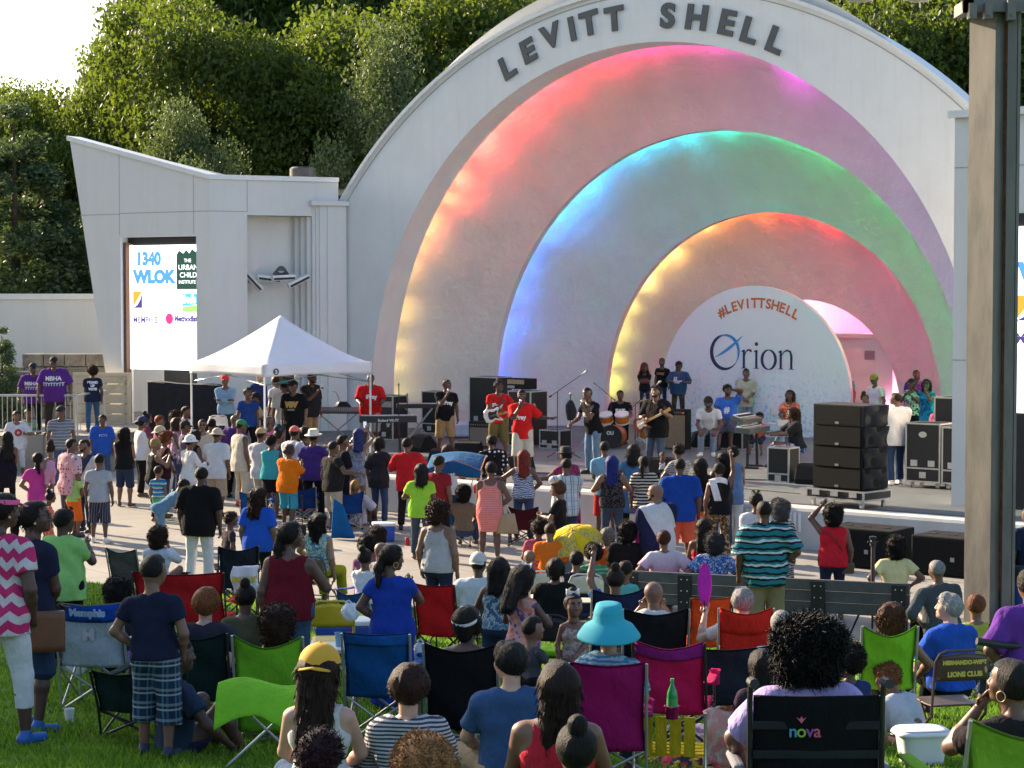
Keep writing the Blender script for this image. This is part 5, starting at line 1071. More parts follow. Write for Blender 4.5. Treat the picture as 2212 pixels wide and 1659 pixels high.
    # ---- chest lettering, laid on the cloth
    for lg_, sgn in ((logo, 1), (blogo, -1)):
        if not lg_ or shirt is None: continue
        me_ = shirt.data; bv = BVHTree.FromPolygons([v.co for v in me_.vertices], [p_.vertices for p_ in me_.polygons])
        for (txt, size, lx, lz, lc, bd) in lg_:
            vs, fs = text2d(txt, size * kb, bd, 'CENTER'); mb = MB(); out = []
            for x, y in vs:
                o_ = tp(0, 0, lz) + T @ V3((lx * kb + (-x if sgn > 0 else x)), 0, y); dirn = Vector(T @ V3(0, sgn, 0)); hit = bv.ray_cast(Vector(o_) + dirn * .8, -dirn)
                out.append((hit[0] + dirn * .012) if hit[0] is not None else Vector(o_) + dirn * .15)
            mb.add(out, fs); mb.build('shirt_lettering', mat('print_ink', lc, .7, vary=.02), shirt)
    return dict(root=root, tp=tp, T=T, kb=kb, limbs=limbs, hc=hc, hs=hs, s=s, legs=lg, Mh=Mh, hipz=hipz, seat=SIT0, Y=Y, head=p)
def in_world(pr, v): return pr['root'].matrix_basis @ Vector(v)
# ================================================================ builders for chairs, benches and gear
FR_D = mat('dark_frame', (.03, .03, .032), .45, .3); FR_S = mat('silver_frame', (.42, .42, .42), .35, .6); PLB = mat('black_plastic', (.02, .02, .02), .5)
def camp(x, y, g, hd, seatz, top, col, label, wid=.50, frame=None, band=None, group=None, peak=.06, cup=True, cat='camping chair', print_=None, low=None, seatcol=None):
    """origin under the sitter's hips; faces +y locally"""
    frame = frame or FR_S; e = empty('camping_chair', (x, y, g), R(hd), label, cat, group); cm = cloth(col); w2 = wid / 2; by = -.17
    def back(u_, v):
        sag = .07 * math.sin(math.pi * u_); X_ = (u_ - .5) * wid * (1 + .02 * v) * (1 - .06 * math.sin(math.pi * v)); zz = seatz - .02 + (top - seatz + .02) * v - (peak * math.sin(math.pi * u_) * v * v)
        return (X_, by - .13 * v - sag * (1 - .55 * v) + .012 * math.sin(9 * v + 5 * u_) + .007 * math.sin(17 * u_ + 6 * v) * math.sin(8 * v + 3), zz)
    m = MB(); m.sheet(back, 14, 16, .006); o = m.build('backrest', cm, e, smooth=True)
    m = MB(); m.tube([(lambda p: (p[0], p[1] - .006, p[2] + .002))(back(i / 14, 1)) for i in range(15)], .007, 6); [m.tube([(lambda p: (p[0], p[1] - .006, p[2]))(back(q, i / 8)) for i in range(9)], .006, 6) for q in (0, 1)]; m.build('edge_piping', cloth(tuple(c * .35 for c in (col[1] if isinstance(col[0], str) else col))), o, smooth=True)
    if band:
        m = MB(); m.sheet(lambda u_, v: (lambda p: (p[0] * 1.01, p[1] - .010, p[2]))(back(u_, band[1] + (1 - band[1]) * v)), 14, 4, .004); m.build('top_band', cloth(band[0]), e, smooth=True)
    if print_:
        mb = MB(); bv = None
        for txt, size, xx, v0, c_ in print_:
            vs, fs = text2d(txt, size, .006); mb = MB(); mb.add([(X_ - xx, back(.5 + (X_ - xx) / wid, v0 + Y_ / (top - seatz))[1] - .022, seatz + (top - seatz) * v0 + Y_) for X_, Y_ in vs], fs); mb.build('printed_mark', mat('print_ink', c_, .6, vary=.02), o)
    m = MB(); m.sheet(lambda u_, v: ((u_ - .5) * (wid + .02), by + (.40 - by - .02) * v, seatz + .015 * v - .05 * math.sin(math.pi * u_) * math.sin(math.pi * (.2 + .75 * v))), 10, 8, .006); m.build('seat', cloth(seatcol) if seatcol else cm, e, smooth=True)
    r_ = .0105; X_ = w2 + .012; fy, ry = .36, by - .02
    for q in (-1, 1):
        m = MB(); m.tube([(q * X_, ry + .05, .0), (q * X_, ry, seatz), (q * X_, ry - .13, top)], r_); m.build('back_post', frame, e, smooth='auto')
        m = MB(); m.tube([(q * X_, fy, .02), (q * X_, fy, seatz + .22)], r_); m.build('arm_post', frame, e, smooth='auto')
        m = MB(); m.sheet(lambda u_, v: (q * (X_ - .03 + .075 * u_), ry + (fy - ry + .04) * v, seatz + .225 - .02 * math.sin(math.pi * v) + .0), 4, 8, .012); ar = m.build('arm_rest', cm, e, smooth=True)
        if cup and q == 1:
            m = MB(); m.lathe([(.045, 0), (.047, .008), (.040, .0), (.036, -.10), (0, -.11)], 12, Matrix.Translation((q * (X_ + .01), fy - .06, seatz + .222)), caps=False); m.build('cup_holder', cm, ar)
        m = MB(); m.tube([(q * X_, fy, .02), (q * X_, ry, seatz - .02)], r_); m.tube([(q * X_, ry + .04, .02), (q * X_, fy, seatz - .02)], r_); m.build('side_leg', frame, e, smooth='auto')
    for yy_, nm in ((fy, 'front_leg'), (ry + .02, 'rear_leg')):
        m = MB(); m.tube([(-X_, yy_, .02), (X_, yy_ + .0, seatz - .02)], r_); m.tube([(X_, yy_ + .02, .02), (-X_, yy_ + .02, seatz - .02)], r_); m.build(nm, frame, e, smooth='auto')
    m = MB()
    for q in (-1, 1):
        for yy_ in (fy, ry + .04): m.lathe([(0, 0), (.026, 0), (.024, .03), (0, .035)], 8, Matrix.Translation((q * X_, yy_, 0)))
    m.build('foot_pads', PLB, e); return e
def camp_for(pr, col, label, up=.55, tpy=None, **k):
    l_ = pr['root'].location
    if tpy: up = at(CX, tpy, l_.y - .27).z - l_.z - pr['seat']
    return camp(l_.x, l_.y, l_.z, math.degrees(pr['root'].rotation_euler.z), pr['seat'], pr['seat'] + up, col, label, **k)
def camp_at(px, py, s, hd, col, label, seatz=.42, **k):
    Y = F / s; p = at(px, py, Y); h_ = R(hd); dx, dy = -math.sin(h_) * -.30, math.cos(h_) * -.30; x, y = p.x - dx, Y - dy; g = gz(x, y); tp_ = p.z - g
    print('CHAIR', label[:30], 'top', round(tp_, 2)); sc = tp_ / .93 if tp_ < .8 else 1
    return camp(x, y, g, hd, seatz * sc if sc < 1 else max(seatz, tp_ - .55), tp_, col, label, **k)
def metal_chair(x, y, g, hd, seatz, top, col, label, wid=.44, cushion=None, group=None, print_=None, slats=False, cat='folding chair'):
    e = empty('folding_chair', (x, y, g), R(hd), label, cat, group); m_ = mat('enamel', col, .35, .2, vary=.08); by = -.16; w2 = wid / 2; X_ = w2
    pts = [(-X_, by + .04, seatz - .1), (-X_, by - .03, top - .10), (-X_ + .03, by - .05, top - .03), (-X_ + .10, by - .05, top), (X_ - .10, by - .05, top), (X_ - .03, by - .05, top - .03), (X_, by - .03, top - .10), (X_, by + .04, seatz - .1)]
    m = MB(); m.tube(pts, .012); m.build('back_frame', m_, e, smooth='auto')
    m = MB(); m.sheet(lambda u_, v: ((u_ - .5) * (wid - .01) * (1 - .25 * max(0, v - .6) ** 1.0), by - .045 - .025 * math.sin(math.pi * u_), top - .25 + .235 * v - .03 * abs(u_ - .5) * v * 2), 12, 6, .006); b_ = m.build('backrest', m_, e, smooth=True)
    if print_:
        for k_, (txt, size, v0, c_) in enumerate(print_):
            vs, fs = text2d(txt, size, .004); mb = MB(); mb.add([(a_, by - .082 + .02 * abs(a_), top - .25 + v0 + b2) for a_, b2 in vs], fs); mb.build('stencil_lettering', mat('print_ink', c_, .6, vary=.02), b_)
    m = MB(); m.sheet(lambda u_, v: ((u_ - .5) * (wid - .03), by + .03 + .38 * v, seatz - .012 * math.sin(math.pi * v)), 8, 6, .012); s_ = m.build('seat', m_, e, smooth=True)
    if cushion: m = MB(); m.sheet(lambda u_, v: ((u_ - .5) * (wid - .03), by + .04 + .36 * v, seatz + .045 + .012 * math.sin(math.pi * u_) * math.sin(math.pi * v)), 8, 6, .04); m.build('cushion', cloth(cushion), s_, smooth=True)
    for q in (-1, 1):
        m = MB(); m.tube([(q * X_, by + .04, seatz - .08), (q * X_, .30, .0)], .011); m.build('front_leg', m_, e, smooth='auto')
        m = MB(); m.tube([(q * (X_ - .02), .14, seatz - .01), (q * (X_ - .02), by - .06, 0)], .011); m.build('rear_leg', m_, e, smooth='auto')
    m = MB(); m.tube([(-X_, .26, .1), (X_, .26, .1)], .009); m.tube([(-X_ + .02, by - .0, .12), (X_ - .02, by - .0, .12)], .009); m.build('stretcher', m_, e); return e
def metal_for(pr, col, label, up=.40, **k):
    l_ = pr['root'].location; return metal_chair(l_.x, l_.y, l_.z, math.degrees(pr['root'].rotation_euler.z), pr['seat'], pr['seat'] + up, col, label, **k)
def place(px, py, s=None, z=None):   # ground contact point from pixel
    if s: Y = F / s; p = at(px, py, Y); return p
    return onz(px, py, z)
def groundp(px, py):
    lo_, hi_ = 6., 70.
    for _ in range(50):
        Y = (lo_ + hi_) / 2; p = at(px, py, Y)
        if p.z > gz(p.x, Y): lo_ = Y
        else: hi_ = Y
    p = at(px, py, Y); p.z = gz(p.x, Y); return p
# ================================================================ stage gear (all in stage axes unless noted)
CASE = mat('case_laminate', (.012, .012, .014), .5, vary=.2, vs=14); ALU = mat('case_edge', (.50, .50, .50), .35, .6); GRILL = mat('speaker_grille', (.007, .0075, .008), .8, spec=.15, vary=.3, vs=30, bs=.5, bsc=150); TOLEX = mat('tolex', (.010, .010, .011), .75, spec=.2, bs=.4, bsc=200); GCLOTH = mat('grille_cloth', (.20, .17, .14), .9, vary=.15, vs=60)
def stz(px, py, rz=0, name='x', label='', cat='', group=None, z=STZ): p = onz(px, py, z); return empty(name, p, rz, label, cat, group)
def case(e, w_, d_, h_, z0=0, wheels=False, latch=True, name='body'):
    m = MB(); m.box(-w_ / 2, w_ / 2, -d_ / 2, d_ / 2, z0, z0 + h_); m.build(name, CASE, e, bevel=.004); t = .028; o = .004; m = MB()
    for sx in (-1, 1):
        for sy in (-1, 1): m.box(sx * w_ / 2 - (t if sx > 0 else -o) + (0 if sx > 0 else -2 * o), sx * w_ / 2 + (o if sx > 0 else t), (sy * d_ / 2 - t) if sy > 0 else (-d_ / 2 - o), (d_ / 2 + o) if sy > 0 else (-d_ / 2 + t), z0 - o, z0 + h_ + o)
    for z in (z0 - o, z0 + h_ - t + o):
        for sy in (-1, 1): m.box(-w_ / 2 + t, w_ / 2 - t, -d_ / 2 - o if sy < 0 else d_ / 2 - t, -d_ / 2 + t if sy < 0 else d_ / 2 + o, z, z + t)
        for sx in (-1, 1): m.box(-w_ / 2 - o if sx < 0 else w_ / 2 - t, -w_ / 2 + t if sx < 0 else w_ / 2 + o, -d_ / 2 + t, d_ / 2 - t, z, z + t)
    m.build('edge_trim', ALU, e)
    if latch:
        for (lx, lz) in ((-w_ * .25, .32), (w_ * .25, .32), (0, .12)):
            if w_ < .6 and lx: continue
            m = MB(); m.box(lx - .07, lx + .07, -d_ / 2 - .012, -d_ / 2 - .004, z0 + h_ * lz - .06, z0 + h_ * lz + .06); m.box(lx - .045, lx + .045, -d_ / 2 - .016, -d_ / 2 - .012, z0 + h_ * lz - .035, z0 + h_ * lz + .035); m.build('latch', ALU, e)
        m = MB(); m.box(-w_ / 2 + t, w_ / 2 - t, -d_ / 2 - .006, -d_ / 2 - .0, z0 + h_ * .22, z0 + h_ * .22 + .03); m.build('seam_strip', ALU, e)
    if wheels:
        for sx in (-1, 1):
            for sy in (-1, 1): m = MB(); m.lathe([(0, -.02), (.05, -.02), (.05, .02), (0, .02)], 12, Matrix.Translation((sx * (w_ / 2 - .1), sy * (d_ / 2 - .1), .05)) @ Matrix.Rotation(math.pi / 2, 4, 'Y')); m.box(sx * (w_ / 2 - .1) - .03, sx * (w_ / 2 - .1) + .03, sy * (d_ / 2 - .1) - .03, sy * (d_ / 2 - .1) + .03, .06, z0); m.build('caster', ALU, e)
# line-array stack on its cart
e = stz(1833, 1092, ROT - .12, 'speaker_stack', 'tall black stack of four loudspeaker cabinets on a wheeled flight-case cart', 'loudspeaker'); 
case(e, 1.24, .86, .17, .14, wheels=True, latch=False, name='cart'); m = MB()
for lx in (-.4, 0, .4): m.box(lx - .08, lx + .08, -.447, -.436, .2, .30)
m.build('cart_latch', ALU, e)
for i in range(4):
    z = .33 + i * .375; m = MB(); hh = .372; m.box(-.52, .56, -.36, .36, z, z + hh); m.build('cabinet', GRILL if i < 3 else mat('cabinet_grey', (.018, .021, .023), .6), e, bevel=.004)
    m = MB(); m.box(-.50, .50, -.372, -.362, z + .02, z + hh - .02); m.build('grille', GRILL, e); m = MB(); m.box(-.04, .04, -.376, -.372, z + .03, z + .07); m.build('badge', GREY, e)
for i in range(4):
    z = .33 + i * .375; m = MB(); m.sheet(lambda u_, v: (.575 + .03 * math.sin(u_ * 9 + i) * math.sin(v * 5), -.36 + .74 * u_, z + .36 * v + .01 * math.sin(u_ * 7)), 12, 6, .01); m.build('side_cover', BLACKC, e, smooth=True)
# flight cases, right side
e = stz(2008, 1052, ROT, 'flight_case', 'knee-high black flight case with silver edges and two handles at stage right', 'flight case', 'big road cases at stage right'); case(e, .74, .62, 1.15, .12, True); m = MB(); m.lathe([(0, 0), (.085, 0), (.085, .006), (0, .006)], 16, Matrix.Translation((0, -.315, 1.05)) @ Matrix.Rotation(math.pi / 2, 4, 'X') @ Matrix.Diagonal((1, .7, 1, 1))); m.build('oval_plate', ALU, e)
e['label'] = 'waist-high black flight case with oval plate at stage right'
p = st(11.1, -5.0); e = empty('flight_case', p, ROT, 'second low road case standing behind the oval-plated one', 'flight case', 'big road cases at stage right'); case(e, .8, .62, 1.1, .12, True)
e = stz(2066, 1045, ROT, 'flight_case', 'tallest black road case against the right wing wall', 'flight case', 'big road cases at stage right'); case(e, .70, .62, 1.62, .12, True)
# case the keyboard player sits on, monitor wedge
def wedge(px, py, rz, label, w_=.62, g=None, z=STZ):
    e = stz(px, py, rz, 'monitor_wedge', label, 'stage monitor', 'wedge monitors along the stage', z); m = MB(); m.prism([(-w_ / 2, -.22, 0), (-w_ / 2, .24, 0), (-w_ / 2, .24, .18), (-w_ / 2, .05, .40), (-w_ / 2, -.12, .36), (-w_ / 2, -.24, .10)], (w_, 0, 0)); m.build('cabinet', TOLEX, e, bevel=.015)
    m = MB(); m.prism([(-w_ / 2 + .03, .247, .19), (-w_ / 2 + .03, .057, .405), (-w_ / 2 + .03, .05, .40), (-w_ / 2 + .03, .24, .185)], (w_ - .06, 0, 0)); m.build('grille', GRILL, e); m = MB(); m.box(-w_ / 2 - .006, -w_ / 2 - .001, -.08, .06, .16, .24); m.build('handle', DARK, e); return e
wedge(1760, 1045, ROT + .2, 'black wedge monitor just left of the tall speaker stack', .70); wedge(1012, 990, ROT + .4, 'black wedge monitor tilted by the seated amplifier, left of centre', .62); wedge(912, 975, ROT - .3, 'black wedge monitor near the organ player'); wedge(1118, 1022, ROT + 1.2, 'black wedge monitor at the feet of the central singer'); wedge(1425, 1030, ROT + 1.0, 'black wedge monitor on its side before the big guitarist'); wedge(1512, 965, ROT - .9, 'black wedge monitor beside the tan amplifier'); wedge(960, 1008, ROT + .2, 'greyish wedge monitor at the front lip, left of centre')
e = stz(1692, 1040, ROT, 'flight_case', 'upright small flight case used as a stool by the keyboard player', 'flight case', 'small flight cases on stage'); case(e, .50, .42, .70); 
# big cabinets behind the singers
def fender(px, py, label, w_, h_, rz, cloth_m=GCLOTH, red=False, z=STZ):
    e = stz(px, py, rz, 'amplifier', label, 'amplifier', None, z); m = MB(); m.box(-w_ / 2, w_ / 2, -.14, .14, .03, h_); m.build('cabinet', TOLEX, e, bevel=.012); m = MB(); m.box(-w_ / 2 + .03, w_ / 2 - .03, -.152, -.142, .06, h_ - .14); m.build('grille_cloth', cloth_m, e)
    m = MB(); m.box(-w_ / 2 + .03, w_ / 2 - .03, -.15, -.142, h_ - .12, h_ - .03); p_ = m.build('control_panel', mat('panel_black', (.03, .03, .03), .4), e)
    for i in range(9): m = MB(); m.lathe([(0, 0), (.011, 0), (.009, .016), (0, .017)], 8, Matrix.Translation((-w_ / 2 + .07 + i * (w_ - .14) / 8, -.151, h_ - .075)) @ Matrix.Rotation(math.pi / 2, 4, 'X')); m.build('knob', mat('knob_orange', (.5, .25, .15), .5), p_)
    if red: m = MB(); m.box(w_ / 2 - .09, w_ / 2 - .06, -.156, -.151, h_ - .09, h_ - .07); m.build('pilot_light', emis('pilot_red', (1, .02, .01), 2), p_)
    return e
fender(1042, 968, 'black guitar amplifier with grey grille cloth under the bass player', .62, .66, ROT + .25)
fender(1463, 972, 'tall amplifier with tan grille cloth behind the big guitarist', .62, 1.0, ROT + .1, mat('tan_grille', (.24, .17, .10), .9, vary=.1), True)
def tallcase(a_, b_, label, w_=.75, d_=.65, h_=1.5, rz=0): e = empty('speaker_case', st(a_, b_), ROT + rz, label, 'equipment case', 'tall cases behind the singers'); case(e, w_, d_, h_, 0, False); return e
q = onz(1060, 945, STZ); e = empty('speaker_case', q, ROT, 'tall black equipment case standing open behind the bass player', 'equipment case', 'tall cases behind the singers'); case(e, .95, .65, 1.62)
q = onz(1140, 962, STZ); e = empty('speaker_case', q, ROT, 'tall black bass cabinet in a road case right of the central singer', 'equipment case', 'tall cases behind the singers'); case(e, .72, .7, 1.38)
q2 = q + Vector((0, 0, 1.39)); e = empty('amplifier', q2 + Vector((-.15, 0, 0)), ROT, 'black amplifier head with cream panel on top of the bass case', 'amplifier'); m = MB(); m.box(-.36, .36, -.16, .16, .03, .30); m.build('cabinet', TOLEX, e, bevel=.01); m = MB(); m.box(-.33, .20, -.172, -.162, .16, .27); m.build('control_panel', mat('cream_panel', (.35, .24, .14), .5), e); m = MB(); m.box(-.33, -.10, -.172, -.162, .05, .12); m.build('badge', GREY, e)
q = onz(1200, 968, STZ); e = empty('flight_case', q, ROT, 'low black flight case behind the boom microphone stand', 'flight case', 'small flight cases on stage'); case(e, .62, .5, .46)
# rack and cabinets left
q = onz(846, 948, STZ); e = empty('speaker_case', q, ROT, 'black rack case with shelves behind the organ player', 'equipment case'); case(e, .62, .6, 1.15)
for i in range(4): m = MB(); m.box(-.27, .27, -.315, -.304, .25 + i * .2, .40 + i * .2); m.build('rack_unit', GREY if i % 2 else DARK, e)
q = onz(940, 935, STZ); e = empty('speaker_case', q, ROT, 'grey loudspeaker cabinet against the vault left of the singer', 'loudspeaker'); case(e, .55, .5, 1.15)
q = onz(1000, 945, STZ); m = MB(); m.box(-.45, .45, -.2, .2, 0, .40); m.v = [(x + random.uniform(-.06, .06), y, z + random.uniform(-.05, .05)) for x, y, z in m.v]; o = m.build('white_cover', cloth((.62, .64, .70)), bevel=.05); o.location = q; setp(o, 'crumpled white plastic sheet lying behind the tan-shorts singer', 'sheet')
# seats
q = onz(1573, 968, STZ); e = empty('equipment_box', q, ROT, 'low black equipment boxes that two musicians sit on', 'box'); case(e, 1.15, .55, .46, latch=False)
def white_chair(px, py, rz, label): p = onz(px, py, STZ); return metal_chair(p.x, p.y, p.z, math.degrees(rz), .44, .88, (.72, .72, .72), label, group='white folding chairs on stage')
white_chair(1670, 950, ROT + math.pi, 'white folding chair behind the boy in orange on stage'); white_chair(1590, 940, ROT + math.pi, 'white folding chair under the man holding his head')
p = onz(475, 975, STZ); metal_chair(p.x, p.y, p.z, 200, .44, .86, (.72, .72, .72), 'white folding chair left of the reading man under the tent')
# keyboards
KEYW = mat('white_keys', (.7, .7, .68), .4)
def keyboard(p, rz, label, z, tilt=.0, w_=1.2, d_=.34, legs='x', txt=None, thick=.11, dark=(.02, .02, .022)):
    e = empty('keyboard', p, rz, label, 'keyboard'); M_ = Matrix.Translation((0, 0, z)) @ Matrix.Rotation(tilt, 4, 'X'); m = MB(); m.box(-w_ / 2, w_ / 2, -d_ / 2, d_ / 2, 0, thick, 0, M_); b_ = m.build('body', mat('keyboard_shell', dark, .4, vary=.1), e, bevel=.01)
    m = MB(); m.box(-w_ / 2 + .06, w_ / 2 - .06, d_ / 2 - .16, d_ / 2 + .003, thick, thick + .012, 0, M_); k_ = m.build('keys', KEYW, e); m = MB()
    for i in range(24): m.box(-w_ / 2 + .10 + i * (w_ - .2) / 24, -w_ / 2 + .115 + i * (w_ - .2) / 24, d_ / 2 - .15, d_ / 2 - .06, thick + .013, thick + .022, 0, M_)
    m.build('black_keys', PLB, e); m = MB(); m.box(-w_ * .3, w_ * .3, -d_ / 2 + .03, -d_ / 2 + .12, thick + .001, thick + .008, 0, M_); m.build('display_panel', GREY, e)
    if txt: vs, fs = text2d(txt, .085, .003); m = MB(); m.add([M_ @ Vector((x, -d_ / 2 - .006, y + .025)) for x, y in vs], fs); m.build('brand_lettering', mat('print_ink', (.6, .6, .6), .6, vary=.02), b_)
    if legs == 'x':
        m = MB()
        for yy_ in (-.12, .12): m.bar((-.35, yy_, 0), (.35, yy_, z), .03, .03); m.bar((.35, yy_ + .035, 0), (-.35, yy_ + .035, z), .03, .03)
        m.box(-.40, -.34, -.24, .26, 0, .03); m.box(.34, .40, -.24, .26, 0, .03); m.build('stand', GREY, e)
    elif legs == 'z': m = MB(); m.bar((-.3, 0, 0), (-.25, 0, z), .05, .04); m.bar((.3, 0, 0), (.25, 0, z), .05, .04); m.box(-.34, -.26, -.25, .25, 0, .04); m.box(.26, .34, -.25, .25, 0, .04); m.build('stand', DARK, e)
    return e
p = onz(838, 990, STZ); keyboard(p, .12, 'black electric organ before the man in the red shirt', .84, 0, 1.32, .42, 'z', 'Roland VK-77', .15)
p = onz(905, 955, STZ); keyboard(p, .10, 'second black keyboard on a stand right of the organ', .88, 0, 1.15, .32, 'x')
p = onz(1625, 1010, STZ); keyboard(p, ROT + 1.75, 'grey keyboard on a black stand before the seated keyboard player', .78, .08, 1.25, .34, 'z', None, .12, (.09, .10, .10)); p = p + Vector((-.14, .02, 0)); keyboard(p + Vector((0, .1, 0)), ROT + 1.75, 'upper grey keyboard tilted above the lower one', 1.02, .35, 1.1, .30, '', None, .10, (.10, .11, .10))
# mixing desk
p = onz(730, 965, STZ); e = empty('mixing_desk', p, -.05, 'long grey mixing desk on a folding stand beside the tent pole', 'mixing desk'); M_ = Matrix.Translation((0, 0, .84)) @ Matrix.Rotation(-.12, 4, 'X'); m = MB(); m.box(-.72, .62, -.35, .3, 0, .13, 0, M_); b_ = m.build('console', mat('console_grey', (.09, .09, .10), .5), e, bevel=.01); m = MB(); m.box(-.70, .60, -.365, -.352, .02, .11, 0, M_); m.build('front_panel', GREY, b_); m = MB()
for i in range(26): m.box(-.66 + i * .048, -.64 + i * .048, -.37, -.366, .03, .06, 0, M_); m.box(-.66 + i * .048, -.64 + i * .048, -.37, -.366, .075, .095, 0, M_)
m.build('sliders', DARK, b_); m = MB(); m.bar((-.5, 0, 0), (.5, 0, .84), .03, .03); m.bar((.5, .05, 0), (-.5, .05, .84), .03, .03); m.tube([(.55, 0, .9), (.62, 0, .5), (.3, 0, .1)], .03); m.build('stand', GREY, e); m = MB(); m.tube([(.0, .2, .95), (.0, .2, 1.2), (-.05, .05, 1.36), (-.12, -.03, 1.38)], .008); m.build('gooseneck_lamp', DARK, e); m = MB()
for i in range(10): m.tube([(.1 + .22 * math.cos(a_ * .7) * (1 - i * .05), .1 + .12 * math.sin(a_ * .7), 1.0 + .012 * i) for a_ in range(10)], .012, 5)
m.build('cable_pile', DARK, e)
# mic stands
def mic_stand(px, py, label, h_=1.5, boom=None, z=STZ, hood=False, g='microphone stands on stage'):
    e = stz(px, py, 0, 'microphone_stand', label, 'microphone stand', g, z); m = MB(); m.tube([(0, 0, .05), (0, 0, h_)], .011, 6); m.build('pole', DARK, e)
    for k_ in range(3): a_ = k_ * 2.09 + .5; m = MB(); m.tube([(0, 0, .16), (.28 * math.cos(a_), .28 * math.sin(a_), .01)], .010, 6); m.build('leg', DARK, e)
    end = Vector((0, 0, h_)); d = Vector((0, -.1, .15))
    if boom: m = MB(); b0 = Vector((-boom[0] * .35, -boom[1] * .35, h_ - boom[2] * .35)); end = Vector((boom[0], boom[1], h_ + boom[2])); m.tube([b0, end], .009, 6); m.tube([b0, b0 + (end - b0) * .08], .02, 6); m.build('boom', DARK, e); d = (end - b0).normalized() * .15
    m = MB(); m.tube([end, end + d * .8, end + d * .85, end + d * 1.1, end + d * 1.3], [.012, .016, .025, .027, .012], 8); m.build('microphone', GREY, e, smooth=True)
    if hood: m = MB(); m.lathe([(.09, -.45), (.13, -.25), (.11, -.1), (.05, 0), (0, .02)], 12, Matrix.Translation(end), caps=False); m.v = [(x + .02 * math.sin(z * 30), y, z) for x, y, z in m.v]; m.build('draped_cloth', BLACKC, e, smooth=True)
    return e
mic_stand(1204, 990, 'tall boom microphone stand reaching up left of the jeans singer', 1.55, (.55, .1, .38)); mic_stand(1232, 992, 'microphone stand draped with a black cloth', 1.35, hood=True); mic_stand(880, 985, 'straight microphone stand right of the organ', 1.3); mic_stand(792 + 70, 1000, 'straight microphone stand in front of the organ', 1.62); mic_stand(1372, 990, 'boom microphone stand reaching the big guitarist mouth', 1.25, (.45, -.05, .42)); mic_stand(1320, 960, 'short boom microphone stand over the drums', 1.2, (-.3, 0, .25))
# drum kit
p = onz(1335, 965, STZ); dk = empty('drum_kit', p, ROT + .3, 'orange drum kit with cymbals in front of the seated drummer', 'drum kit'); ORW = mat('orange_lacquer', (.45, .13, .02), .25, vary=.2); HEADM = mat('drum_head', (.65, .64, .6), .5)
def drum(x, y, z, r_, d_, M2=None, nm='drum', hm=HEADM):
    M_ = Matrix.Translation((x, y, z)) @ (M2 or Matrix.Identity(4)); m = MB(); m.lathe([(r_, 0), (r_, d_)], 24, M_, caps=False); b_ = m.build(nm, ORW, dk, smooth=True); m = MB(); m.lathe([(0, d_ + .002), (r_ - .004, d_ + .002), (r_ + .008, d_ + .004), (r_ + .008, d_ - .03), (r_ - .002, d_ - .03)], 24, M_, caps=False); m.lathe([(0, -.002), (r_ - .004, -.002), (r_ + .008, -.004), (r_ + .008, .03), (r_ - .002, .03)], 24, M_, caps=False); m.build('drum_head', hm, b_, smooth='auto')
RX = Matrix.Rotation(math.pi / 2, 4, 'X'); drum(0, -.15, .29, .28, .42, RX, 'bass_drum', mat('black_head', (.02, .02, .02), .4)); drum(-.25, -.15, .62, .16, .22, Matrix.Rotation(.4, 4, 'X'), 'tom'); drum(.18, -.18, .62, .17, .24, Matrix.Rotation(.4, 4, 'X'), 'tom'); drum(.62, .25, .18, .21, .38, None, 'floor_tom'); drum(-.48, .28, .52, .18, .14, None, 'snare')
for x, y, z, r_, tl in ((-.62, .05, .86, .18, .1), (-.72, -.28, 1.12, .24, .35), (.62, -.22, 1.15, .26, -.3), (.95, .1, 1.0, .22, -.3)):
    m = MB(); m.lathe([(0, .03), (.05, .02), (r_, 0), (r_, -.003), (.05, .016)], 24, Matrix.Translation((x, y, z)) @ Matrix.Rotation(tl, 4, 'Y'), caps=False); m.build('cymbal', mat('brass', (.5, .38, .15), .3, .8), dk, smooth='auto'); m = MB(); m.tube([(x, y, 0.12), (x, y, z)], .012); [m.tube([(x, y, .28), (x + .25 * math.cos(k_ * 2.1), y + .25 * math.sin(k_ * 2.1), .01)], .01, 5) for k_ in range(3)]; m.build('cymbal_stand', CHROME, dk)
m = MB(); vs, fs = text2d('OU', .12, .006); m.add([(x - .02, -.575, .34 + y) for x, y in vs], fs); m.build('drum_lettering', mat('print_ink', (.6, .6, .6), .6, vary=.02), dk)
m = MB(); [m.tube([(-.15 + .3 * i, .1, .02), (-.15 + .3 * i, .1, .5)], .01, 5) for i in range(2)]; m.build('hardware', CHROME, dk)
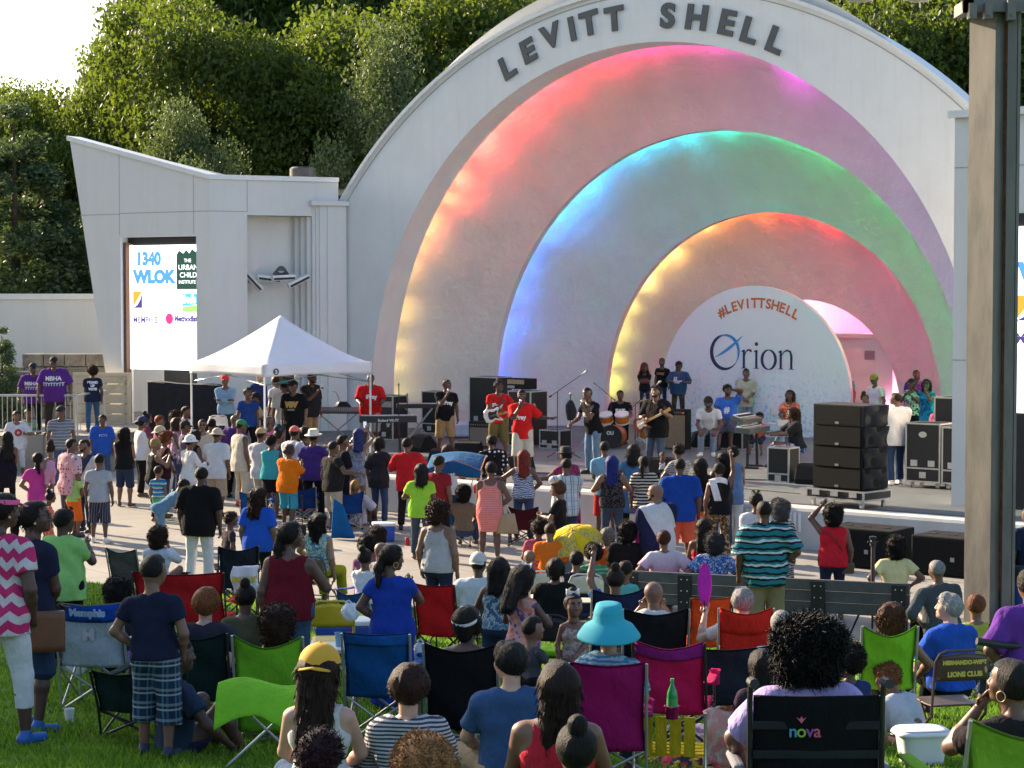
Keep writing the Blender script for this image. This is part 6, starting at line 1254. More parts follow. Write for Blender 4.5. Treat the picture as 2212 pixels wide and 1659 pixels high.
# guitars: built round a body point with the neck along +x
def guitar(pr, label, white, neck_to, fl=1):
    root = pr['root']; T_ = Matrix(pr['T'].tolist()).to_4x4(); kb = pr['kb']; c_ = Vector(pr['tp'](.16 * fl, .24, .10)); n_ = Vector(pr['tp'](*neck_to)); d = (n_ - c_).normalized(); f_ = Vector(pr['T'] @ np.array([0, 1, 0])); f_ = (f_ - d * f_.dot(d)).normalized(); u_ = d.cross(f_); M_ = Matrix((d, u_, f_)).transposed().to_4x4(); M_.translation = c_; Mw = root.matrix_basis @ M_
    e = bpy.data.objects.new('electric_guitar', None); C.objects.link(e); e.matrix_world = Mw; setp(e, label, 'guitar'); bm_ = mat('guitar_paint', (.72, .70, .66) if white else (.16, .03, .02), .25, vary=.03); m = MB()
    out = [(-.20, -.12), (-.22, 0), (-.19, .13), (-.08, .16), (.02, .11), (.10, .14), (.20, .17), (.19, .12), (.11, .05), (.11, -.05), (.17, -.13), (.13, -.17), (.04, -.13), (-.06, -.14), (-.13, -.18)]
    m.prism([(x, y, 0) for x, y in out], (0, 0, .04)); m.build('body', bm_, e, bevel=.01); m = MB(); m.prism([(x * .6 + .01, y * .6, .041) for x, y in out], (0, 0, .004)); m.build('pickguard', mat('guard', (.02, .02, .02), .3) if white else mat('guard2', (.5, .45, .38), .3), e)
    L_ = .80 if white else .66; m = MB(); m.box(.09, L_, -.025, .025, .042, .062); m.build('neck', mat('maple_neck', (.45, .25, .07), .4, vary=.1), e); m = MB(); m.prism([(L_, -.03, .04), (L_ + .18, -.05, .04), (L_ + .20, .02, .04), (L_, .035, .04)], (0, 0, .018)); m.build('headstock', mat('maple_neck', (.45, .25, .07), .4, vary=.1), e); m = MB(); [m.tube([(-.12, y, .055), (L_ + .05, y, .064)], .0015, 4) for y in (-.015, -.005, .005, .015)]; m.build('strings', CHROME, e)
    tp_ = pr['tp']; m = MB(); s0 = M_ @ Vector((-.2, 0, .02)); m.sheet(lambda a_, v: (Vector(tp_(-.12 * fl, .125, .45)) * (1 - a_) ** 2 + Vector(tp_(.02 * fl, .22, .3)) * 2 * a_ * (1 - a_) + s0 * a_ ** 2 + Vector(tp_(.0, 0, 0)) * 0 + Vector(((v - .5) * .05, 0, (v - .5) * .03))), 10, 2, .006); o = m.build('strap', mat('leather_strap', (.10, .03, .02), .6), root); o.parent = e; o.matrix_parent_inverse = Matrix.Identity(4); o.matrix_basis = Mw.inverted() @ root.matrix_basis
    return e
def held_mic(pr, side, label, chrome=True):
    S0, E_, W_ = pr['limbs'][side]; d = V3(0, 0, 1) * .6 + unit(pr['hc'] - W_) * .8; d = Vector(unit(d)); w_ = Vector(W_) + Vector(unit(W_ - E_)) * .06; e = empty('microphone', in_world(pr, w_), pr['root'].rotation_euler.z, label, 'microphone'); m = MB(); m.tube([-d * .10, d * .05, d * .06], [.012, .017, .02], 8); m.build('handle', DARK, e, smooth=True); m = MB(); m.tube([d * .06, d * .075, d * .105, d * .12], [.02, .028, .028, .01], 10); m.build('grille', CHROME if chrome else GREY, e, smooth=True); return e
def held_phone(pr, side, label, col=(.03, .03, .03), scr_=True):
    S0, E_, W_ = pr['limbs'][side]; d = unit(W_ - E_); p_ = in_world(pr, Vector(W_ + d * .10)); e = empty('phone', p_, pr['root'].rotation_euler.z, label, 'phone'); m = MB(); m.box(-.036, .036, .012, .022, -.03, .11); m.build('case', mat('phone_shell', col, .3), e, bevel=.004)
    m = MB(); m.box(-.032, .032, .008, .0118, -.022, .10); m.build('screen', emis('phone_screen', (.35, .45, .6), .5), e); return e
# white pop-up tent
q = onz(608, 930, STZ); q = at(606, 765, 46.3); q.z = STZ; te = empty('canopy_tent', q, R(42), 'white pop-up canopy tent with a peaked roof beside the stage', 'tent'); TW = mat('tent_fabric', (.72, .72, .76), .7, vary=.03, vs=2, bs=.3, bsc=6); hw = 1.52; ez = 2.2
def roof(u_, v):
    x = (u_ - .5) * 2; y = (v - .5) * 2; r_ = max(abs(x), abs(y)); z = ez + 1.06 * (1 - r_) ** 1.3 + .05 * (1 - r_) ; z -= .05 * math.sin(math.pi * r_) * (1 - min(abs(x), abs(y)) / (r_ + 1e-6)) ; return (x * hw, y * hw, z)
m = MB(); m.sheet(roof, 32, 32, .006); m.build('roof_cover', TW, te, smooth=True)
for k_ in range(4):
    M_ = Matrix.Rotation(k_ * math.pi / 2, 4, 'Z'); m = MB(); m.sheet(lambda u_, v: M_ @ Vector(((u_ - .5) * 2 * (hw + .004), -hw - .006 - .012 * math.sin(u_ * 12) * v, ez + .015 - .28 * v + .03 * math.sin(math.pi * u_) * v - .0)), 24, 4, .004); m.build('valance', TW, te, smooth=True)
    m = MB(); x, y = (M_ @ Vector((-hw + .02, -hw + .02, 0)))[:2]; m.box(x - .018, x + .018, y - .018, y + .018, 0, ez); m.box(x - .06, x + .06, y - .06, y + .06, 0, .015); m.build('leg', mat('tent_leg', (.7, .7, .7), .4), te)
    m = MB(); a_ = M_ @ Vector((-hw + .03, -hw + .03, ez - .06)); b_ = M_ @ Vector((hw - .03, -hw + .03, ez - .45)); c_ = M_ @ Vector((-hw + .03, -hw + .03, ez - .45)); d_ = M_ @ Vector((hw - .03, -hw + .03, ez - .06)); m.tube([a_, b_], .012, 5); m.tube([c_, d_], .012, 5); m.build('scissor_truss', GREY, te)
m = MB(); M_ = Matrix.Rotation(math.pi / 2, 4, 'Z'); M_ = Matrix.Identity(4); m.lathe([(0, 0), (.075, 0), (.075, .004), (0, .004)], 14, Matrix.Translation((-hw + .30, -hw - .03, ez - .15)) @ Matrix.Rotation(math.pi / 2, 4, 'X')); lg = m.build('round_logo', mat('logo_dark', (.02, .03, .06), .5), te)
vs, fs = text2d('2', .10, .01); m = MB(); m.add([(-hw + .30 + x, -hw - .037, ez - .185 + y) for x, y in vs], fs); m.build('logo_lettering', mat('print_ink', (.6, .6, .6), .6, vary=.02), lg)
# draped black box in the loading bay
q = at(395, 900, 52.2); q.z = STZ; e = empty('draped_case', q, .25, 'large black cloth-draped case in the loading bay under the screen', 'case'); m = MB(); m.sheet(lambda u_, v: (-.95 + 2.0 * u_, -.5 + .04 * math.sin(u_ * 14) * (1 - v), 1.5 * v - .12 * u_ * v), 20, 8, .01); m.sheet(lambda u_, v: (-.95 + 2.0 * u_, -.5 + 1.0 * v, 1.5 - .12 * u_ + .02 * math.sin(u_ * 9)), 10, 6, .01); m.sheet(lambda u_, v: (1.05, -.5 + 1.0 * u_, 1.38 * v), 10, 6, .01); m.build('cover', BLACKC, e, smooth=True)
# subwoofers on the plaza against the stage wall
def sub(px, py, label, w_=1.15, d_=.75, h_=.62):
    p = onz(px, py, PZ); e = empty('subwoofer', p, ROT, label, 'loudspeaker', 'black subwoofers on the plaza'); m = MB(); m.box(-w_ / 2, w_ / 2, -d_ / 2, d_ / 2, .02, h_); m.build('cabinet', TOLEX, e, bevel=.02); m = MB(); m.box(-w_ / 2 + .04, w_ / 2 - .04, -d_ / 2 - .012, -d_ / 2 - .001, .05, h_ - .04); g_ = m.build('grille', GRILL, e); m = MB(); m.box(.12, .19, -d_ / 2 - .018, -d_ / 2 - .013, .25, .32); m.build('badge', GREY, g_)
    for sx in (-.35, 0, .35): m = MB(); m.box(sx - .05, sx + .05, -.1, 0, h_ + .001, h_ + .008); m.build('top_recess', DARK, e)
sub(1700, 1175, 'left of the black subwoofers, below the gray-haired woman', 1.1, .7, .6); sub(1878, 1222, 'middle black subwoofer behind the woman in the red top', 1.25, .8, .66); sub(2062, 1240, 'right black subwoofer next to the steel column', 1.15, .8, .64)
# ================================================================ plaza and lawn furniture
SLAT = mat('grey_plank', (.085, .083, .088), .6, vary=.2, vs=8)
def bench(pL, pR, label, posts, zt_=.88):
    A = at(pL[0], pL[1], F / pL[2]); B = at(pR[0], pR[1], F / pR[2]); d = B - A; d.z = 0; L_ = d.length; e = empty('bench', (A.x, A.y, PZ), math.atan2(d.y, d.x), label, 'bench', 'long grey plank benches'); h_ = min(.95, A.z - PZ)
    m = MB(); [m.box(0, L_, -.03 - .02 * i, .03 - .02 * i, h_ - .14 - .15 * (2 - i), h_ - .15 * (2 - i)) for i in range(3)]; m.build('backrest_planks', SLAT, e, bevel=.006)
    m = MB(); [m.box(0, L_, .06 + .15 * i, .19 + .15 * i, .42, .46) for i in range(3)]; m.build('seat_planks', SLAT, e, bevel=.006)
    for t in posts: m = MB(); m.box(L_ * t - .09, L_ * t + .09, -.10, -.035 - .0, 0.0, h_ - .02); m.box(L_ * t - .09, L_ * t + .09, -.034, .5, .34, .415); m.box(L_ * t - .05, L_ * t + .05, .38, .46, 0, .34); pb = m.build('bracket', DARK, e); m = MB(); [m.lathe([(0, 0), (.014, 0), (.010, .01), (0, .012)], 8, Matrix.Translation((L_ * t + sx, -.102, h_ - .08 - .15 * i)) @ Matrix.Rotation(math.pi / 2, 4, 'X')) for i in range(3) for sx in (-.04, .04)]; m.build('bolts', CHROME, pb)
    return e
bench((1352, 1231, 162), (1966, 1262, 170), 'long grey plank bench across the right foreground, seen from behind', (.025, .22, .50, .69, .965)); bench((1180, 1240, 156), (1345, 1236, 156), 'shorter bench end left of the long one with light planks', (.1, .9)); bench((1590, 1205, 154), (1700, 1210, 155), 'bench in front of the floral blouse woman, mostly hidden', (.5,))
# tripod
p = groundp(1880, 1402); p = at(1884, 1400, F / 168); p.z = PZ; e = empty('tripod', p, 0, 'dark camera tripod with a ball head standing on the plaza', 'tripod'); m = MB(); m.tube([(0, 0, .55), (0, 0, 1.28)], .028); m.tube([(0, 0, .2), (0, 0, .55)], .014); m.build('centre_column', mat('tripod_bronze', (.06, .035, .04), .4), e, smooth='auto')
for a_ in (2.7, .2, 4.9): m = MB(); m.tube([(0, 0, .84), (.16 * math.cos(a_), .16 * math.sin(a_), .42), (.34 * math.cos(a_), .34 * math.sin(a_), 0)], [.018, .015, .011]); m.tube([(0, 0, .5), (.17 * math.cos(a_), .17 * math.sin(a_), .42)], .006, 5); m.build('leg', DARK, e, smooth='auto')
m = MB(); m.lathe([(.02, 0), (.04, .01), (.045, .05), (.03, .08), (.045, .10), (.05, .13), (0, .14)], 12, Matrix.Translation((0, 0, 1.27))); m.tube([(-.07, 0, 1.33), (.07, 0, 1.33)], .014); m.build('ball_head', DARK, e, smooth='auto')
# coolers, bin, bags
def cooler(px, py, label, body, lid, sx=.5, sy=.32, sz=.32, rz=.1, s=None):
    p = groundp(px, py); e = empty('cooler', p, rz, label, 'cooler'); m = MB(); m.prism([(-sx / 2, -sy / 2, 0), (sx / 2, -sy / 2, 0), (sx / 2 + .015, -sy / 2 - .01, sz), (-sx / 2 - .015, -sy / 2 - .01, sz)], (0, sy, 0)); m.build('body', mat('cooler_plastic', body, .4), e, bevel=.02); m = MB(); m.box(-sx / 2 - .025, sx / 2 + .025, -sy / 2 - .02, sy / 2 + .02, sz + .002, sz + .06); m.build('lid', mat('cooler_lid', lid, .4), e, bevel=.015); m = MB(); m.tube([(-sx / 2 - .03, -.05, sz - .06), (-sx / 2 - .05, -.05, sz - .02), (-sx / 2 - .05, .05, sz - .02), (-sx / 2 - .03, .05, sz - .06)], .01, 6); m.build('handle', mat('cooler_lid', lid, .4), e); return e
cooler(829, 1168, 'blue ice cooler with a white lid on the plaza', (.02, .08, .42), (.75, .75, .75), .38, .3, .28); cooler(745, 1415, 'large blue cooler with a white top behind the yellow chair', (.03, .08, .35), (.75, .75, .72), .62, .38, .36, .05); cooler(1192, 1330 - 30, 'pale blue cooler beside the capped man', (.08, .2, .5), (.75, .76, .78), .45, .3, .30)
p = groundp(1990, 1652); e = empty('plastic_tub', p, .12, 'white plastic dish tub with a grip cut-out on the grass', 'tub'); TUBM = mat('white_plastic', (.78, .80, .80), .3, vary=.02); m = MB()
def tub(u_, v): a_ = u_ * 2 * math.pi; q = 4.0; cx_, sy_ = math.cos(a_), math.sin(a_); r_ = (abs(cx_) ** q + abs(sy_) ** q) ** (-1 / q); t_ = .80 + .2 * v; return (cx_ * r_ * .20 * t_, sy_ * r_ * .15 * t_, .01 + .27 * v)
m.sheet(tub, 48, 8, .006); m.sheet(lambda u_, v: tuple(Vector(tub(u_, 0)) * v + Vector((0, 0, .01 * (1 - v)))), 48, 3); m.build('bowl', TUBM, e, smooth=True); m = MB(); m.sheet(lambda u_, v: (tub(u_, 1)[0] * (1 + .14 * v), tub(u_, 1)[1] * (1 + .14 * v), .285 - .03 * v * v), 48, 3, .004); m.sheet(lambda u_, v: (tub(u_, 1)[0] * v, tub(u_, 1)[1] * v, .29 + .015 * (1 - v)), 48, 4, .004); m.build('rim_lid', TUBM, e, smooth=True)
p = onz(2208, 1450, 0.1); p = at(2208, 1450, F / 158); p.z = PZ; e = empty('trash_can', p, 0, 'blue barrel trash can with a dark liner at the right edge', 'trash can'); m = MB(); m.lathe([(0, 0), (.25, 0), (.27, .1), (.28, .62), (.26, .66)], 24); m.build('barrel', mat('blue_barrel', (.015, .05, .22), .45), e, smooth='auto'); m = MB(); m.lathe([(.28, .60), (.30, .66), (.29, .76), (.30, .80), (.26, .84), (.25, .74)], 24, caps=False); m.build('liner', PLB, e, smooth=True)
# yellow umbrella with a plain printed pattern
p = at(1238, 1148, F / 150); e = empty('umbrella', p + Vector((0, 0, -.75)), .2, 'yellow printed umbrella tilted over the seated children', 'umbrella'); YEL = cloth(('flor', (.68, .50, .03), (.62, .42, .02), (.55, .52, .40), (.70, .53, .05), (.25, .22, .18), (.68, .50, .04), .035)); YP = cloth((.70, .50, .02)); Mt = Matrix.Translation((0, 0, .75)) @ Matrix.Rotation(R(28), 4, 'X') @ Matrix.Rotation(R(-14), 4, 'Y')
m = MB(); m2 = MB(); n8 = 8
for k_ in range(n8):
    def gore(u_, v, k_=k_): a_ = (k_ + u_) * 2 * math.pi / n8; r_ = .42 * v * (1 - .08 * math.sin(math.pi * u_) * v); return tuple(Mt @ Vector((r_ * math.cos(a_), r_ * math.sin(a_), .02 - .20 * v ** 1.7 + .012 * math.sin(math.pi * u_) * v)))
    (m if k_ % 3 else m2).sheet(gore, 5, 8, .003)
m.build('printed_canopy', YEL, e, smooth=True); m2.build('plain_canopy', YP, e, smooth=True); m = MB(); m.tube([tuple(Mt @ Vector((0, 0, .07))), tuple(Mt @ Vector((0, 0, -.6)))], .007, 6); m.build('shaft', GREY, e)
# ================================================================ the people
K = (.012, .009, .008); BRN = (.035, .016, .010); RED = (.16, .035, .012); GRY = (.20, .19, .18); WH = (.70, .70, .72); BK = (.014, .014, .016); NAV = (.022, .028, .065); JN = (.06, .10, .19); JND = (.03, .05, .10); KH = (.36, .27, .17); TAN = (.40, .26, .12); BLU = (.02, .07, .42); CRM = (.62, .56, .44)  # red hair tone has the red light put into its base colour
p_ = person; T = 'tee'
ip = lambda x=0, s=.11, z=.27: [('iPray', s, x, z, (.75, .75, .75), .006)]
# ---- on stage
q = p_(800, 808, 'heavy man in a red shirt and glasses playing the black organ', 185, 1.84, top=('bigtee', (.62, .02, .02)), bot=('bigshorts', (.42, .38, .32)), w=1.35, arms='kk', hat=('glasses', BK), on='stage', logo=ip(-.02, .13), turn=-.2, tilt=.15)
q = p_(966, 820, 'singer in a black shirt and tan cargo shorts holding a microphone to his mouth', 205, 1.78, top=(T, BK), bot=('bigshorts', TAN), w=1.2, arms='md', on='stage', logo=ip(0, .12), turn=.5); held_mic(q, 1, 'microphone held by the singer in tan shorts')
q = p_(1078, 823, 'bass player in a red shirt with glasses and olive shorts', 190, 1.82, top=(T, (.60, .02, .02)), bot=('bigshorts', (.17, .13, .05)), arms='gG', hair=('twist', K), hat=('glasses', BK), on='stage', logo=ip(.05, .12)); guitar(q, 'white bass guitar with a yellow neck held by the red-shirted player', True, (-.42, .30, .24))
q = p_(1127, 842, 'central singer in a red shirt, cream shorts and white shoes', 182, 1.80, top=('bigtee', (.66, .02, .02)), bot=('bigshorts', (.58, .54, .46)), arms='ms', on='stage', logo=ip(.05, .12, .24), shoe=SHOEW, w=.92, hair=('fade', K), sk=0); held_mic(q, 1, 'microphone held to the mouth of the central red-shirted singer')
q = p_(1268, 838, 'singer in a black shirt and washed jeans leaning to the left with a microphone', 128, 1.84, top=(T, BK), bot=('pants', (.18, .26, .38)), arms='km', lean=.22, hair=('fade', K), hat=('glasses', BK), on='stage', logo=ip(-.0, .12), tilt=.1); held_mic(q, -1, 'microphone held by the leaning singer in jeans')
p_(1340, 843, 'drummer in a black printed shirt sitting behind the orange drums', 175, 1.8, s=84.5, top=(T, BK), bot=('pants', BK), arms='kk', legs='t', on='stage', logo=[('EAT', .13, 0, .28, (.7, .7, .7), .012), ('THIS', .09, 0, .17, (.7, .7, .7), .01)], w=1.1)
q = p_(1416, 834, 'big guitarist in a black shirt singing into a boom microphone', 140, 1.88, top=('bigtee', BK), bot=('jeans', (.08, .11, .16)), arms='gG', w=1.45, beard=1, on='stage', hair=('twist', K), tilt=.15, turn=.3, sk=2); guitar(q, 'dark red electric guitar slung on the big bearded guitarist', False, (-.42, .28, .34))
p_(1392, 786, 'man with a dark red hood over his head and folded arms', 175, 1.80, s=80, top=(T, BK), bot=('jeans', NAV), arms='cc', hat=('hood', (.14, .012, .02)), on=1.55, logo=[('VOTE', .10, 0, .30, (.35, .02, .03), .008)], sk=0)
p_(1430, 773, 'man in a black shirt with gold lettering at the back of the stage', 150, 1.82, s=79, top=(T, BK), bot=('jeans', JND), on=1.55, logo=[('SONZ', .11, .02, .32, (.5, .30, .12), .002)], beard=1, turn=.4)
p_(1467, 781, 'heavy man with long locs in a slate blue shirt looking down at his phone', 172, 1.84, s=80, top=('bigtee', (.035, .075, .16)), bot=('pants', ('flor', (.05, .04, .025), (.02, .018, .012), (.09, .07, .04), .05)), arms='KK', w=1.35, hair=('lowpony', K), tilt=-.45, on=1.4, logo=[('god', .07, .10, .36, (.7, .7, .7), .002), ('and', .07, .10, .31, (.7, .7, .7), .002), ('fashioned', .07, .03, .26, (.7, .7, .7), .002), ('Cousin', .07, .05, .21, (.7, .7, .7), .002)])
p_(1530, 858, 'man in a white shirt and black cap sitting with clasped hands on a box', 165, 1.85, s=92, top=(T, WH), bot=('pants', (.20, .25, .31)), arms='ll', legs='t', lean=.45, hat=('beanie', BK), hair=('lowpony', K), beard=1, on='stage', shoe=SHOEW)
p_(1572, 832, 'sitting man in a royal blue shirt with one hand on his head', 165, 1.85, s=88, top=(T, (.05, .16, .55)), bot=('bigshorts', (.08, .09, .12)), arms='lo', legs='t', beard=1, on='stage', hair=('twist', K), turn=.4, logo=[('#', .20, 0, .20, (.6, .6, .6), .01)], w=1.25)
p_(1612, 797, 'young man in a beige shirt with a lanyard and ripped jeans, hands clasped', 178, 1.80, top=('bigtee', (.50, .44, .38)), bot=('jeans', (.24, .33, .43)), arms='ff', w=.9, hair=('fade', K), on='stage', sk=2, turn=.2)
p_(1641, 892, 'small boy in an orange shirt sitting on stage', 150, 1.15, s=92, kid=1, top=(T, (.75, .12, .01)), bot=('shorts', NAV), arms='ll', legs='t', hair=('twist', K), on='stage', turn=.3)
p_(1706, 843, 'woman with long brown hair and an orange top sitting against the banner', 165, 1.68, s=88, fem=1, top=(T, ('flor', (.70, .12, .03), (.5, .05, .02), (.65, .35, .2), .06)), bot=('jeans', (.28, .38, .47)), arms='ll', legs='t', hair=('xlong', (.03, .013, .009)), on='stage')
q = onz(1690, 950, STZ); e = empty('handbag', at(1690, 915, F / 90), 0, 'small white handbag on the lap of the orange-topped woman', 'handbag'); m = MB(); m.box(-.14, .14, -.05, .05, -.06, .09); m.build('body', mat('white_leather', (.62, .60, .58), .4), e, bevel=.02)
p_(1711, 880, 'keyboard player with long dark hair sitting on a flight case in blue shorts', 95, 1.85, s=99, top=('bigtee', (.02, .022, .028)), bot=('bigshorts', ('flor', (.02, .06, .26), (.02, .05, .22), (.35, .40, .5), .09)), arms='ww', legs='t', hair=('longcurl', BRN), on='stage', lean=.12, w=1.15, turn=-.1, seat=.7)
p_(1793, 843, 'little girl in a mint shirt with both hands on her head', 165, 1.22, kid=1, fem=1, top=(T, (.28, .62, .55)), bot=('shorts', NAV), arms='oo', hair=('puff', K), on='stage', sk=3)
p_(1822, 796, 'man in a turquoise striped polo and white cap standing left of the pink niche', 165, 1.80, top=('polo', ('hs', (.07, .33, .52), (.07, .33, .52), (.10, .42, .60), (.16, .42, .55), .09)), bot=('pants', BK), w=1.15, hat=('cap', WH), on='stage', turn=.4, sk=2)
p_(1888, 809, 'man in a white shirt and camouflage cap turned to the left', 125, 1.78, top=(T, WH), bot=('pants', BRN), hat=('cap', (.28, .18, .05)), on='stage', arms='fd', turn=.2)
p_(1868, 852, 'small girl with pulled-up hair in a white printed shirt', 175, 1.22, kid=1, fem=1, top=(T, ('flor', WH, WH, (.5, .2, .3), .05)), bot=('skirt', JN), hair=('puff', BRN), on='stage', sk=3)
p_(1934, 848, 'very large man in a white shirt with a towel over his neck, back turned', 22, 1.88, s=109, top=('bigtee', WH), bot=('pants', (.03, .055, .12)), w=1.5, arms='ff', on='stage', shoe=SHOEW, turn=.6)
p_(1980, 799, 'man in a purple shirt at the back near the pink wall', 172, 1.85, top=(T, (.16, .04, .26)), bot=('pants', BK), on='stage')
p_(1969, 818, 'woman with a dark visor clapping in a grey shirt', 150, 1.70, fem=1, top=(T, ('flor', (.35, .35, .35), (.08, .08, .08), (.6, .6, .6), .05)), bot=('pants', BK), arms='CC', hat=('visor', BK), hair=('short', K), on='stage')
p_(2001, 820, 'woman in a teal flowered dress with long black hair and sunglasses', 140, 1.72, fem=1, top=('maxi', ('flor', (.02, .27, .42), (.02, .24, .40), (.015, .12, .25), (.02, .28, .44), .16)), arms='Ub', hair=('long', K), hat=('shades', BK), on='stage', turn=.3)
p_(2032, 864, 'person in a white cap and pink shirt behind the low road case', 150, 1.60, top=(T, (.60, .14, .22)), bot=('pants', BK), hat=('cap', WH), on='stage')
# ---- around the tent
p_(486, 811, 'man in a red cap and light blue shirt with folded arms under the tent', 178, 1.80, top=('long', (.20, .36, .56)), bot=('jeans', JND), arms='cc', hat=('cap', (.50, .02, .03)), on='stage')
q = p_(552, 850, 'man in a cream shirt and black cap sitting and reading a paper under the tent', 250, 1.80, s=90, top=('shirt', (.52, .46, .34)), bot=('pants', (.38, .33, .24)), arms='KK', legs='t', tilt=-.4, hat=('cap', BK), on='stage', seat=.5)
e = empty('paper_sheet', in_world(q, Vector(q['limbs'][1][2]) + Vector((-.12, .12, .02))), R(250), 'white sheets of paper read by the sitting man in cream', 'paper'); m = MB(); m.sheet(lambda u_, v: (.24 * u_, .30 * v, .02 + .03 * math.sin(u_ * 3)), 6, 6, .003); m.build('page', mat('paper', (.7, .7, .7), .7, vary=.02), e)
p_(563, 803, 'balding man in dark blue standing at the back of the tent', 235, 1.82, top=('long', (.02, .04, .14)), bot=('jeans', JND), on='stage', hair=('bald', K), sk=4)
p_(536, 838, 'person with dark hair half hidden behind the reading man under the tent', 200, 1.66, top=(T, (.02, .06, .25)), bot=('pants', BK), on='stage', fem=1, hair=('lowbun', K), hat=('hairglasses', BK))
p_(594, 812, 'person in a plain white shirt hidden behind the tent pole', 60, 1.78, top=(T, (.60, .62, .70)), bot=('jeans', JN), on='stage', w=1.2)
p_(612, 823, 'man in a teal cap and white shirt with his back turned under the tent', 25, 1.76, top=('bigtee', WH), bot=('jeans', (.05, .12, .22)), hat=('cap', (.02, .30, .33)), on='stage')
p_(633, 824, 'man in a black cap with a chain and a gold-printed black shirt', 165, 1.78, top=('bigtee', BK), bot=('pants', BK), w=1.2, hat=('cap', BK), on='stage', logo=[('W', .16, -.05, .26, (.5, .30, .08), .02), ('W', .16, .07, .26, (.5, .30, .08), .02), ('UNITED', .05, 0, .18, (.35, .35, .2), .003)], sk=2)
q = p_(675, 806, 'large man in a dark shirt and tan trousers holding up a phone', 235, 1.88, top=('bigtee', (.03, .03, .034)), bot=('pants', TAN), w=1.45, arms='Cd', hat=('glasses', BK), on='stage', hair=('short', K), beard=1); held_phone(q, 1, 'white phone held up by the large man beside the mixing desk', WH)
# ---- terrace, far left
p_(71, 786, 'man in a purple lettered shirt with a towel leaning on the railing at far left', 190, 1.76, s=83, top=('bigtee', (.12, .035, .24)), bot=('pants', BK), w=1.2, arms='Dd', hat=('cap', BK), on='terrace', logo=[('MBHA', .12, .04, .30, (.7, .7, .7), .006), ('TTYTT', .10, .04, .19, (.6, .6, .6), .004)], beard=0)
p_(116, 773, 'broad man in a purple lettered shirt and brown trousers on the terrace', 182, 1.86, s=84, top=('bigtee', (.12, .035, .24)), bot=('pants', (.05, .035, .03)), w=1.5, arms='DD', hat=('cap', BK), on='terrace', logo=[('MBHA', .13, 0, .32, (.7, .7, .7), .006), ('TTYTTYTT', .10, 0, .20, (.6, .6, .6), .004)])
p_(199, 792, 'woman in a dark lettered shirt and jeans walking away on the terrace', 15, 1.68, s=82, fem=1, top=(T, (.02, .03, .06)), bot=('jeans', (.05, .13, .24)), hair=('afro', BRN), arms='df', on='terrace', legs='w', blogo=[('STAND', .085, 0, .40, (.7, .7, .7), .008), ('UP', .085, 0, .31, (.7, .7, .7), .008), ('VOTE', .085, 0, .22, (.7, .7, .7), .008)])
p_(131, 878, 'man in a flat cap and grey striped polo below the railing', 195, 1.78, on=.45, top=('polo', ('hs', (.14, .17, .23), (.35, .36, .38), (.20, .20, .22), .07)), bot=('jeans', JN), hat=('flatcap', BK), w=1.15, turn=-.4)
p_(36, 888, 'woman in a white shirt with a red emblem and white trousers at far left', 205, 1.70, on=.1, fem=1, top=('bigtee', WH), bot=('capri', WH), hair=('short', K), arms='DK', logo=[('O', .22, 0, .22, (.45, .03, .05), .02)], w=1.2, sk=2)
p_(61, 884, 'woman in a pale green and yellow strapless maxi dress at far left', 190, 1.68, on=.1, fem=1, top=('maxi', ('flor', (.22, .42, .32), (.50, .52, .22), (.15, .38, .36), .08)), hair=('bun', K), arms='md', sk=2)
p_(221, 896, 'woman in a royal blue shirt facing the camera before the terrace step', 200, 1.74, on=.05, fem=1, top=('bigtee', (.025, .10, .48)), bot=('jeans', JN), hair=('short', K), w=1.25, logo=[('FCTV', .09, 0, .32, (.25, .35, .65), .003)], turn=-.3)
p_(14, 933, 'woman with long dark hair in a black outfit at the left edge', 15, 1.68, fem=1, top=('bodycon', (.016, .012, .02)), bot=('tight', BK), hair=('xlong', K), arms='fh', w=1.15)
p_(107, 960, 'toddler in a pink zigzag romper carried on the hip of the woman in pink', 30, .98, s=118, kid=1, fem=1, top=('tank', ('chev', (.55, .12, .30), (.6, .45, .5), .05)), bot=('shorts', ('chev', (.55, .12, .30), (.6, .45, .5), .05)), arms='wd', hair=('puff', BRN), on=1.05, sk=2)
p_(81, 978, 'woman in a bright pink shirt with a long black braid carrying a toddler', 0, 1.62, fem=1, top=(T, (.62, .06, .30)), bot=('shorts', WH), hair=('lowpony', K), arms='hh', sk=2)
p_(156, 947, 'tall man in a pale pink printed polo seen from behind', -40, 1.84, top=('bigtee', ('dots', (.66, .44, .47), (.15, .06, .08), .07)), bot=('shorts', ('vs', (.05, .05, .08), (.25, .25, .3), (.1, .1, .15), .05)), arms='dK', hat=('glasses', BK), turn=-.4)
p_(181, 949, 'bearded man in a navy and white shirt talking with the pink polo man', 150, 1.78, top=('polo', ('rag', (.03, .05, .11), (.6, .6, .6), .12)), bot=('jeans', JND), beard=1, turn=-.3, sk=2)
p_(165, 1003, 'boy in a lime green polo and orange shorts', -45, 1.36, kid=1, top=('polo', (.36, .62, .20)), bot=('bigshorts', (.75, .16, .02)), arms='Kd', hair=('buzz', K))
p_(215, 981, 'boy in a light grey polo and vertically striped shorts, back turned', -8, 1.62, top=('polo', (.42, .43, .46)), bot=('bigshorts', ('vs', (.03, .03, .06), (.30, .28, .32), (.12, .10, .14), .05)), arms='dd', hair=('fade', K), shoe=SHOEW, w=1.05)
p_(110, 1062, 'tiny girl in a coral shirt with a white hair bow', -60, 1.02, kid=1, fem=1, top=(T, (.72, .18, .12)), bot=('shorts', (.6, .15, .1)), hair=('bun', K), hat=('bow', WH))
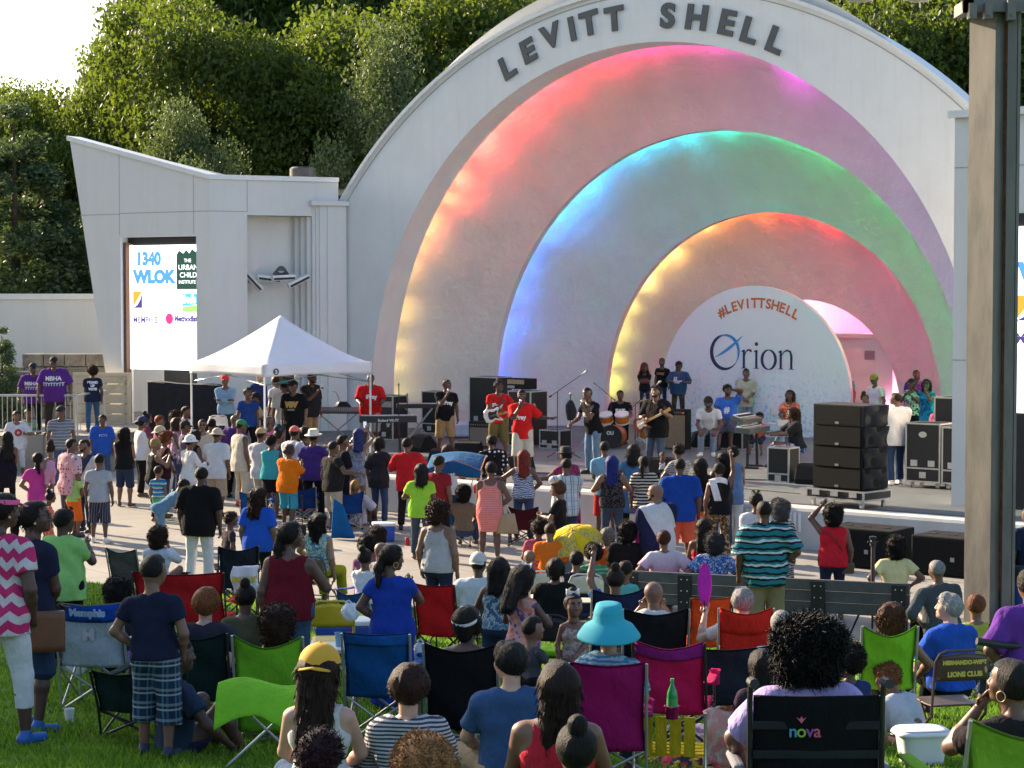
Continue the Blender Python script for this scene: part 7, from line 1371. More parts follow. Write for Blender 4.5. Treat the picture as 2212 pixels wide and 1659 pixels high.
# ---- crowd in front of the tent
p_(269, 923, 'woman with long black hair in a black vest and denim shorts', -12, 1.70, fem=1, top=('sless', BK), bot=('shorts', (.03, .05, .10)), hair=('longcurl', K), arms='ff', sk=2, w=1.15)
p_(308, 902, 'woman in a white long-sleeved shirt, navy cap and white-striped black trousers', -62, 1.78, fem=1, top=('long', WH), bot=('pants', ('vs', BK, BK, WH, .5)), hat=('cap', (.02, .03, .09)), hair=('lowbun', K), arms='ff')
p_(347, 922, 'person in a tan bucket hat and white shirt in the left crowd', -70, 1.74, top=(T, WH), bot=('pants', KH), hat=('bucket', (.48, .38, .26)), arms='ff')
p_(337, 947, 'woman with short blond hair in a black tank top holding a camera', -55, 1.66, fem=1, top=('tank', BK), bot=('pants', BK), hair=('short', (.28, .18, .07)), arms='CC', sk=2, w=1.15)
p_(343, 1006, 'small boy in a blue and green striped shirt and green shorts', -20, 1.20, kid=1, top=('polo', ('hs', (.03, .18, .42), (.6, .62, .6), (.12, .38, .30), (.03, .18, .42), .085)), bot=('bigshorts', (.10, .48, .15)), arms='dd', hair=('buzz', BRN), sk=2)
for a_ in [(346, 898, 'woman with red-lit short hair and sunglasses deep in the left crowd', -80, dict(fem=1, hair=('short', RED), hat=('shades', BK), top=(T, (.45, .15, .3)), sk=2)),
           (319, 893, 'woman with a dark bun behind the white long-sleeved shirt', -60, dict(fem=1, hair=('bun', K), top=(T, (.2, .05, .1)))),
           (382, 889, 'woman with wavy hair in a pink top behind the bucket hat', -75, dict(fem=1, hair=('curlbob', BRN), top=(T, (.55, .2, .32)))),
           (383, 903, 'woman with shoulder braids in a patterned white top', -85, dict(fem=1, hair=('braids', BRN), top=('sless', ('flor', WH, (.3, .3, .3), (.5, .2, .3), .05)))),
           (403, 878, 'man in a white shirt with grey print facing sideways near the black case', 250, dict(top=(T, WH), hair=('short', K), h=1.82)),
           (401, 911, 'man in a black cap and dark shirt behind the white hat', -70, dict(top=(T, (.12, .10, .16)), hat=('cap', BK))),
           (437, 906, 'man in sunglasses and a pale beige shirt turned toward the camera', 200, dict(top=('shirt', (.50, .42, .34)), hat=('shades', BK), h=1.80, sk=2)),
           (424, 930, 'woman in black standing behind the beige-shirted man', -50, dict(fem=1, top=('sless', BK), hair=('bob', K))),
           (360, 935, 'person with curly red-lit hair between the hats at left', -60, dict(fem=1, hair=('afro', RED), top=(T, (.05, .02, .03)))),
           (458, 905, 'woman in a dark top with pulled-back hair behind the tan bucket hat', -40, dict(fem=1, hair=('lowbun', K), top=(T, (.03, .03, .04)), h=1.66))]:
    k_ = dict(a_[4]); k_.setdefault('h', 1.74); p_(a_[0], a_[1], a_[2], a_[3], arms='ff', **k_)
p_(412, 941, 'person in a wide white hat and white jacket seen from behind', -50, 1.72, fem=1, top=('long', WH), bot=('pants', WH), hat=('bucket', (.7, .66, .62)), arms='KK', hair=('short', K))
p_(470, 927, 'man in a tan bucket hat, white shirt and khaki shorts', -20, 1.78, top=('bigtee', WH), bot=('bigshorts', (.44, .36, .26)), hat=('bucket', (.45, .37, .27)), arms='dK', sk=1, w=1.1)
p_(509, 896, 'bald man in a dark purple shirt and black trousers', -25, 1.86, top=('bigtee', (.075, .03, .16)), bot=('pants', BK), hair=('bald', K), arms='dd')
p_(522, 909, 'man in a green and white cap and cream sleeveless jersey', -50, 1.84, top=('jersey', (.62, .58, .48)), bot=('pants', ('vs', (.60, .56, .46), (.60, .56, .46), (.65, .22, .02), .4)), hat=('cap', (.03, .20, .08)), arms='dd', w=1.2, shoe=mat('red_shoe', (.6, .05, .03), .5), sk=1)
p_(565, 927, 'man in a beige cap and white shirt, back turned', -30, 1.78, top=('bigtee', (.62, .60, .62)), bot=('pants', (.5, .48, .42)), hat=('cap', (.40, .28, .16)), arms='ff', sk=1)
p_(580, 899, 'bald man in a bright pink shirt behind the beige cap', 160, 1.80, top=(T, (.72, .16, .30)), bot=('pants', BK), hair=('bald', K), beard=1, turn=-.8)
p_(588, 941, 'woman in a turquoise sleeveless top and black skirt', -20, 1.68, fem=1, top=('sless', (.06, .40, .42)), bot=('skirt', BK), hair=('twist', K), arms='ff', w=1.2)
p_(604, 928, 'woman with dark pulled-back hair behind the turquoise top', -60, 1.74, fem=1, top=(T, (.05, .05, .06)), hair=('bun', K), arms='ff')
p_(637, 923, 'man in a white and red trucker cap and white shirt', -40, 1.82, top=('bigtee', (.60, .62, .66)), bot=('pants', BK), hat=('cap', (.55, .12, .10)), arms='ff', w=1.15)
p_(626, 960, 'woman in a bright orange shirt and turquoise shorts clapping', -35, 1.62, fem=1, top=('bigtee', (.80, .19, .01)), bot=('bigshorts', (.06, .36, .46)), hair=('lowbun', (.05, .03, .03)), arms='CC', w=1.25, hat=('glasses', BK))
p_(660, 924, 'woman in dark clothes between the trucker cap and the cream hat', -80, 1.74, fem=1, top=('sless', (.03, .03, .03)), hair=('bob', K), arms='ff')
p_(678, 932, 'man in a cream fedora and purple polo, back turned', -22, 1.78, top=('polo', (.065, .035, .20)), bot=('pants', BK), hat=('fedora', (.66, .60, .48)), arms='Cd', w=1.15, sk=1)
p_(721, 953, 'heavy man with glasses in a black polo and khaki shorts reaching right', -55, 1.74, top=('polo', (.022, .02, .02)), bot=('bigshorts', (.42, .36, .27)), hat=('glasses', BK), arms='sd', w=1.4)
p_(742, 940, 'man in a black shirt behind the heavy man with glasses', -60, 1.78, top=('bigtee', BK), bot=('pants', BK), arms='ff', hair=('short', K), sk=1)
q = p_(774, 927, 'woman with blue braids in a grey patterned fitted dress taking a picture', -12, 1.72, fem=1, top=('bodycon', ('flor', (.26, .28, .34), (.24, .26, .32), (.15, .16, .20), (.28, .30, .36), .05)), hair=('braids', (.02, .03, .12)), arms='Ud', sk=2); held_phone(q, 1, 'red phone raised by the woman with blue braids', (.4, .02, .02))
q = p_(820, 945, 'slim person in a dark shirt and jeans with bobbed hair holding a phone', -28, 1.72, top=('bigtee', (.03, .03, .036)), bot=('jeans', (.05, .09, .17)), hair=('bob', K), arms='Kd', w=.95, fem=1); held_phone(q, 1, 'bright phone held by the bob-haired person in jeans', WH)
p_(881, 946, 'person in a long bright red shirt and black trousers, back turned', -8, 1.78, top=('bigtee', (.55, .02, .025)), bot=('pants', (.03, .02, .02)), hair=('short', K), arms='KK', w=1.15)
p_(909, 1002, 'woman in a lime green shirt and dark jeans, back turned', -5, 1.64, fem=1, top=(T, (.32, .62, .05)), bot=('jeans', (.06, .08, .11)), hair=('dreads', K), arms='dK', w=1.2, sk=0)
p_(966, 961, 'person with dreadlocks in a white shirt behind the canopy chair', 5, 1.72, top=(T, (.60, .60, .64)), bot=('pants', (.1, .09, .08)), hair=('dreads', BRN), arms='KK', w=1.1)
p_(949, 985, 'person in a maroon shirt beside the dreadlocks in white', -30, 1.70, top=(T, (.25, .02, .03)), bot=('pants', BK), hair=('short', K))
p_(1061, 940, 'person in a black shirt with white polka dots at the stage edge', 10, 1.78, top=('bigtee', ('dots', BK, WH, .085)), bot=('pants', BK), hair=('short', K), arms='dd', sk=0)
q = p_(1060, 998, 'woman in a tight coral pink dress with a beige handbag on her shoulder', -3, 1.70, fem=1, top=('bodycon', ('hs', (.78, .20, .18), (.82, .30, .27), .03)), hair=('short', K), arms='hf', w=1.3, sk=1)
l_ = q['limbs'][1]; e = empty('handbag', in_world(q, Vector(l_[0]) + Vector((.10, .0, -.62))), 0, 'beige leather shoulder bag hanging from the woman in the coral dress', 'handbag'); m = MB(); m.sheet(lambda u_, v: ((u_ - .5) * (.20 + .16 * v), -.05 - .03 * math.sin(math.pi * u_), -.20 + .34 * (1 - v)), 8, 6, .05); m.build('body', mat('beige_leather', (.36, .25, .14), .5), e, smooth=True, bevel=0); m = MB(); m.tube([(-.09, -.05, .12), (-.10, -.03, .35), (-.10, .02, .60), (-.06, .06, .35), (.05, .0, .13)], .009, 6); m.build('strap', mat('pale_strap', (.6, .52, .4), .5), e)
p_(1130, 973, 'woman with red braids in a blue and white patterned tank top', -5, 1.68, fem=1, top=('tank', ('zebra', (.03, .10, .28), (.62, .64, .66), .035)), bot=('jeans', JN), hair=('braids', (.16, .022, .015)), arms='hr', w=1.15)
p_(1221, 970, 'woman in a black hat and maroon patterned dress holding hands to the left', 30, 1.66, fem=1, top=('maxi', ('flor', (.24, .03, .10), (.10, .03, .12), (.4, .06, .12), .04)), hat=('fedora', BK), hair=('lowbun', K), arms='dr', w=1.3)
p_(1224, 990, 'man in a blue and white plaid shirt, back turned', -12, 1.74, top=('shirt', ('plaid', (.60, .62, .62), (.08, .16, .28), (.25, .36, .5), .14)), bot=('jeans', (.03, .05, .09)), hair=('buzz', K), arms='cc', w=1.3)
p_(1203, 1040, 'older woman with short brown hair in black looking left', 75, 1.58, fem=1, top=('shirt', (.016, .014, .014)), bot=('pants', BK), hair=('pixie', (.07, .03, .015)), arms='KK', hat=('studs', (.7, .6, .5)), sk=2)
p_(1306, 953, 'man in a pale blue shirt with rolled sleeves and red shorts', 8, 1.80, top=('shirt', (.22, .42, .55)), bot=('bigshorts', (.42, .03, .03)), hair=('buzz', K), arms='df', sk=1)
p_(1321, 985, 'woman with blue braids in a black lace top and dark jeans', 3, 1.72, fem=1, top=('tank', ('flor', (.02, .018, .02), (.015, .014, .016), (.08, .07, .07), .04)), bot=('jeans', (.05, .08, .12)), hair=('braids', (.012, .02, .14)), arms='KK', w=1.2, sk=2)
p_(1369, 960, 'woman with shaggy black hair in a loose denim blue dress', 5, 1.76, fem=1, top=('dress', (.07, .17, .33)), hair=('dreads', K), arms='KK', bot=('tight', BK))
p_(1392, 985, 'woman with a ponytail in a black and cream striped shirt and magenta trousers', -8, 1.68, fem=1, top=(T, ('hs', (.60, .57, .48), (.02, .02, .02), .055)), bot=('tight', (.24, .02, .12)), hair=('lowpony', K), arms='dd')
p_(1432, 978, 'toddler in a blue plaid shirt held over a shoulder', 200, .95, s=108, kid=1, top=(T, ('plaid', (.55, .57, .6), (.03, .07, .22), (.1, .2, .4), .06)), bot=('shorts', NAV), arms='wf', on=1.0, hair=('buzz', K))
p_(1464, 960, 'woman with tall curly hair in a zebra print top holding a toddler', 30, 1.74, fem=1, top=(T, ('zebra', (.55, .54, .52), (.08, .08, .08), .03)), bot=('jeans', JN), hair=('twist', K), arms='fK')
p_(1469, 990, 'large man in a royal blue polo and coral shorts, back turned', -6, 1.82, top=('bigtee', (.015, .06, .32)), bot=('bigshorts', (.70, .12, .06)), hair=('buzz', K), arms='dd', w=1.45, sk=0)
p_(1514, 990, 'woman with very long black hair in a grey top and orange capri trousers', -3, 1.70, fem=1, top=(T, (.04, .04, .045)), bot=('capri', (.80, .22, .07)), hair=('xlong', K), arms='ff')
p_(1582, 966, 'woman in a periwinkle blue tank tunic and white trousers', -15, 1.76, fem=1, top=('jersey', (.14, .23, .42)), bot=('pants', WH), hair=('twist', K), arms='ff', w=1.1, sk=2)
p_(1561, 978, 'woman with thick dark hair behind the leopard trousers', 0, 1.72, fem=1, top=('sless', (.05, .04, .04)), hair=('longcurl', K), arms='fd')
q = p_(1553, 1000, 'person with a white towel on the shoulder, leopard trousers and a raised hand', 2, 1.66, fem=1, top=('sless', BK), bot=('pants', ('flor', (.20, .12, .06), (.45, .33, .20), (.08, .05, .03), .06)), hair=('short', K), arms='ud')
e = empty('towel', in_world(q, q['tp'](.0, -.06, .52)), 0, 'white towel over the shoulder of the person in leopard trousers', 'towel'); m = MB(); m.sheet(lambda u_, v: (-.17 + .30 * u_, -.02 - .10 * math.sin(math.pi * min(1, u_ * 1.1)) , .04 + .05 * math.sin(math.pi * u_) - .09 * v), 12, 5, .02); m.sheet(lambda u_, v: (-.20 + .12 * u_ + .10 * v, -.15 + .01 * math.sin(v * 8), .05 - .36 * v), 5, 10, .015); m.build('cloth', cloth((.74, .74, .78)), e, smooth=True)
p_(1415, 1046, 'bald bearded man in a white and navy raglan shirt looking left', 20, 1.84, s=150, top=('bigtee', ('rag', (.60, .61, .64), (.02, .025, .07), .22)), bot=('jeans', JND), hair=('bald', K), beard=1, arms='ff', w=1.45, turn=1.0, sk=2)
p_(1633, 1064, 'person in a white shirt with sunglasses pushed up on the head', -10, 1.66, top=(T, (.60, .62, .68)), bot=('jeans', JN), hair=('short', K), hat=('hairglasses', BK), arms='ff', fem=1)
p_(1682, 1080, 'woman with gray curly hair in a black and white print dress', 5, 1.62, fem=1, top=('maxi', ('zebra', (.03, .03, .03), (.5, .5, .48), .04)), hair=('curlbob', (.10, .095, .09)), hat=('hairglasses', BK), arms='dd')
p_(1650, 1082, 'very large man in a teal, black and white striped polo and khaki shorts', 0, 1.88, s=173, top=('bigtee', ('hs', (.03, .20, .24), (.015, .02, .025), (.62, .64, .66), (.03, .20, .24), (.015, .02, .025), (.03, .20, .24), .15)), bot=('bigshorts', (.26, .20, .12)), hair=('buzz', K), arms='hd', w=1.6, sk=0)
q = p_(1800, 1092, 'woman with curly hair in a red sleeveless top raising a fist', 2, 1.70, fem=1, s=156, top=('sless', (.62, .02, .035)), bot=('jeans', (.025, .03, .06)), hair=('curlbob', K), arms='dU', w=1.2, sk=1)
e = empty('handbag', in_world(q, q['tp'](.22, -.03, -.10)), 0, 'small brown crossbody bag on the woman in the red top', 'handbag'); m = MB(); m.box(-.09, .10, -.04, .04, -.08, .08); m.build('body', mat('brown_leather', (.10, .06, .035), .5), e, bevel=.02); m = MB(); a0 = Vector((-.38, -.075, .56)); m.tube([(0, .0, .08), (-.10, -.10, .30), (-.24, -.115, .46), a0], .008, 6); m.build('strap', mat('dark_strap', (.03, .02, .02), .5), e)
p_(2222, 1096, 'man in an orange shirt and dark backpack beyond the column', 10, 1.80, s=156, top=('bigtee', ('rag', (.70, .10, .01), (.02, .03, .06), .10)), bot=('bigshorts', (.02, .03, .05)), arms='dd', w=1.3)
# ---- between plaza and lawn, seated and standing
p_(435, 1010, 'huge man in a black shirt and white trousers with his back turned', -12, 1.86, s=140, top=('bigtee', (.014, .013, .013)), bot=('pants', WH), hair=('short', K), arms='dd', w=1.7, sk=0, hat=('glasses', BK), turn=.3)
p_(397, 1036, 'person in a pale denim outfit bending forward behind the huge man', -70, 1.66, s=122, top=('shirt', (.13, .24, .36)), bot=('jeans', (.15, .26, .38)), arms='ww', lean=.9, fem=1, hair=('short', K))
p_(560, 1053, 'woman with long wavy dark hair in a draped royal blue top', -15, 1.70, fem=1, s=147, top=('drape', (.025, .10, .52)), bot=('pants', BK), hair=('longcurl', BRN), arms='dd', w=1.3, sk=2, turn=-.3)
p_(501, 1107, 'child with short dark curls beside the blue draped top', -60, 1.25, kid=1, top=(T, (.05, .04, .05)), hair=('twist', BRN))
p_(140, 1100, 'woman in a light green shirt clapping, seen from behind', -25, 1.66, fem=1, s=213, top=('drape', (.30, .58, .17)), bot=('pants', BK), hair=('short', K), hat=('hairglasses', (.05, .02, .02)), arms='Cd', w=1.35, sk=0)
q = p_(343, 1140, 'woman with short curly hair in a white blouse sitting in a camping chair', -20, 1.66, fem=1, s=152, top=('long', (.60, .62, .70)), bot=('jeans', JN), hair=('curlbob', BRN), arms='bl', legs='t', sk=2); camp_for(q, (.05, .05, .06), 'dark camping chair under the white-bloused woman', up=.32, group='dark camping chairs')
q = p_(252, 1252, 'person with shaggy black hair low in a chair behind the plaid shorts boy', 10, 1.6, s=222, top=(T, (.03, .03, .04)), bot=('pants', BK), hair=('curlbob', K), legs='t', arms='ll')
q = p_(690, 1109, 'woman with long black curls in a floral top on a brown folding chair', -25, 1.68, fem=1, s=150, top=('sless', ('flor', (.45, .52, .40), (.10, .32, .25), (.60, .62, .50), (.05, .25, .40), .07)), bot=('pants', (.38, .40, .03)), hair=('longcurl', K), arms='da', legs='t', sk=3, w=1.2); metal_for(q, (.10, .085, .06), 'brown metal folding chair under the floral top woman', up=.30)
p_(815, 1140, 'child with brown curly hair near the blue cooler', 0, 1.5, s=152, fem=1, top=(T, (.35, .10, .12)), hair=('curlbob', BRN), legs='t', arms='ll')
p_(795, 1160, 'girl with full dark hair sitting behind the navy chair', -20, 1.5, s=160, fem=1, top=(T, (.3, .12, .25)), hair=('afro', K), legs='t', arms='ll')
p_(825, 1172, 'child with a shaved head beside the royal blue dress', -40, 1.2, s=168, kid=1, top=(T, (.3, .3, .3)), hair=('bald', K), legs='t', arms='ll', sk=2)
q = p_(790, 1186, 'child with tied hair in a white shirt in a small blue chair', -30, 1.3, s=175, kid=1, fem=1, top=(T, WH), hair=('bun', K), legs='t', arms='ff'); camp_for(q, (.03, .09, .35), 'small blue camping chair holding the child in white', up=.25, wid=.45)
p_(950, 1085, 'woman with curly hair in a light gray halter top, back turned', -25, 1.66, fem=1, s=170, top=('cami', (.40, .40, .42)), bot=('jeans', (.02, .03, .07)), hair=('curlbob', BRN), arms='dd', w=1.25, sk=2, hat=('glasses', (.5, .35, .1)), turn=-.4)
q = p_(1034, 1197, 'man in a gray cap and white shirt with black shoulder stripes, sitting', -3, 1.78, s=178, top=('bigtee', ('rag', (.58, .62, .68), (.56, .60, .66), .3)), bot=('pants', (.5, .5, .5)), hat=('capback', (.48, .45, .42)), legs='t', arms='ll', w=1.25, sk=0); metal_for(q, (.02, .02, .022), 'black metal folding chair under the man in the gray cap', up=.34)
p_(1189, 1130, 'boy with a shaved head in an orange shirt sitting by the yellow umbrella', -10, 1.5, s=150, kid=1, top=('bigtee', (.75, .18, .02)), hair=('buzz', BRN), legs='t', arms='ll', sk=2)
p_(1161, 1125, 'girl with spiky dark hair in pink beside the orange shirt boy', 10, 1.5, s=146, kid=1, fem=1, top=(T, (.5, .1, .15)), hair=('spiky', K), legs='t', arms='ll')
p_(1143, 1188, 'small child with a shaved head in orange in front of the plaza chairs', 40, 1.1, s=156, kid=1, top=(T, (.7, .1, .02)), hair=('bald', K), legs='t', arms='wd', sk=2)
p_(1200, 1207, 'woman with smooth black hair in a black knit jacket, back turned', -5, 1.66, fem=1, s=176, top=('long', (.014, .014, .015)), bot=('pants', BK), hair=('bob', K), legs='t', arms='ll', w=1.35)
p_(1245, 1190, 'person in a navy shirt sitting under the yellow umbrella', 0, 1.7, s=156, top=(T, (.02, .025, .05)), hair=('short', K), legs='t', arms='ll', w=1.2)
p_(1281, 1178, 'child with curly hair in a green striped shirt', 0, 1.45, s=155, kid=1, top=(T, ('hs', (.06, .30, .13), (.06, .30, .13), (.3, .5, .35), .06)), hair=('afro', K), legs='t', arms='ll')
q = p_(1226, 1143, 'person with blond-brown hair hidden behind the yellow umbrella', 0, 1.6, s=142, fem=1, top=(T, (.1, .2, .25)), hair=('bob', (.20, .12, .06)), legs='t', arms='ll')
p_(1313, 1141, 'woman with straight gray hair in an orange and blue shirt on the bench', 0, 1.64, fem=1, s=146, top=(T, ('rag', (.03, .05, .25), (.7, .15, .03), .14)), hair=('bob', (.13, .12, .11)), legs='t', arms='ll', sk=4)
p_(1356, 1129, 'woman with short black hair in a black shawl on the bench', 0, 1.70, fem=1, s=150, top=('drape', (.016, .014, .014)), hair=('curlbob', K), legs='t', arms='ll', w=1.5)
p_(1434, 1146, 'woman with short auburn hair in a white to pink shirt resting arms on the bench', 3, 1.66, fem=1, s=155, top=('drape', ('grad', (.62, .20, .36), (.66, .60, .66), .55, .95)), hair=('short', (.07, .018, .012)), legs='t', arms='zz', w=1.35, sk=2)
p_(1520, 1121, 'woman with long black hair in a red sleeveless top on the far bench', -8, 1.66, fem=1, s=146, top=('cami', (.55, .02, .05)), hair=('long', K), legs='t', arms='ll')
p_(1540, 1152, 'woman with dark gray curls in a blue and white floral blouse', 0, 1.64, fem=1, s=156, top=('drape', ('flor', (.03, .08, .30), (.5, .54, .62), (.08, .16, .42), .025)), hair=('curlbob', (.04, .038, .04)), legs='t', arms='zz', w=1.3)
p_(1932, 1160, 'woman with curly black hair in a pale yellow shirt on the bench end', 0, 1.66, fem=1, s=160, top=('tee', (.70, .62, .32)), bot=('jeans', JND), hair=('curlbob', K), legs='t', arms='zz', w=1.1)
p_(2023, 1210, 'bald man in a gray long-sleeved shirt sitting at the bench end', 12, 1.82, s=175, top=('long', (.07, .08, .095)), bot=('pants', BK), hair=('buzz', (.2, .2, .2)), legs='t', arms='lz', w=1.25, side=-.12)
# ---- on the lawn
p_(8, 1066, 'woman in a pink and white zigzag top and white capri trousers at the left edge', -22, 1.7, fem=1, s=305, top=('tee', ('chev', (.60, .04, .16), (.66, .58, .58), .125)), bot=('capri', WH), hair=('pony', K), hat=[('visor', (.75, .12, .3)), ('studs', (.8, .5, .3))], arms='qd', w=1.15, turn=-.5, shoe=mat('blue_shoe', (.02, .12, .4), .5), sk=0)
p_(78, 1083, 'woman with glasses in a navy shirt looking right at the left edge', -35, 1.7, fem=1, s=285, top=('tee', (.02, .025, .055)), bot=('shorts', (.03, .05, .10)), hair=('pony', K), hat=[('glasses', BK), ('studs', (.6, .55, .4))], arms='ff', turn=-.85, shoe=mat('blue_shoe', (.02, .12, .4), .5), sk=0)
q = at(100, 1360, F / 290); e = empty('handbag', q, .2, 'brown leather tote between the two women at the left edge', 'handbag'); m = MB(); m.sheet(lambda u_, v: (-.16 + .30 * u_, -.05 - .02 * math.sin(math.pi * u_), -.16 + .30 * v), 8, 6, .07); m.build('body', mat('tote_leather', (.16, .07, .035), .5), e, smooth=True)
q = p_(333, 1200, 'boy in a navy polo and long plaid shorts standing with a hand on his hip', -12, 1.45, s=308, kid=1, top=('polo', (.016, .02, .045)), bot=('longshorts', ('plaid', (.02, .04, .07), (.06, .16, .24), (.45, .48, .50), .105)), hair=('fade', K), arms='qh', w=1.12, turn=-.2, sk=2, shoe=mat('navy_shoe', (.02, .03, .07), .5))
q = p_(445, 1272, 'person with bobbed auburn hair in a dark gray shirt, sitting', -5, 1.66, fem=1, s=255, top=('bigtee', (.035, .035, .05)), bot=('jeans', JND), hair=('pixie', (.17, .055, .018)), legs='t', arms='al', sk=4); camp_for(q, (.012, .03, .028), 'dark green camping chair under the auburn-haired person', tpy=1365, frame=FR_D)
p_(388, 1378, 'man with white socks reclining beside the dark green chair, mostly hidden', -55, 1.75, s=300, top=(T, (.03, .05, .09)), bot=('shorts', NAV), hair=('buzz', K), legs='t', arms='al', shoe=SHOEW, sk=0)
q = p_(530, 1262, 'person with a dark bun in an olive shirt, back turned', -8, 1.6, fem=1, s=240, top=(T, (.09, .09, .05)), hair=('bun', K), legs='t', arms='ll')
p_(630, 1128, 'woman in a burgundy halter top and jeans looking right', -12, 1.72, fem=1, s=242, top=('tank', (.15, .012, .022)), bot=('jeans', (.06, .10, .18)), hair=('lowpony', K), arms='Kd', w=1.45, turn=-.9, sk=1, tilt=.05)
q = p_(600, 1312, 'woman with wavy dark hair sitting in the lime green chair', -6, 1.68, fem=1, s=282, top=('cami', (.02, .02, .02)), bot=('pants', BK), hair=('curlbob', BRN), hat=('hairglasses', BK), legs='t', arms='al', sk=2); camp_for(q, ('solid', (.20, .52, .03)), 'lime green camping chair in front of the wavy-haired woman', tpy=1372, wid=.52, peak=.09)
q = p_(692, 1405, 'woman in a mustard cap worn backward and a white tank top', -4, 1.64, fem=1, s=385, top=('tank', (.62, .62, .60)), bot=('shorts', JN), hair=('xlong', (.022, .011, .008)), hat=('capback', (.62, .33, .03)), legs='g', arms='ll', sk=4, w=.95)
q = p_(882, 1438, 'person with short dark brown hair in a navy striped white shirt', -2, 1.66, fem=1, s=380, top=('bigtee', ('hs', (.55, .55, .55), (.06, .07, .11), .022)), bot=('jeans', JN), hair=('pixie', (.03, .012, .010)), legs='g', arms='ll', sk=4, w=1.0)
p_(848, 1178, 'woman with a ponytail and hoop earrings in a royal blue dress', -18, 1.70, fem=1, s=243, top=('maxi', (.018, .055, .35)), hair=('lowpony', K), hat=('hoops', (.8, .55, .2)), arms='Ch', w=1.35, turn=-.7, sk=1)
q = p_(1010, 1312, 'woman with black hair and a white headband in a black high-back chair', -8, 1.68, fem=1, s=275, top=('cami', (.016, .014, .018)), bot=('pants', BK), hair=('bob', K), hat=('band', WH), legs='t', arms='as', sk=1, w=1.1); camp_for(q, (.014, .014, .016), 'black high-back camping chair of the headband woman', tpy=1390, wid=.56, frame=FR_S)
p_(1078, 1205, 'girl with a curly ponytail in a denim blue tank top', -18, 1.45, s=222, kid=1, fem=1, top=('tank', ('flor', (.12, .22, .30), (.05, .12, .2), (.35, .42, .45), .05)), bot=('shorts', JND), hair=('dreads', K), arms='KK', sk=0)
q = p_(1133, 1225, 'girl with a white bow in a coral and purple patterned romper', -35, 1.35, s=245, kid=1, fem=1, top=('sless', ('flor', (.70, .22, .16), (.12, .10, .28), (.65, .35, .30), .06)), bot=('shorts', ('flor', (.70, .22, .16), (.12, .10, .28), .05)), hair=('braids', K), hat=('bow', WH), arms='KK', sk=0, tilt=-.35)
p_(1152, 1333, 'toddler boy in a dark gray shirt looking right', -40, 1.0, s=262, kid=1, top=(T, (.07, .07, .08)), bot=('shorts', BK), hair=('fade', K), arms='KK', turn=-.4, sk=2, legs='g')
q = p_(1099, 1390, 'man with thick black hair in a denim blue shirt, back turned', 12, 1.74, s=330, top=('shirt', (.045, .10, .22)), bot=('pants', KH), hair=('mens', (.010, .009, .009)), legs='g', arms='ll', sk=4, w=1.1, turn=.35)
q = p_(1205, 1432, 'woman with long dark hair and bare shoulders near the bottom centre', -8, 1.68, fem=1, s=402, top=('cami', (.55, .03, .05)), bot=('pants', BK), hair=('xlong', (.018, .010, .009)), legs='g', arms='ll', w=1.35, sk=2)
p_(690, 1578, 'person with reddish curly hair tied up, at the bottom edge', 0, 1.65, s=470, fem=1, top=(T, (.5, .45, .4)), hair=('twist', (.03, .010, .014)), legs='g', arms='ll', sk=1)
p_(912, 1606, 'person with fluffy ginger blond hair at the bottom edge', 0, 1.65, s=520, fem=1, top=(T, (.3, .25, .2)), hair=('afro', (.34, .16, .06)), legs='g', arms='ll', sk=3)
p_(1243, 1564, 'person with a black knotted bun at the bottom edge', 10, 1.65, s=465, fem=1, top=(T, (.05, .04, .04)), hair=('bun', (.010, .009, .010)), legs='g', arms='ll', sk=1)
p_(1240, 1284, 'little girl with a white bow smiling back at the camera', 190, 1.12, s=240, kid=1, fem=1, top=('tank', ('flor', (.42, .34, .30), (.30, .22, .20), (.5, .42, .38), .04)), bot=('skirt', ('flor', (.42, .34, .30), (.30, .22, .20), .04)), hair=('bun', K), hat=('bow', WH), arms='df', sk=2, turn=.0, w=.9)
q = p_(1329, 1228, 'woman with a high bun in a blue shirt stretching her arm up left', 3, 1.68, fem=1, s=206, top=('tee', (.03, .11, .42)), bot=('pants', BK), hair=('bun', K), legs='t', arms='lu', w=1.05, sk=2); camp_for(q, (.018, .028, .075), 'navy camping chair of the woman with the raised arm', tpy=1272, wid=.54)
p_(1352, 1212, 'small child in a mint shirt beside the raised-arm woman', -10, 1.1, s=190, kid=1, top=(T, (.10, .45, .45)), hair=('short', K), legs='t', arms='ll')
q = p_(1412, 1256, 'bald man in a white shirt with hands at his face in a black chair', 0, 1.80, s=220, top=('bigtee', (.68, .66, .66)), bot=('pants', KH), hair=('bald', K), legs='t', arms='bb', w=1.2, sk=2); camp_for(q, (.016, .016, .02), 'wide black camping chair of the bald man', tpy=1314, wid=.62)
q = p_(1603, 1272, 'gray-haired man in a red chair holding up a magenta fan', 0, 1.76, s=225, top=('tee', (.62, .60, .58)), bot=('pants', KH), hair=('mens', (.22, .21, .21)), legs='t', arms='aF', sk=4); camp_for(q, (.62, .03, .02), 'red camping chair of the gray-haired man', tpy=1312, band=((.7, .03, .02), .72), group=None)
W_ = in_world(q, Vector(q['limbs'][-1][2]) + Vector((0, .0, .05))); e = empty('hand_fan', W_, -.25, 'magenta hand fan held up by the gray-haired man', 'fan'); m = MB(); m.sheet(lambda u_, v: ((u_ - .5) * .14 * math.sin(math.pi * min(.98, max(.06, v))) ** .5, .004 * math.sin(u_ * 20), .05 + .42 * v), 8, 12, .004); m.build('blade', cloth((.55, .04, .50)), e, smooth=True); m = MB(); m.tube([(0, 0, -.04), (0, 0, .10)], .007, 6); m.build('handle', PLB, e)
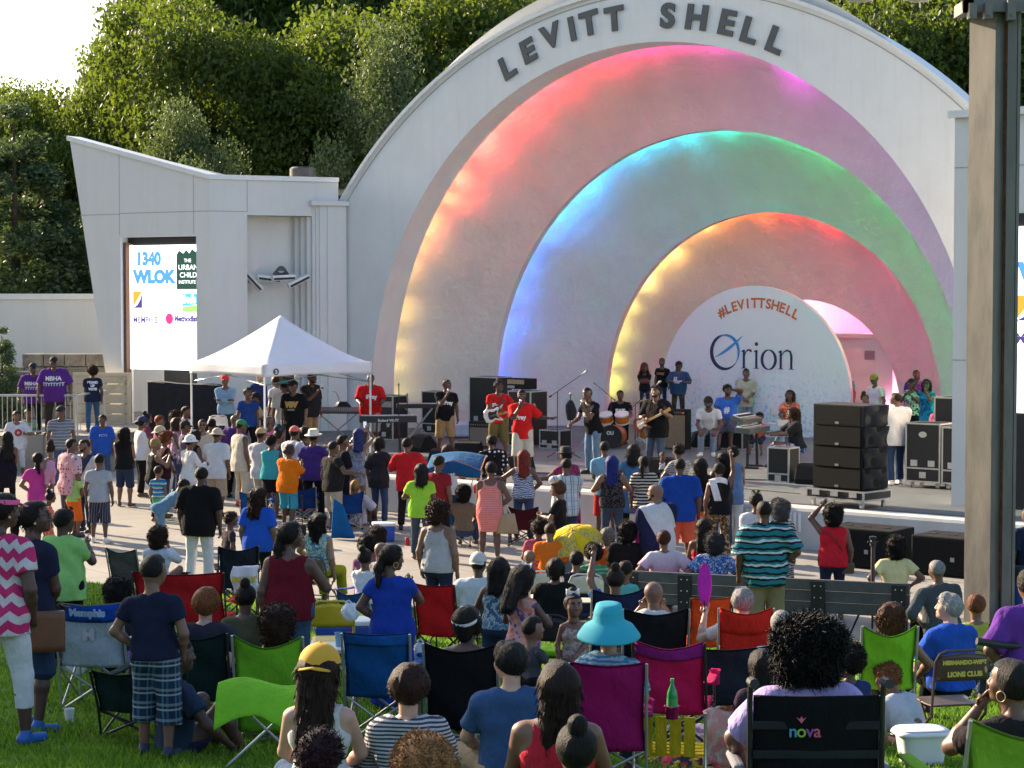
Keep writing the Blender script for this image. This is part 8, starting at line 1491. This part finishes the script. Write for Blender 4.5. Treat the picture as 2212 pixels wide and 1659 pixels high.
q = p_(1315, 1322, 'woman in a wide-brimmed turquoise sun hat and a blue patterned wrap', -4, 1.66, fem=1, s=315, top=('drape', ('zebra', (.05, .22, .38), (.30, .42, .48), .035)), bot=('pants', JN), hair=('lowbun', BRN), hat=('sun', (.02, .33, .42)), legs='t', arms='ll', sk=3, w=1.15); camp_for(q, (.32, .012, .12), 'magenta camping chair of the turquoise hat woman', tpy=1430, wid=.50, peak=.02)
p_(1925, 1302, 'woman with long auburn hair in the green chair on the right', 0, 1.68, fem=1, s=240, top=('cami', (.02, .02, .02)), bot=('pants', BK), hair=('longcurl', (.07, .025, .012)), legs='t', arms='aa', sk=2, w=1.15); q = None
q = p_(2048, 1284, 'white-haired man in a royal blue shirt turned left', 30, 1.76, s=232, top=('bigtee', (.022, .09, .46)), bot=('pants', BK), hair=('mens', (.28, .27, .26)), legs='t', arms='ll', w=1.25, sk=4, turn=.6)
q = p_(2108, 1284, 'woman with short auburn hair in a yellow-green shirt near the column base', 0, 1.64, fem=1, s=208, top=(T, (.42, .45, .07)), bot=('pants', BK), hair=('short', (.15, .045, .018)), legs='t', arms='ll', sk=2); camp_for(q, (.02, .10, .20), 'teal blue camping chair of the yellow-green shirt woman', up=.36)
p_(2163, 1342, 'child with black curls near the wheelchair handle at right', 0, 1.2, s=215, kid=1, fem=1, top=(T, (.04, .2, .3)), hair=('afro', K), legs='t', arms='wl', sk=3)
q = p_(1745, 1352, 'woman with very big curly black hair in a lilac shirt in a wheelchair', 0, 1.66, fem=1, s=445, top=('bigtee', (.42, .34, .62)), bot=('pants', NAV), hair=('bigcurl', (.010, .009, .009)), legs='t', arms='aa', w=1.3, sk=1); WC = q
p_(1645, 1405, 'girl with thin black braids left of the wheelchair', 0, 1.4, s=300, kid=1, fem=1, top=(T, (.05, .03, .05)), hair=('braids', K), legs='g', arms='ll', sk=0)
p_(1828, 1396, 'girl with puffy black hair and an earring right of the big curls', 25, 1.4, s=280, kid=1, fem=1, top=(T, (.03, .05, .15)), hair=('afro', K), hat=('studs', (.7, .7, .7)), legs='g', arms='ll', sk=0, turn=.4)
p_(1915, 1436, 'person with golden-brown short curls in a white shirt bending over the grass', 35, 1.66, fem=1, s=252, top=('long', (.58, .62, .70)), bot=('pants', BK), hair=('twist', (.20, .08, .03)), hat=('hoops', (.7, .5, .35)), legs='g', arms='ww', lean=.75, sk=2)
p_(1688, 1318, 'person with thin gray hair hidden behind the big curls', 0, 1.7, s=255, top=(T, (.08, .15, .3)), hair=('buzz', (.25, .24, .23)), legs='t', arms='ll', sk=4)
q = p_(2180, 1425, 'woman with pulled-back black hair and hoop earrings in the lime chair at right', 20, 1.68, fem=1, s=425, top=('tee', (.02, .016, .02)), bot=('pants', BK), hair=('lowbun', (.012, .010, .012)), hat=('hoops', (.8, .6, .4)), legs='t', arms='lb', w=1.3, turn=.5, sk=1)
p_(2225, 1230, 'person in a purple shirt cut off by the right edge', 10, 1.75, s=295, top=('bigtee', (.13, .04, .28)), bot=('pants', BK), hair=('short', K), arms='dh', w=1.3)
for P_ in PEOPLE: print('PP', P_)
# ================================================================ chairs without (or apart from) their sitters, and lawn things
LIME = (.20, .52, .03)
camp_at(258, 1452, 292, -15, (.012, .032, .03), 'low dark green camping chair between the lettered chair and the plaid shorts boy', wid=.44, frame=FR_D, peak=.02)
camp_at(190, 1302, 262, -6, (.40, .44, .50), 'pale gray camping chair with a lettered bright blue top band', wid=.56, band=((.012, .07, .40), .72), seatcol=(.012, .05, .28), print_=[('Memphis', .085, 0, .80, (.35, .45, .65)), ('M', .13, 0, .42, (.45, .42, .42))], peak=.02)
camp_at(385, 1236, 200, -4, (.50, .018, .022), 'wide red loveseat camping chair behind the auburn hair', wid=.98, peak=.03, frame=FR_D)
camp_at(262, 1185, 158, -20, (.10, .09, .085), 'small gray-brown camping chair on the plaza edge', wid=.46)
camp_at(812, 1368, 285, -5, (.012, .085, .26), 'blue camping chair right of the mustard cap', wid=.50, band=((.014, .10, .34), .82), peak=.01)
camp_at(937, 1262, 205, -20, (.60, .018, .02), 'bright red camping chair beside the royal blue dress', wid=.46, peak=.02, frame=FR_D)
camp_at(1445, 1385, 290, -12, (.50, .015, .10), 'pink and purple camping chair behind the turquoise hat', wid=.52, band=((.26, .02, .20), .80), peak=.06, frame=FR_D)
camp_at(1537, 1292, 204, 8, (.72, .09, .02), 'orange-red camping chair left of the magenta fan', wid=.44, peak=.01, frame=FR_D)
camp_at(1578, 1398, 272, 10, (.025, .028, .045), 'dark navy reclining camping chair below the red one', wid=.72, peak=.02)
camp_at(1922, 1352, 252, 0, ('solid', (.22, .55, .03)), 'bright green camping chair in front of the auburn-lit hair', wid=.46, peak=.09)
camp_at(655, 1052, 110, 5, (.018, .055, .20), 'dark blue camping chair beside the rolling luggage', wid=.48); camp_at(757, 1062, 113, 20, (.015, .06, .24), 'blue camping chair of the blond-haired man on the plaza', wid=.52); camp_at(545, 1062, 112, -5, (.02, .09, .30), 'blue camping chair behind the draped blue top', wid=.5)
camp_at(570, 1034, 105, -60, (.02, .08, .27), 'round-backed blue camping chair by the turquoise top', wid=.42); camp_at(1130, 1095, 121, -5, (.075, .012, .02), 'burgundy camping chair right of the coral dress', wid=.52, frame=FR_D); camp_at(1290, 1262, 205, 0, (.016, .03, .075), 'second navy camping chair left of the bald man', wid=.48) if False else None
camp_at(2235, 1548, 480, 12, ('solid', (.26, .48, .04)), 'close-up lime green chair back cut by the bottom right corner', wid=.62, peak=.10)
p = camp_at(455, 1196 + 40, 190, 0, (.03, .03, .05), 'dark navy camping chair with white bags behind the red loveseat', wid=.5) if False else None
camp_at(515, 1180, 165, 10, (.022, .024, .035), 'black camping chair back below the draped blue top', wid=.5, frame=FR_D)
# sitters in the plaza chairs
q = person(663, 1034, 'child with cropped hair in the dark blue chair beside the luggage', -25, 1.3, s=107.3, kid=1, top=(T, (.55, .12, .3)), bot=('jeans', JN), hair=('buzz', K), legs='t', arms='al', sk=2)
q = person(768, 1036, 'man with cropped blond hair in a white shirt in a blue plaza chair', -20, 1.75, s=110, top=('bigtee', (.62, .64, .72)), bot=('pants', KH), hair=('buzz', (.45, .27, .08)), legs='t', arms='al', w=1.25, sk=2)
# blue sunshade chair on the plaza
q = at(985, 1082, F / 120); g_ = 0; e = camp(q.x, q.y, PZ, -6, .42, 1.0, (.018, .085, .19), 'blue camping chair with a canopy and orange piping', wid=.52)
def can(u_, v): return ((u_ - .5) * 1.0, -.42 + .85 * v, 1.50 + .10 * v + .07 * math.sin(math.pi * u_) - .10 * (1 - v) * (2 * abs(u_ - .5)))
m = MB(); m.sheet(can, 14, 10, .005); cn = m.build('canopy', cloth((.018, .10, .24)), e, smooth=True); m = MB(); m.sheet(lambda u_, v: (can(u_, 0)[0], can(u_, 0)[1] - .02, can(u_, 0)[2] - .26 * v * (.55 + .45 * math.sin(math.pi * u_))), 14, 4, .005); m.build('canopy_flap', cloth((.018, .10, .24)), cn, smooth=True)
m = MB(); m.tube([can(i / 14, 0) for i in range(15)], .009, 6); m.tube([can(1, i / 10) for i in range(11)], .009, 6); m.tube([(can(i / 14, 0)[0], can(i / 14, 0)[1] - .025, can(i / 14, 0)[2] - .26 * (.55 + .45 * math.sin(math.pi * i / 14))) for i in range(15)], .008, 6); m.build('piping', mat('orange_piping', (.6, .22, .05), .6), cn); vs, fs = text2d('Quest', .13, .006); m = MB(); m.add([(x - .12, -.452, 1.28 + y) for x, y in vs], fs); m.build('lettering', mat('print_ink', (.5, .55, .6), .6, vary=.02), cn)
m = MB(); [m.tube([(sx * .27, -.32, .9), (sx * .40, -.35, 1.45)], .010, 6) for sx in (-1, 1)]; m.build('canopy_post', FR_S, e)
person(1002, 1050, 'person sunk in the canopy chair, only dark hair showing', -10, 1.6, s=121, top=(T, (.2, .15, .1)), hair=('curlbob', K), legs='t', arms='ll', fem=1)
# folded-over blue chair shade standing beside the blond-haired man
p = groundp(742, 1165); e = empty('folded_shade', p, .1, 'bright blue folded shade cloth standing beside the plaza chairs', 'shade cloth'); m = MB(); m.sheet(lambda u_, v: (-.22 + (.18 + .26 * (1 - v)) * u_ + .04 * v, .05 * math.sin(u_ * 6) * (1 - v), .02 + .74 * v - .12 * u_ * v), 10, 12, .02); m.build('cloth', cloth((.014, .12, .33)), e, smooth=True)
# folding chairs
p = at(717, 1342, F / 218); metal_chair(p.x, p.y, gz(p.x, p.y), 4, .44, .86, (.55, .40, .02), 'yellow metal folding chair behind the burgundy top')
p = at(2058, 1400, F / 262); metal_chair(p.x, p.y, gz(p.x, p.y), 12, .44, max(.86, p.z + .02 - gz(p.x, p.y)), (.075, .05, .035), 'brown metal folding chair with yellow stencil lettering', wid=.48, print_=[('HERNANDO-WEST', .045, .14, (.55, .45, .08)), ('LIONS CLUB', .055, .04, (.55, .45, .08))])
p = at(1185, 1345, F / 225); metal_chair(p.x, p.y, gz(p.x, p.y), -8, .44, .86, (.018, .018, .02), 'black metal folding chair with a lime cushion behind the girl in the romper', cushion=(.22, .5, .03))
p = at(1265, 1236, F / 165); metal_chair(p.x, p.y, gz(p.x, p.y), 0, .42, .80, (.62, .56, .48), 'cream plastic folding chair below the yellow umbrella'); p = at(1180, 1230, F / 163); metal_chair(p.x, p.y, gz(p.x, p.y), 0, .42, .80, (.62, .56, .50), 'cream folding chair beside the orange shirt boy')
# wheelchair
l_ = WC['root'].location; sz_ = WC['seat']; e = empty('wheelchair', l_, 0, 'black wheelchair with coloured lettering on its backrest', 'wheelchair'); BKC = cloth((.010, .010, .012)); TB = at(CX, 1503, l_.y - .25).z - l_.z; WK = 1.25
m = MB(); bf = lambda u_, v: ((u_ - .5) * .60, -.20 - .03 * math.sin(math.pi * u_) - .05 * v, sz_ - .12 + (TB - sz_ + .12) * v); m.sheet(bf, 14, 14, .02); b_ = m.build('backrest', BKC, e, smooth=True)
m = MB(); [m.box(-.30, .30, -.262, -.25, TB - .44 + i * .14, TB - .40 + i * .14) for i in range(3)]; m.build('back_strap', BLACKC, b_, bevel=.004)
for ch, x, c_ in (('n', -.115, (.05, .30, .45)), ('o', -.075, (.25, .45, .05)), ('v', -.035, (.30, .06, .35)), ('a', 0, (.6, .10, .15))):
    vs, fs = text2d(ch, .085, .001); m = MB(); m.add([(x_ + x, -.285, TB - .19 + y) for x_, y in vs], fs); m.build('lettering', mat('thread', c_, .6, vary=.02), b_)
m = MB(); m.add([(-.075 + x, -.285, TB - .125 + y) for x, y in ((0, 0), (-.025, .03), (-.008, .02), (0, .035), (.008, .02), (.022, .03))], [(0, 1, 2, 3, 4, 5)]); m.build('butterfly_mark', mat('thread', (.65, .12, .2), .6, vary=.02), b_)
for q_ in (-1, 1):
    m = MB(); m.tube([(q_ * .315, -.22, sz_ - .3), (q_ * .315, -.24, TB - .02), (q_ * .315, -.28, TB + .07), (q_ * .315, -.38, TB + .09)], .014); m.build('back_post', FR_D, e, smooth='auto'); m = MB(); m.tube([(q_ * .315, -.28, TB + .075), (q_ * .315, -.42, TB + .09)], .024); m.build('push_handle', PLB, e, smooth='auto')
    m = MB(); m.box(q_ * .35 - .03, q_ * .35 + .03, -.12, .22, sz_ + .20, sz_ + .245); m.build('arm_pad', mat('arm_vinyl', (.25, .25, .26), .3), e, bevel=.02); m = MB(); m.tube([(q_ * .35, -.10, sz_ + .2), (q_ * .35, -.10, sz_ - .1)], .014); m.tube([(q_ * .35, .2, sz_ + .2), (q_ * .35, .2, sz_ - .1)], .014); m.build('arm_post', FR_D, e); m = MB()
    R_ = .30; m.tube([(q_ * .38, -.05 + R_ * math.cos(a_), R_ + .01 + R_ * math.sin(a_)) for a_ in [i * math.pi / 12 for i in range(25)]], .015, 6, caps=False); wl = m.build('wheel', PLB, e, smooth=True); m = MB(); [m.tube([(q_ * .38, -.05, R_), (q_ * .38, -.05 + R_ * math.cos(i * .524), R_ + R_ * math.sin(i * .524))], .003, 4) for i in range(12)]; m.build('spokes', CHROME, wl)
m = MB(); m.box(-.24, .24, -.18, .26, sz_ - .04, sz_ + .0); m.build('seat', BKC, e, bevel=.01); m = MB(); m.tube([(-.25, .3, .3), (-.25, -.2, sz_ - .1)], .012); m.tube([(.25, .3, .3), (.25, -.2, sz_ - .1)], .012); m.build('frame', FR_D, e)
# near right: push handles behind the lime chair
q = at(2110, 1385, F / 300); m = MB(); m.tube([q, q + Vector((.17, .02, -.03)), q + Vector((.42, .1, -.06))], [.028, .028, .018], 8); m.tube([q + Vector((.05, -.08, -.19)), q + Vector((.25, -.04, -.18))], .026, 8); setp(m.build('walker_handle', PLB, smooth='auto'), 'black rubber push handles beside the stencilled folding chair', 'walker handle')
# rolling luggage, bags, bottle, cans, blanket
p = groundp(640, 1180); e = empty('rolling_bag', p, .1, 'black rolling bag with a tall pull handle on the plaza', 'rolling bag'); m = MB(); m.box(-.18, .18, -.12, .12, .05, .40); m.build('body', BLACKC, e, bevel=.04); m = MB(); m.tube([(-.11, -.08, .38), (-.11, -.08, .92), (.11, -.08, .92), (.11, -.08, .38)], .011, 6); m.build('pull_handle', FR_D, e)
def plastic_bag(px, py, s, label, w_=.26, h_=.30, col=(.68, .70, .74), y0=0): 
    p = at(px, py, F / s); e = empty('plastic_bag', p, .2, label, 'plastic bag'); m = MB(); rg = random.Random(px)
    def f_(u_, v): a_ = u_ * 2 * math.pi; r_ = (.5 * math.sin(math.pi * (.12 + .80 * v)) ** .6) * (1 + .10 * math.sin(5 * a_ + 9 * v) + .06 * math.sin(11 * a_ - 6 * v)); return (w_ * r_ * math.cos(a_), w_ * .7 * r_ * math.sin(a_), h_ * v)
    m.sheet(f_, 30, 12); m.build('film', mat('thin_plastic', col, .25, vary=.08), e, smooth=True); m = MB(); m.tube([(-.03, 0, h_ * .93), (-.045, .02, h_ * 1.05), (-.01, .03, h_ * 1.12), (.02, 0, h_ * .93)], .008, 6); m.build('loop', mat('thin_plastic', col, .25, vary=.08), e)
plastic_bag(757, 1340, 225, 'crumpled white plastic bag beside the royal blue dress', .17, .17);  plastic_bag(912, 1440, 240, 'white plastic bag on the grass by the blue chair', .2, .22); plastic_bag(165, 1455, 235, 'clear bag under the lettered blue chair', .22, .26)
p = at(530, 1290, F / 190); e = empty('carrier_bag', p, .1, 'flat white carrier bag with yellow lettering hanging on the black plaza chair', 'carrier bag'); m = MB(); m.sheet(lambda u_, v: (-.15 + .30 * u_ + .02 * math.sin(v * 7), -.03 - .025 * math.sin(math.pi * u_) + .012 * math.sin(9 * u_ + 5 * v), .36 * v), 14, 14, .05); b_ = m.build('bag_film', mat('bag_white', (.62, .63, .66), .4), e, smooth=True); m = MB(); vs, fs = text2d('DOLLAR', .075, .008); m.add([(x, -.075, .19 + y) for x, y in vs], fs); m.build('lettering', mat('yellow_ink', (.55, .45, .05), .6), b_)
# folding table with bottles behind the yellow chair
p = at(760, 1368, F / 232); g_ = gz(p.x, p.y); e = empty('table', (p.x, p.y, g_), .1, 'low white folding table with a striped cloth edge behind the blue chair', 'table'); m = MB(); m.box(-.42, .42, -.22, .22, .46, .50); m.build('table_top', mat('white_top', (.66, .66, .62), .5), e, bevel=.01); m = MB(); m.sheet(lambda u_, v: (.10 + .34 * u_, -.226 - .01 * math.sin(u_ * 14), .50 - .30 * v), 8, 5, .004); m.build('striped_cloth', cloth(('plaid', (.6, .58, .5), (.5, .42, .02), (.5, .06, .04), .10)), e, smooth=True)
for x in (-.38, .38):
    for y in (-.18, .18): m = MB(); m.tube([(x, y, 0), (x, y, .46)], .012, 6); m.build('leg', GREY, e)
for i, (x, c_, lb) in enumerate([(-.02, (.65, .05, .06), 'red cup on the white folding table'), (-.12, (.25, .45, .62), 'pale blue cup on the white folding table')]): e2 = empty('cup', (p.x + x, p.y - .05, g_ + .501), 0, lb, 'cup'); m = MB(); m.lathe([(.028, 0), (.036, .13), (.034, .13), (.026, .004), (0, .004)], 14, caps=False); m.build('cup_wall', mat('cup_plastic', c_, .4), e2, smooth='auto')
def can_(px, py, s, label): p = at(px, py, F / s); e = empty('drink_can', p, 0, label, 'drink can', 'red drink cans'); m = MB(); m.lathe([(0, 0), (.028, 0), (.033, .01), (.033, .11), (.027, .122), (0, .122)], 14, caps=False); m.build('shell', mat('can_red', (.5, .02, .03), .3, .4), e, smooth='auto')
q = onz(1030, 1063, .95); e = empty('drink_can', st(-.3, -9.5), 0, 'red drink can standing on the stage lip beside the coral dress', 'drink can'); e.location = (onz(1028, 1065, .96)); m = MB(); m.lathe([(0, 0), (.036, 0), (.042, .01), (.042, .15), (.034, .165), (0, .165)], 14, caps=False); m.build('shell', mat('can_red', (.5, .02, .03), .3, .4), e, smooth='auto')
p = groundp(880, 1178); e = empty('drink_can', p, 0, 'red drink can on the plaza right of the blue cooler', 'drink can'); m = MB(); m.lathe([(0, 0), (.036, 0), (.04, .01), (.04, .13), (.034, .14), (0, .14)], 14, caps=False); m.build('shell', mat('can_red', (.5, .02, .03), .3, .4), e, smooth='auto')
p = at(1452, 1545, F / 315); e = empty('bottle', p, 0, 'green soda bottle in the cup holder beside the magenta chair', 'bottle', sc=.8); GRN = mat('green_bottle', (.03, .28, .07), .12, vary=.15); m = MB(); m.lathe([(0, 0), (.040, 0), (.047, .02), (.047, .16), (.043, .20), (.030, .235), (.014, .27), (.013, .30)], 18, caps=False); m.build('body', GRN, e, smooth=True); m = MB(); m.lathe([(.048, .07), (.048, .15)], 18, caps=False); m.build('label', mat('label_green', (.05, .35, .10), .5), e, smooth=True); m = MB(); m.lathe([(.016, .295), (.016, .32), (0, .32)], 12, caps=False); m.build('cap', mat('cap_green', (.05, .4, .1), .4), e, smooth='auto')
m = MB(); m.lathe([(.065, 0), (.075, .012), (.06, .012), (.052, -.10), (0, -.11)], 14, Matrix.Translation((0, 0, .07)), caps=False); m.build('holder_pouch', cloth((.45, .02, .16)), e, smooth=True)
# yellow slatted beach chair
p = at(1448, 1500, F / 305); g_ = gz(p.x, p.y); e = empty('beach_chair', (p.x, p.y, g_), -.1, 'low yellow webbed beach chair under the green bottle', 'beach chair'); YW = cloth((.60, .44, .02)); m = MB(); [m.box(-.20 + i * .10, -.12 + i * .10, -.22, -.205, .22, .50) for i in range(4)]; m.build('back_webbing', YW, e); m = MB(); [m.box(-.24, .24, -.18 + i * .10, -.11 + i * .10, .22, .232) for i in range(4)]; m.build('seat_webbing', YW, e)
for sx in (-1, 1): m = MB(); m.tube([(sx * .25, -.30, .0), (sx * .25, -.22, .3), (sx * .25, -.25, .54)], .012); m.tube([(sx * .25, -.2, .22), (sx * .25, .24, .22), (sx * .25, .26, .0)], .012); m.tube([(sx * .25, -.23, .38), (sx * .25, .1, .38), (sx * .25, .2, .22)], .012); m.build('side_frame', CHROME, e, smooth='auto')
p = groundp(1545, 1600); e = empty('blanket', p, 0, 'crumpled pink and white fleece blanket on the grass', 'blanket'); m = MB(); m.sheet(lambda u_, v: (-.42 + .84 * u_ + .03 * math.sin(v * 9), -.35 + .7 * v + .03 * math.sin(u_ * 11), .03 + .088 * (0) + .045 * (1 + math.sin(u_ * 15 + 4 * math.sin(v * 7)) * math.sin(v * 11 + u_ * 5)) - .03 * 0 - (v - .5) * .06), 40, 34, .012); m.build('fabric', cloth(('flor', (.62, .45, .55), (.55, .30, .45), (.68, .62, .64), .06)), e, smooth=True)
p = at(1560, 1478, F / 300); p.z = gz(p.x, p.y); e = empty('towel', p + Vector((0, 0, .28)), .3, 'salmon pink towel hung over a small chair frame', 'towel'); m = MB(); m.sheet(lambda u_, v: (-.15 + .34 * u_, -.04 * math.sin(v * 5) - .05 * v, .22 - .40 * v + .02 * math.sin(u_ * 8)), 12, 12, .012); m.build('fabric', cloth(('flor', (.62, .25, .25), (.66, .33, .30), (.60, .45, .40), .12)), e, smooth=True)
p = groundp(1545, 1540); e = empty('tote_bag', p, .2, 'open orange-rimmed tote bag with blue packets on the grass', 'tote bag'); m = MB(); m.sheet(lambda u_, v: (.24 * math.cos(u_ * 6.283) * (.85 + .15 * v), .15 * math.sin(u_ * 6.283) * (.85 + .15 * v), .22 * v + .01 * math.sin(u_ * 20) * v), 30, 5, .006); m.build('side', cloth(('flor', (.55, .12, .04), (.15, .15, .25), (.55, .45, .4), .08)), e, smooth=True); m = MB(); m.tube([(.24 * math.cos(a_), .15 * math.sin(a_), .225) for a_ in [i * .3927 for i in range(17)]], .010, 6, caps=False); m.build('rim', mat('orange_rim', (.65, .14, .03), .5), e, smooth=True); m = MB(); [m.box(-.12 + .09 * i, -.05 + .09 * i, -.08, .06, .08, .2, 0, Matrix.Rotation(.3 * i, 4, 'Y')) for i in range(3)]; m.build('packets', mat('blue_packet', (.03, .12, .4), .3), e)
p = groundp(1490, 1655); e = empty('clothes_pile', p, 0, 'dark crumpled clothes on the grass by the bottom edge', 'clothes'); m = MB(); m.sheet(lambda u_, v: (-.3 + .6 * u_, -.2 + .4 * v, .02 + .09 * math.sin(math.pi * u_) * math.sin(math.pi * v) * (1 + .4 * math.sin(u_ * 14 + v * 9))), 26, 20, .01); m.build('fabric', cloth(('flor', (.03, .03, .05), (.4, .04, .08), (.05, .05, .08), (.5, .35, .05), .12)), e, smooth=True)
p = at(1945, 1240 + 150, F / 230); p = groundp(800, 1180)
# roadside sheets: a fallen cushion chair seat in lime in front of the lime chair
p = at(575, 1535, F / 318); g_ = gz(p.x, p.y); e = empty('chair_canopy', p, .05, 'folded-back lime green shade canopy attached behind the lime chair', 'shade canopy'); m = MB(); m.sheet(lambda u_, v: (-.34 + .68 * u_, -.20 + .34 * v + .05 * math.sin(u_ * 4), .03 * math.sin(u_ * 7) + .17 * v - .20 * abs(u_ - .45) * (1 - v) + .05 * math.sin(math.pi * v)), 24, 14, .01); m.build('fabric', cloth(LIME), e, smooth=True)
m = MB(); [m.tube([(sx * .28, .1, .1), (-sx * .28, -.02, g_ - p.z + .02)], .010, 6) for sx in (-1, 1)]; m.build('legs', FR_S, e)
for px, py, kind, lb in ((560, 1590, 'b', 'clear water bottle lying on the grass below the lime chair'), (1500, 1500, 'p', 'paper plate on the grass right of the pink chair'), (1660, 1600, 'c', 'white foam cup on the grass left of the wheelchair'), (960, 1545, 'b', 'clear water bottle on the sunlit grass by the black chair'), (1345, 1600, 'p', 'paper plate near the magenta chair legs'), (150, 1560, 'c', 'white foam cup on the grass by the zigzag top woman')):
    p = groundp(px, py); e = empty({'b': 'water_bottle', 'p': 'paper_plate', 'c': 'foam_cup'}[kind], p, px * .7, lb, {'b': 'bottle', 'p': 'plate', 'c': 'cup'}[kind]); m = MB()
    if kind == 'b': m.lathe([(0, 0), (.032, 0), (.034, .15), (.014, .19), (.014, .21), (0, .21)], 12, Matrix.Translation((0, 0, .035)) @ Matrix.Rotation(math.pi / 2, 4, 'X'), caps=False)
    elif kind == 'p': m.lathe([(0, .012), (.08, .012), (.115, .03), (.115, .026), (.08, .006), (0, .006)], 20, caps=False)
    else: m.lathe([(0, 0), (.03, 0), (.042, .11), (.039, .11), (.027, .006), (0, .006)], 14, caps=False)
    m.build('shell', mat('clear_plastic' if kind == 'b' else 'white_paper', (.55, .62, .68) if kind == 'b' else (.72, .72, .70), .2 if kind == 'b' else .7), e, smooth='auto')
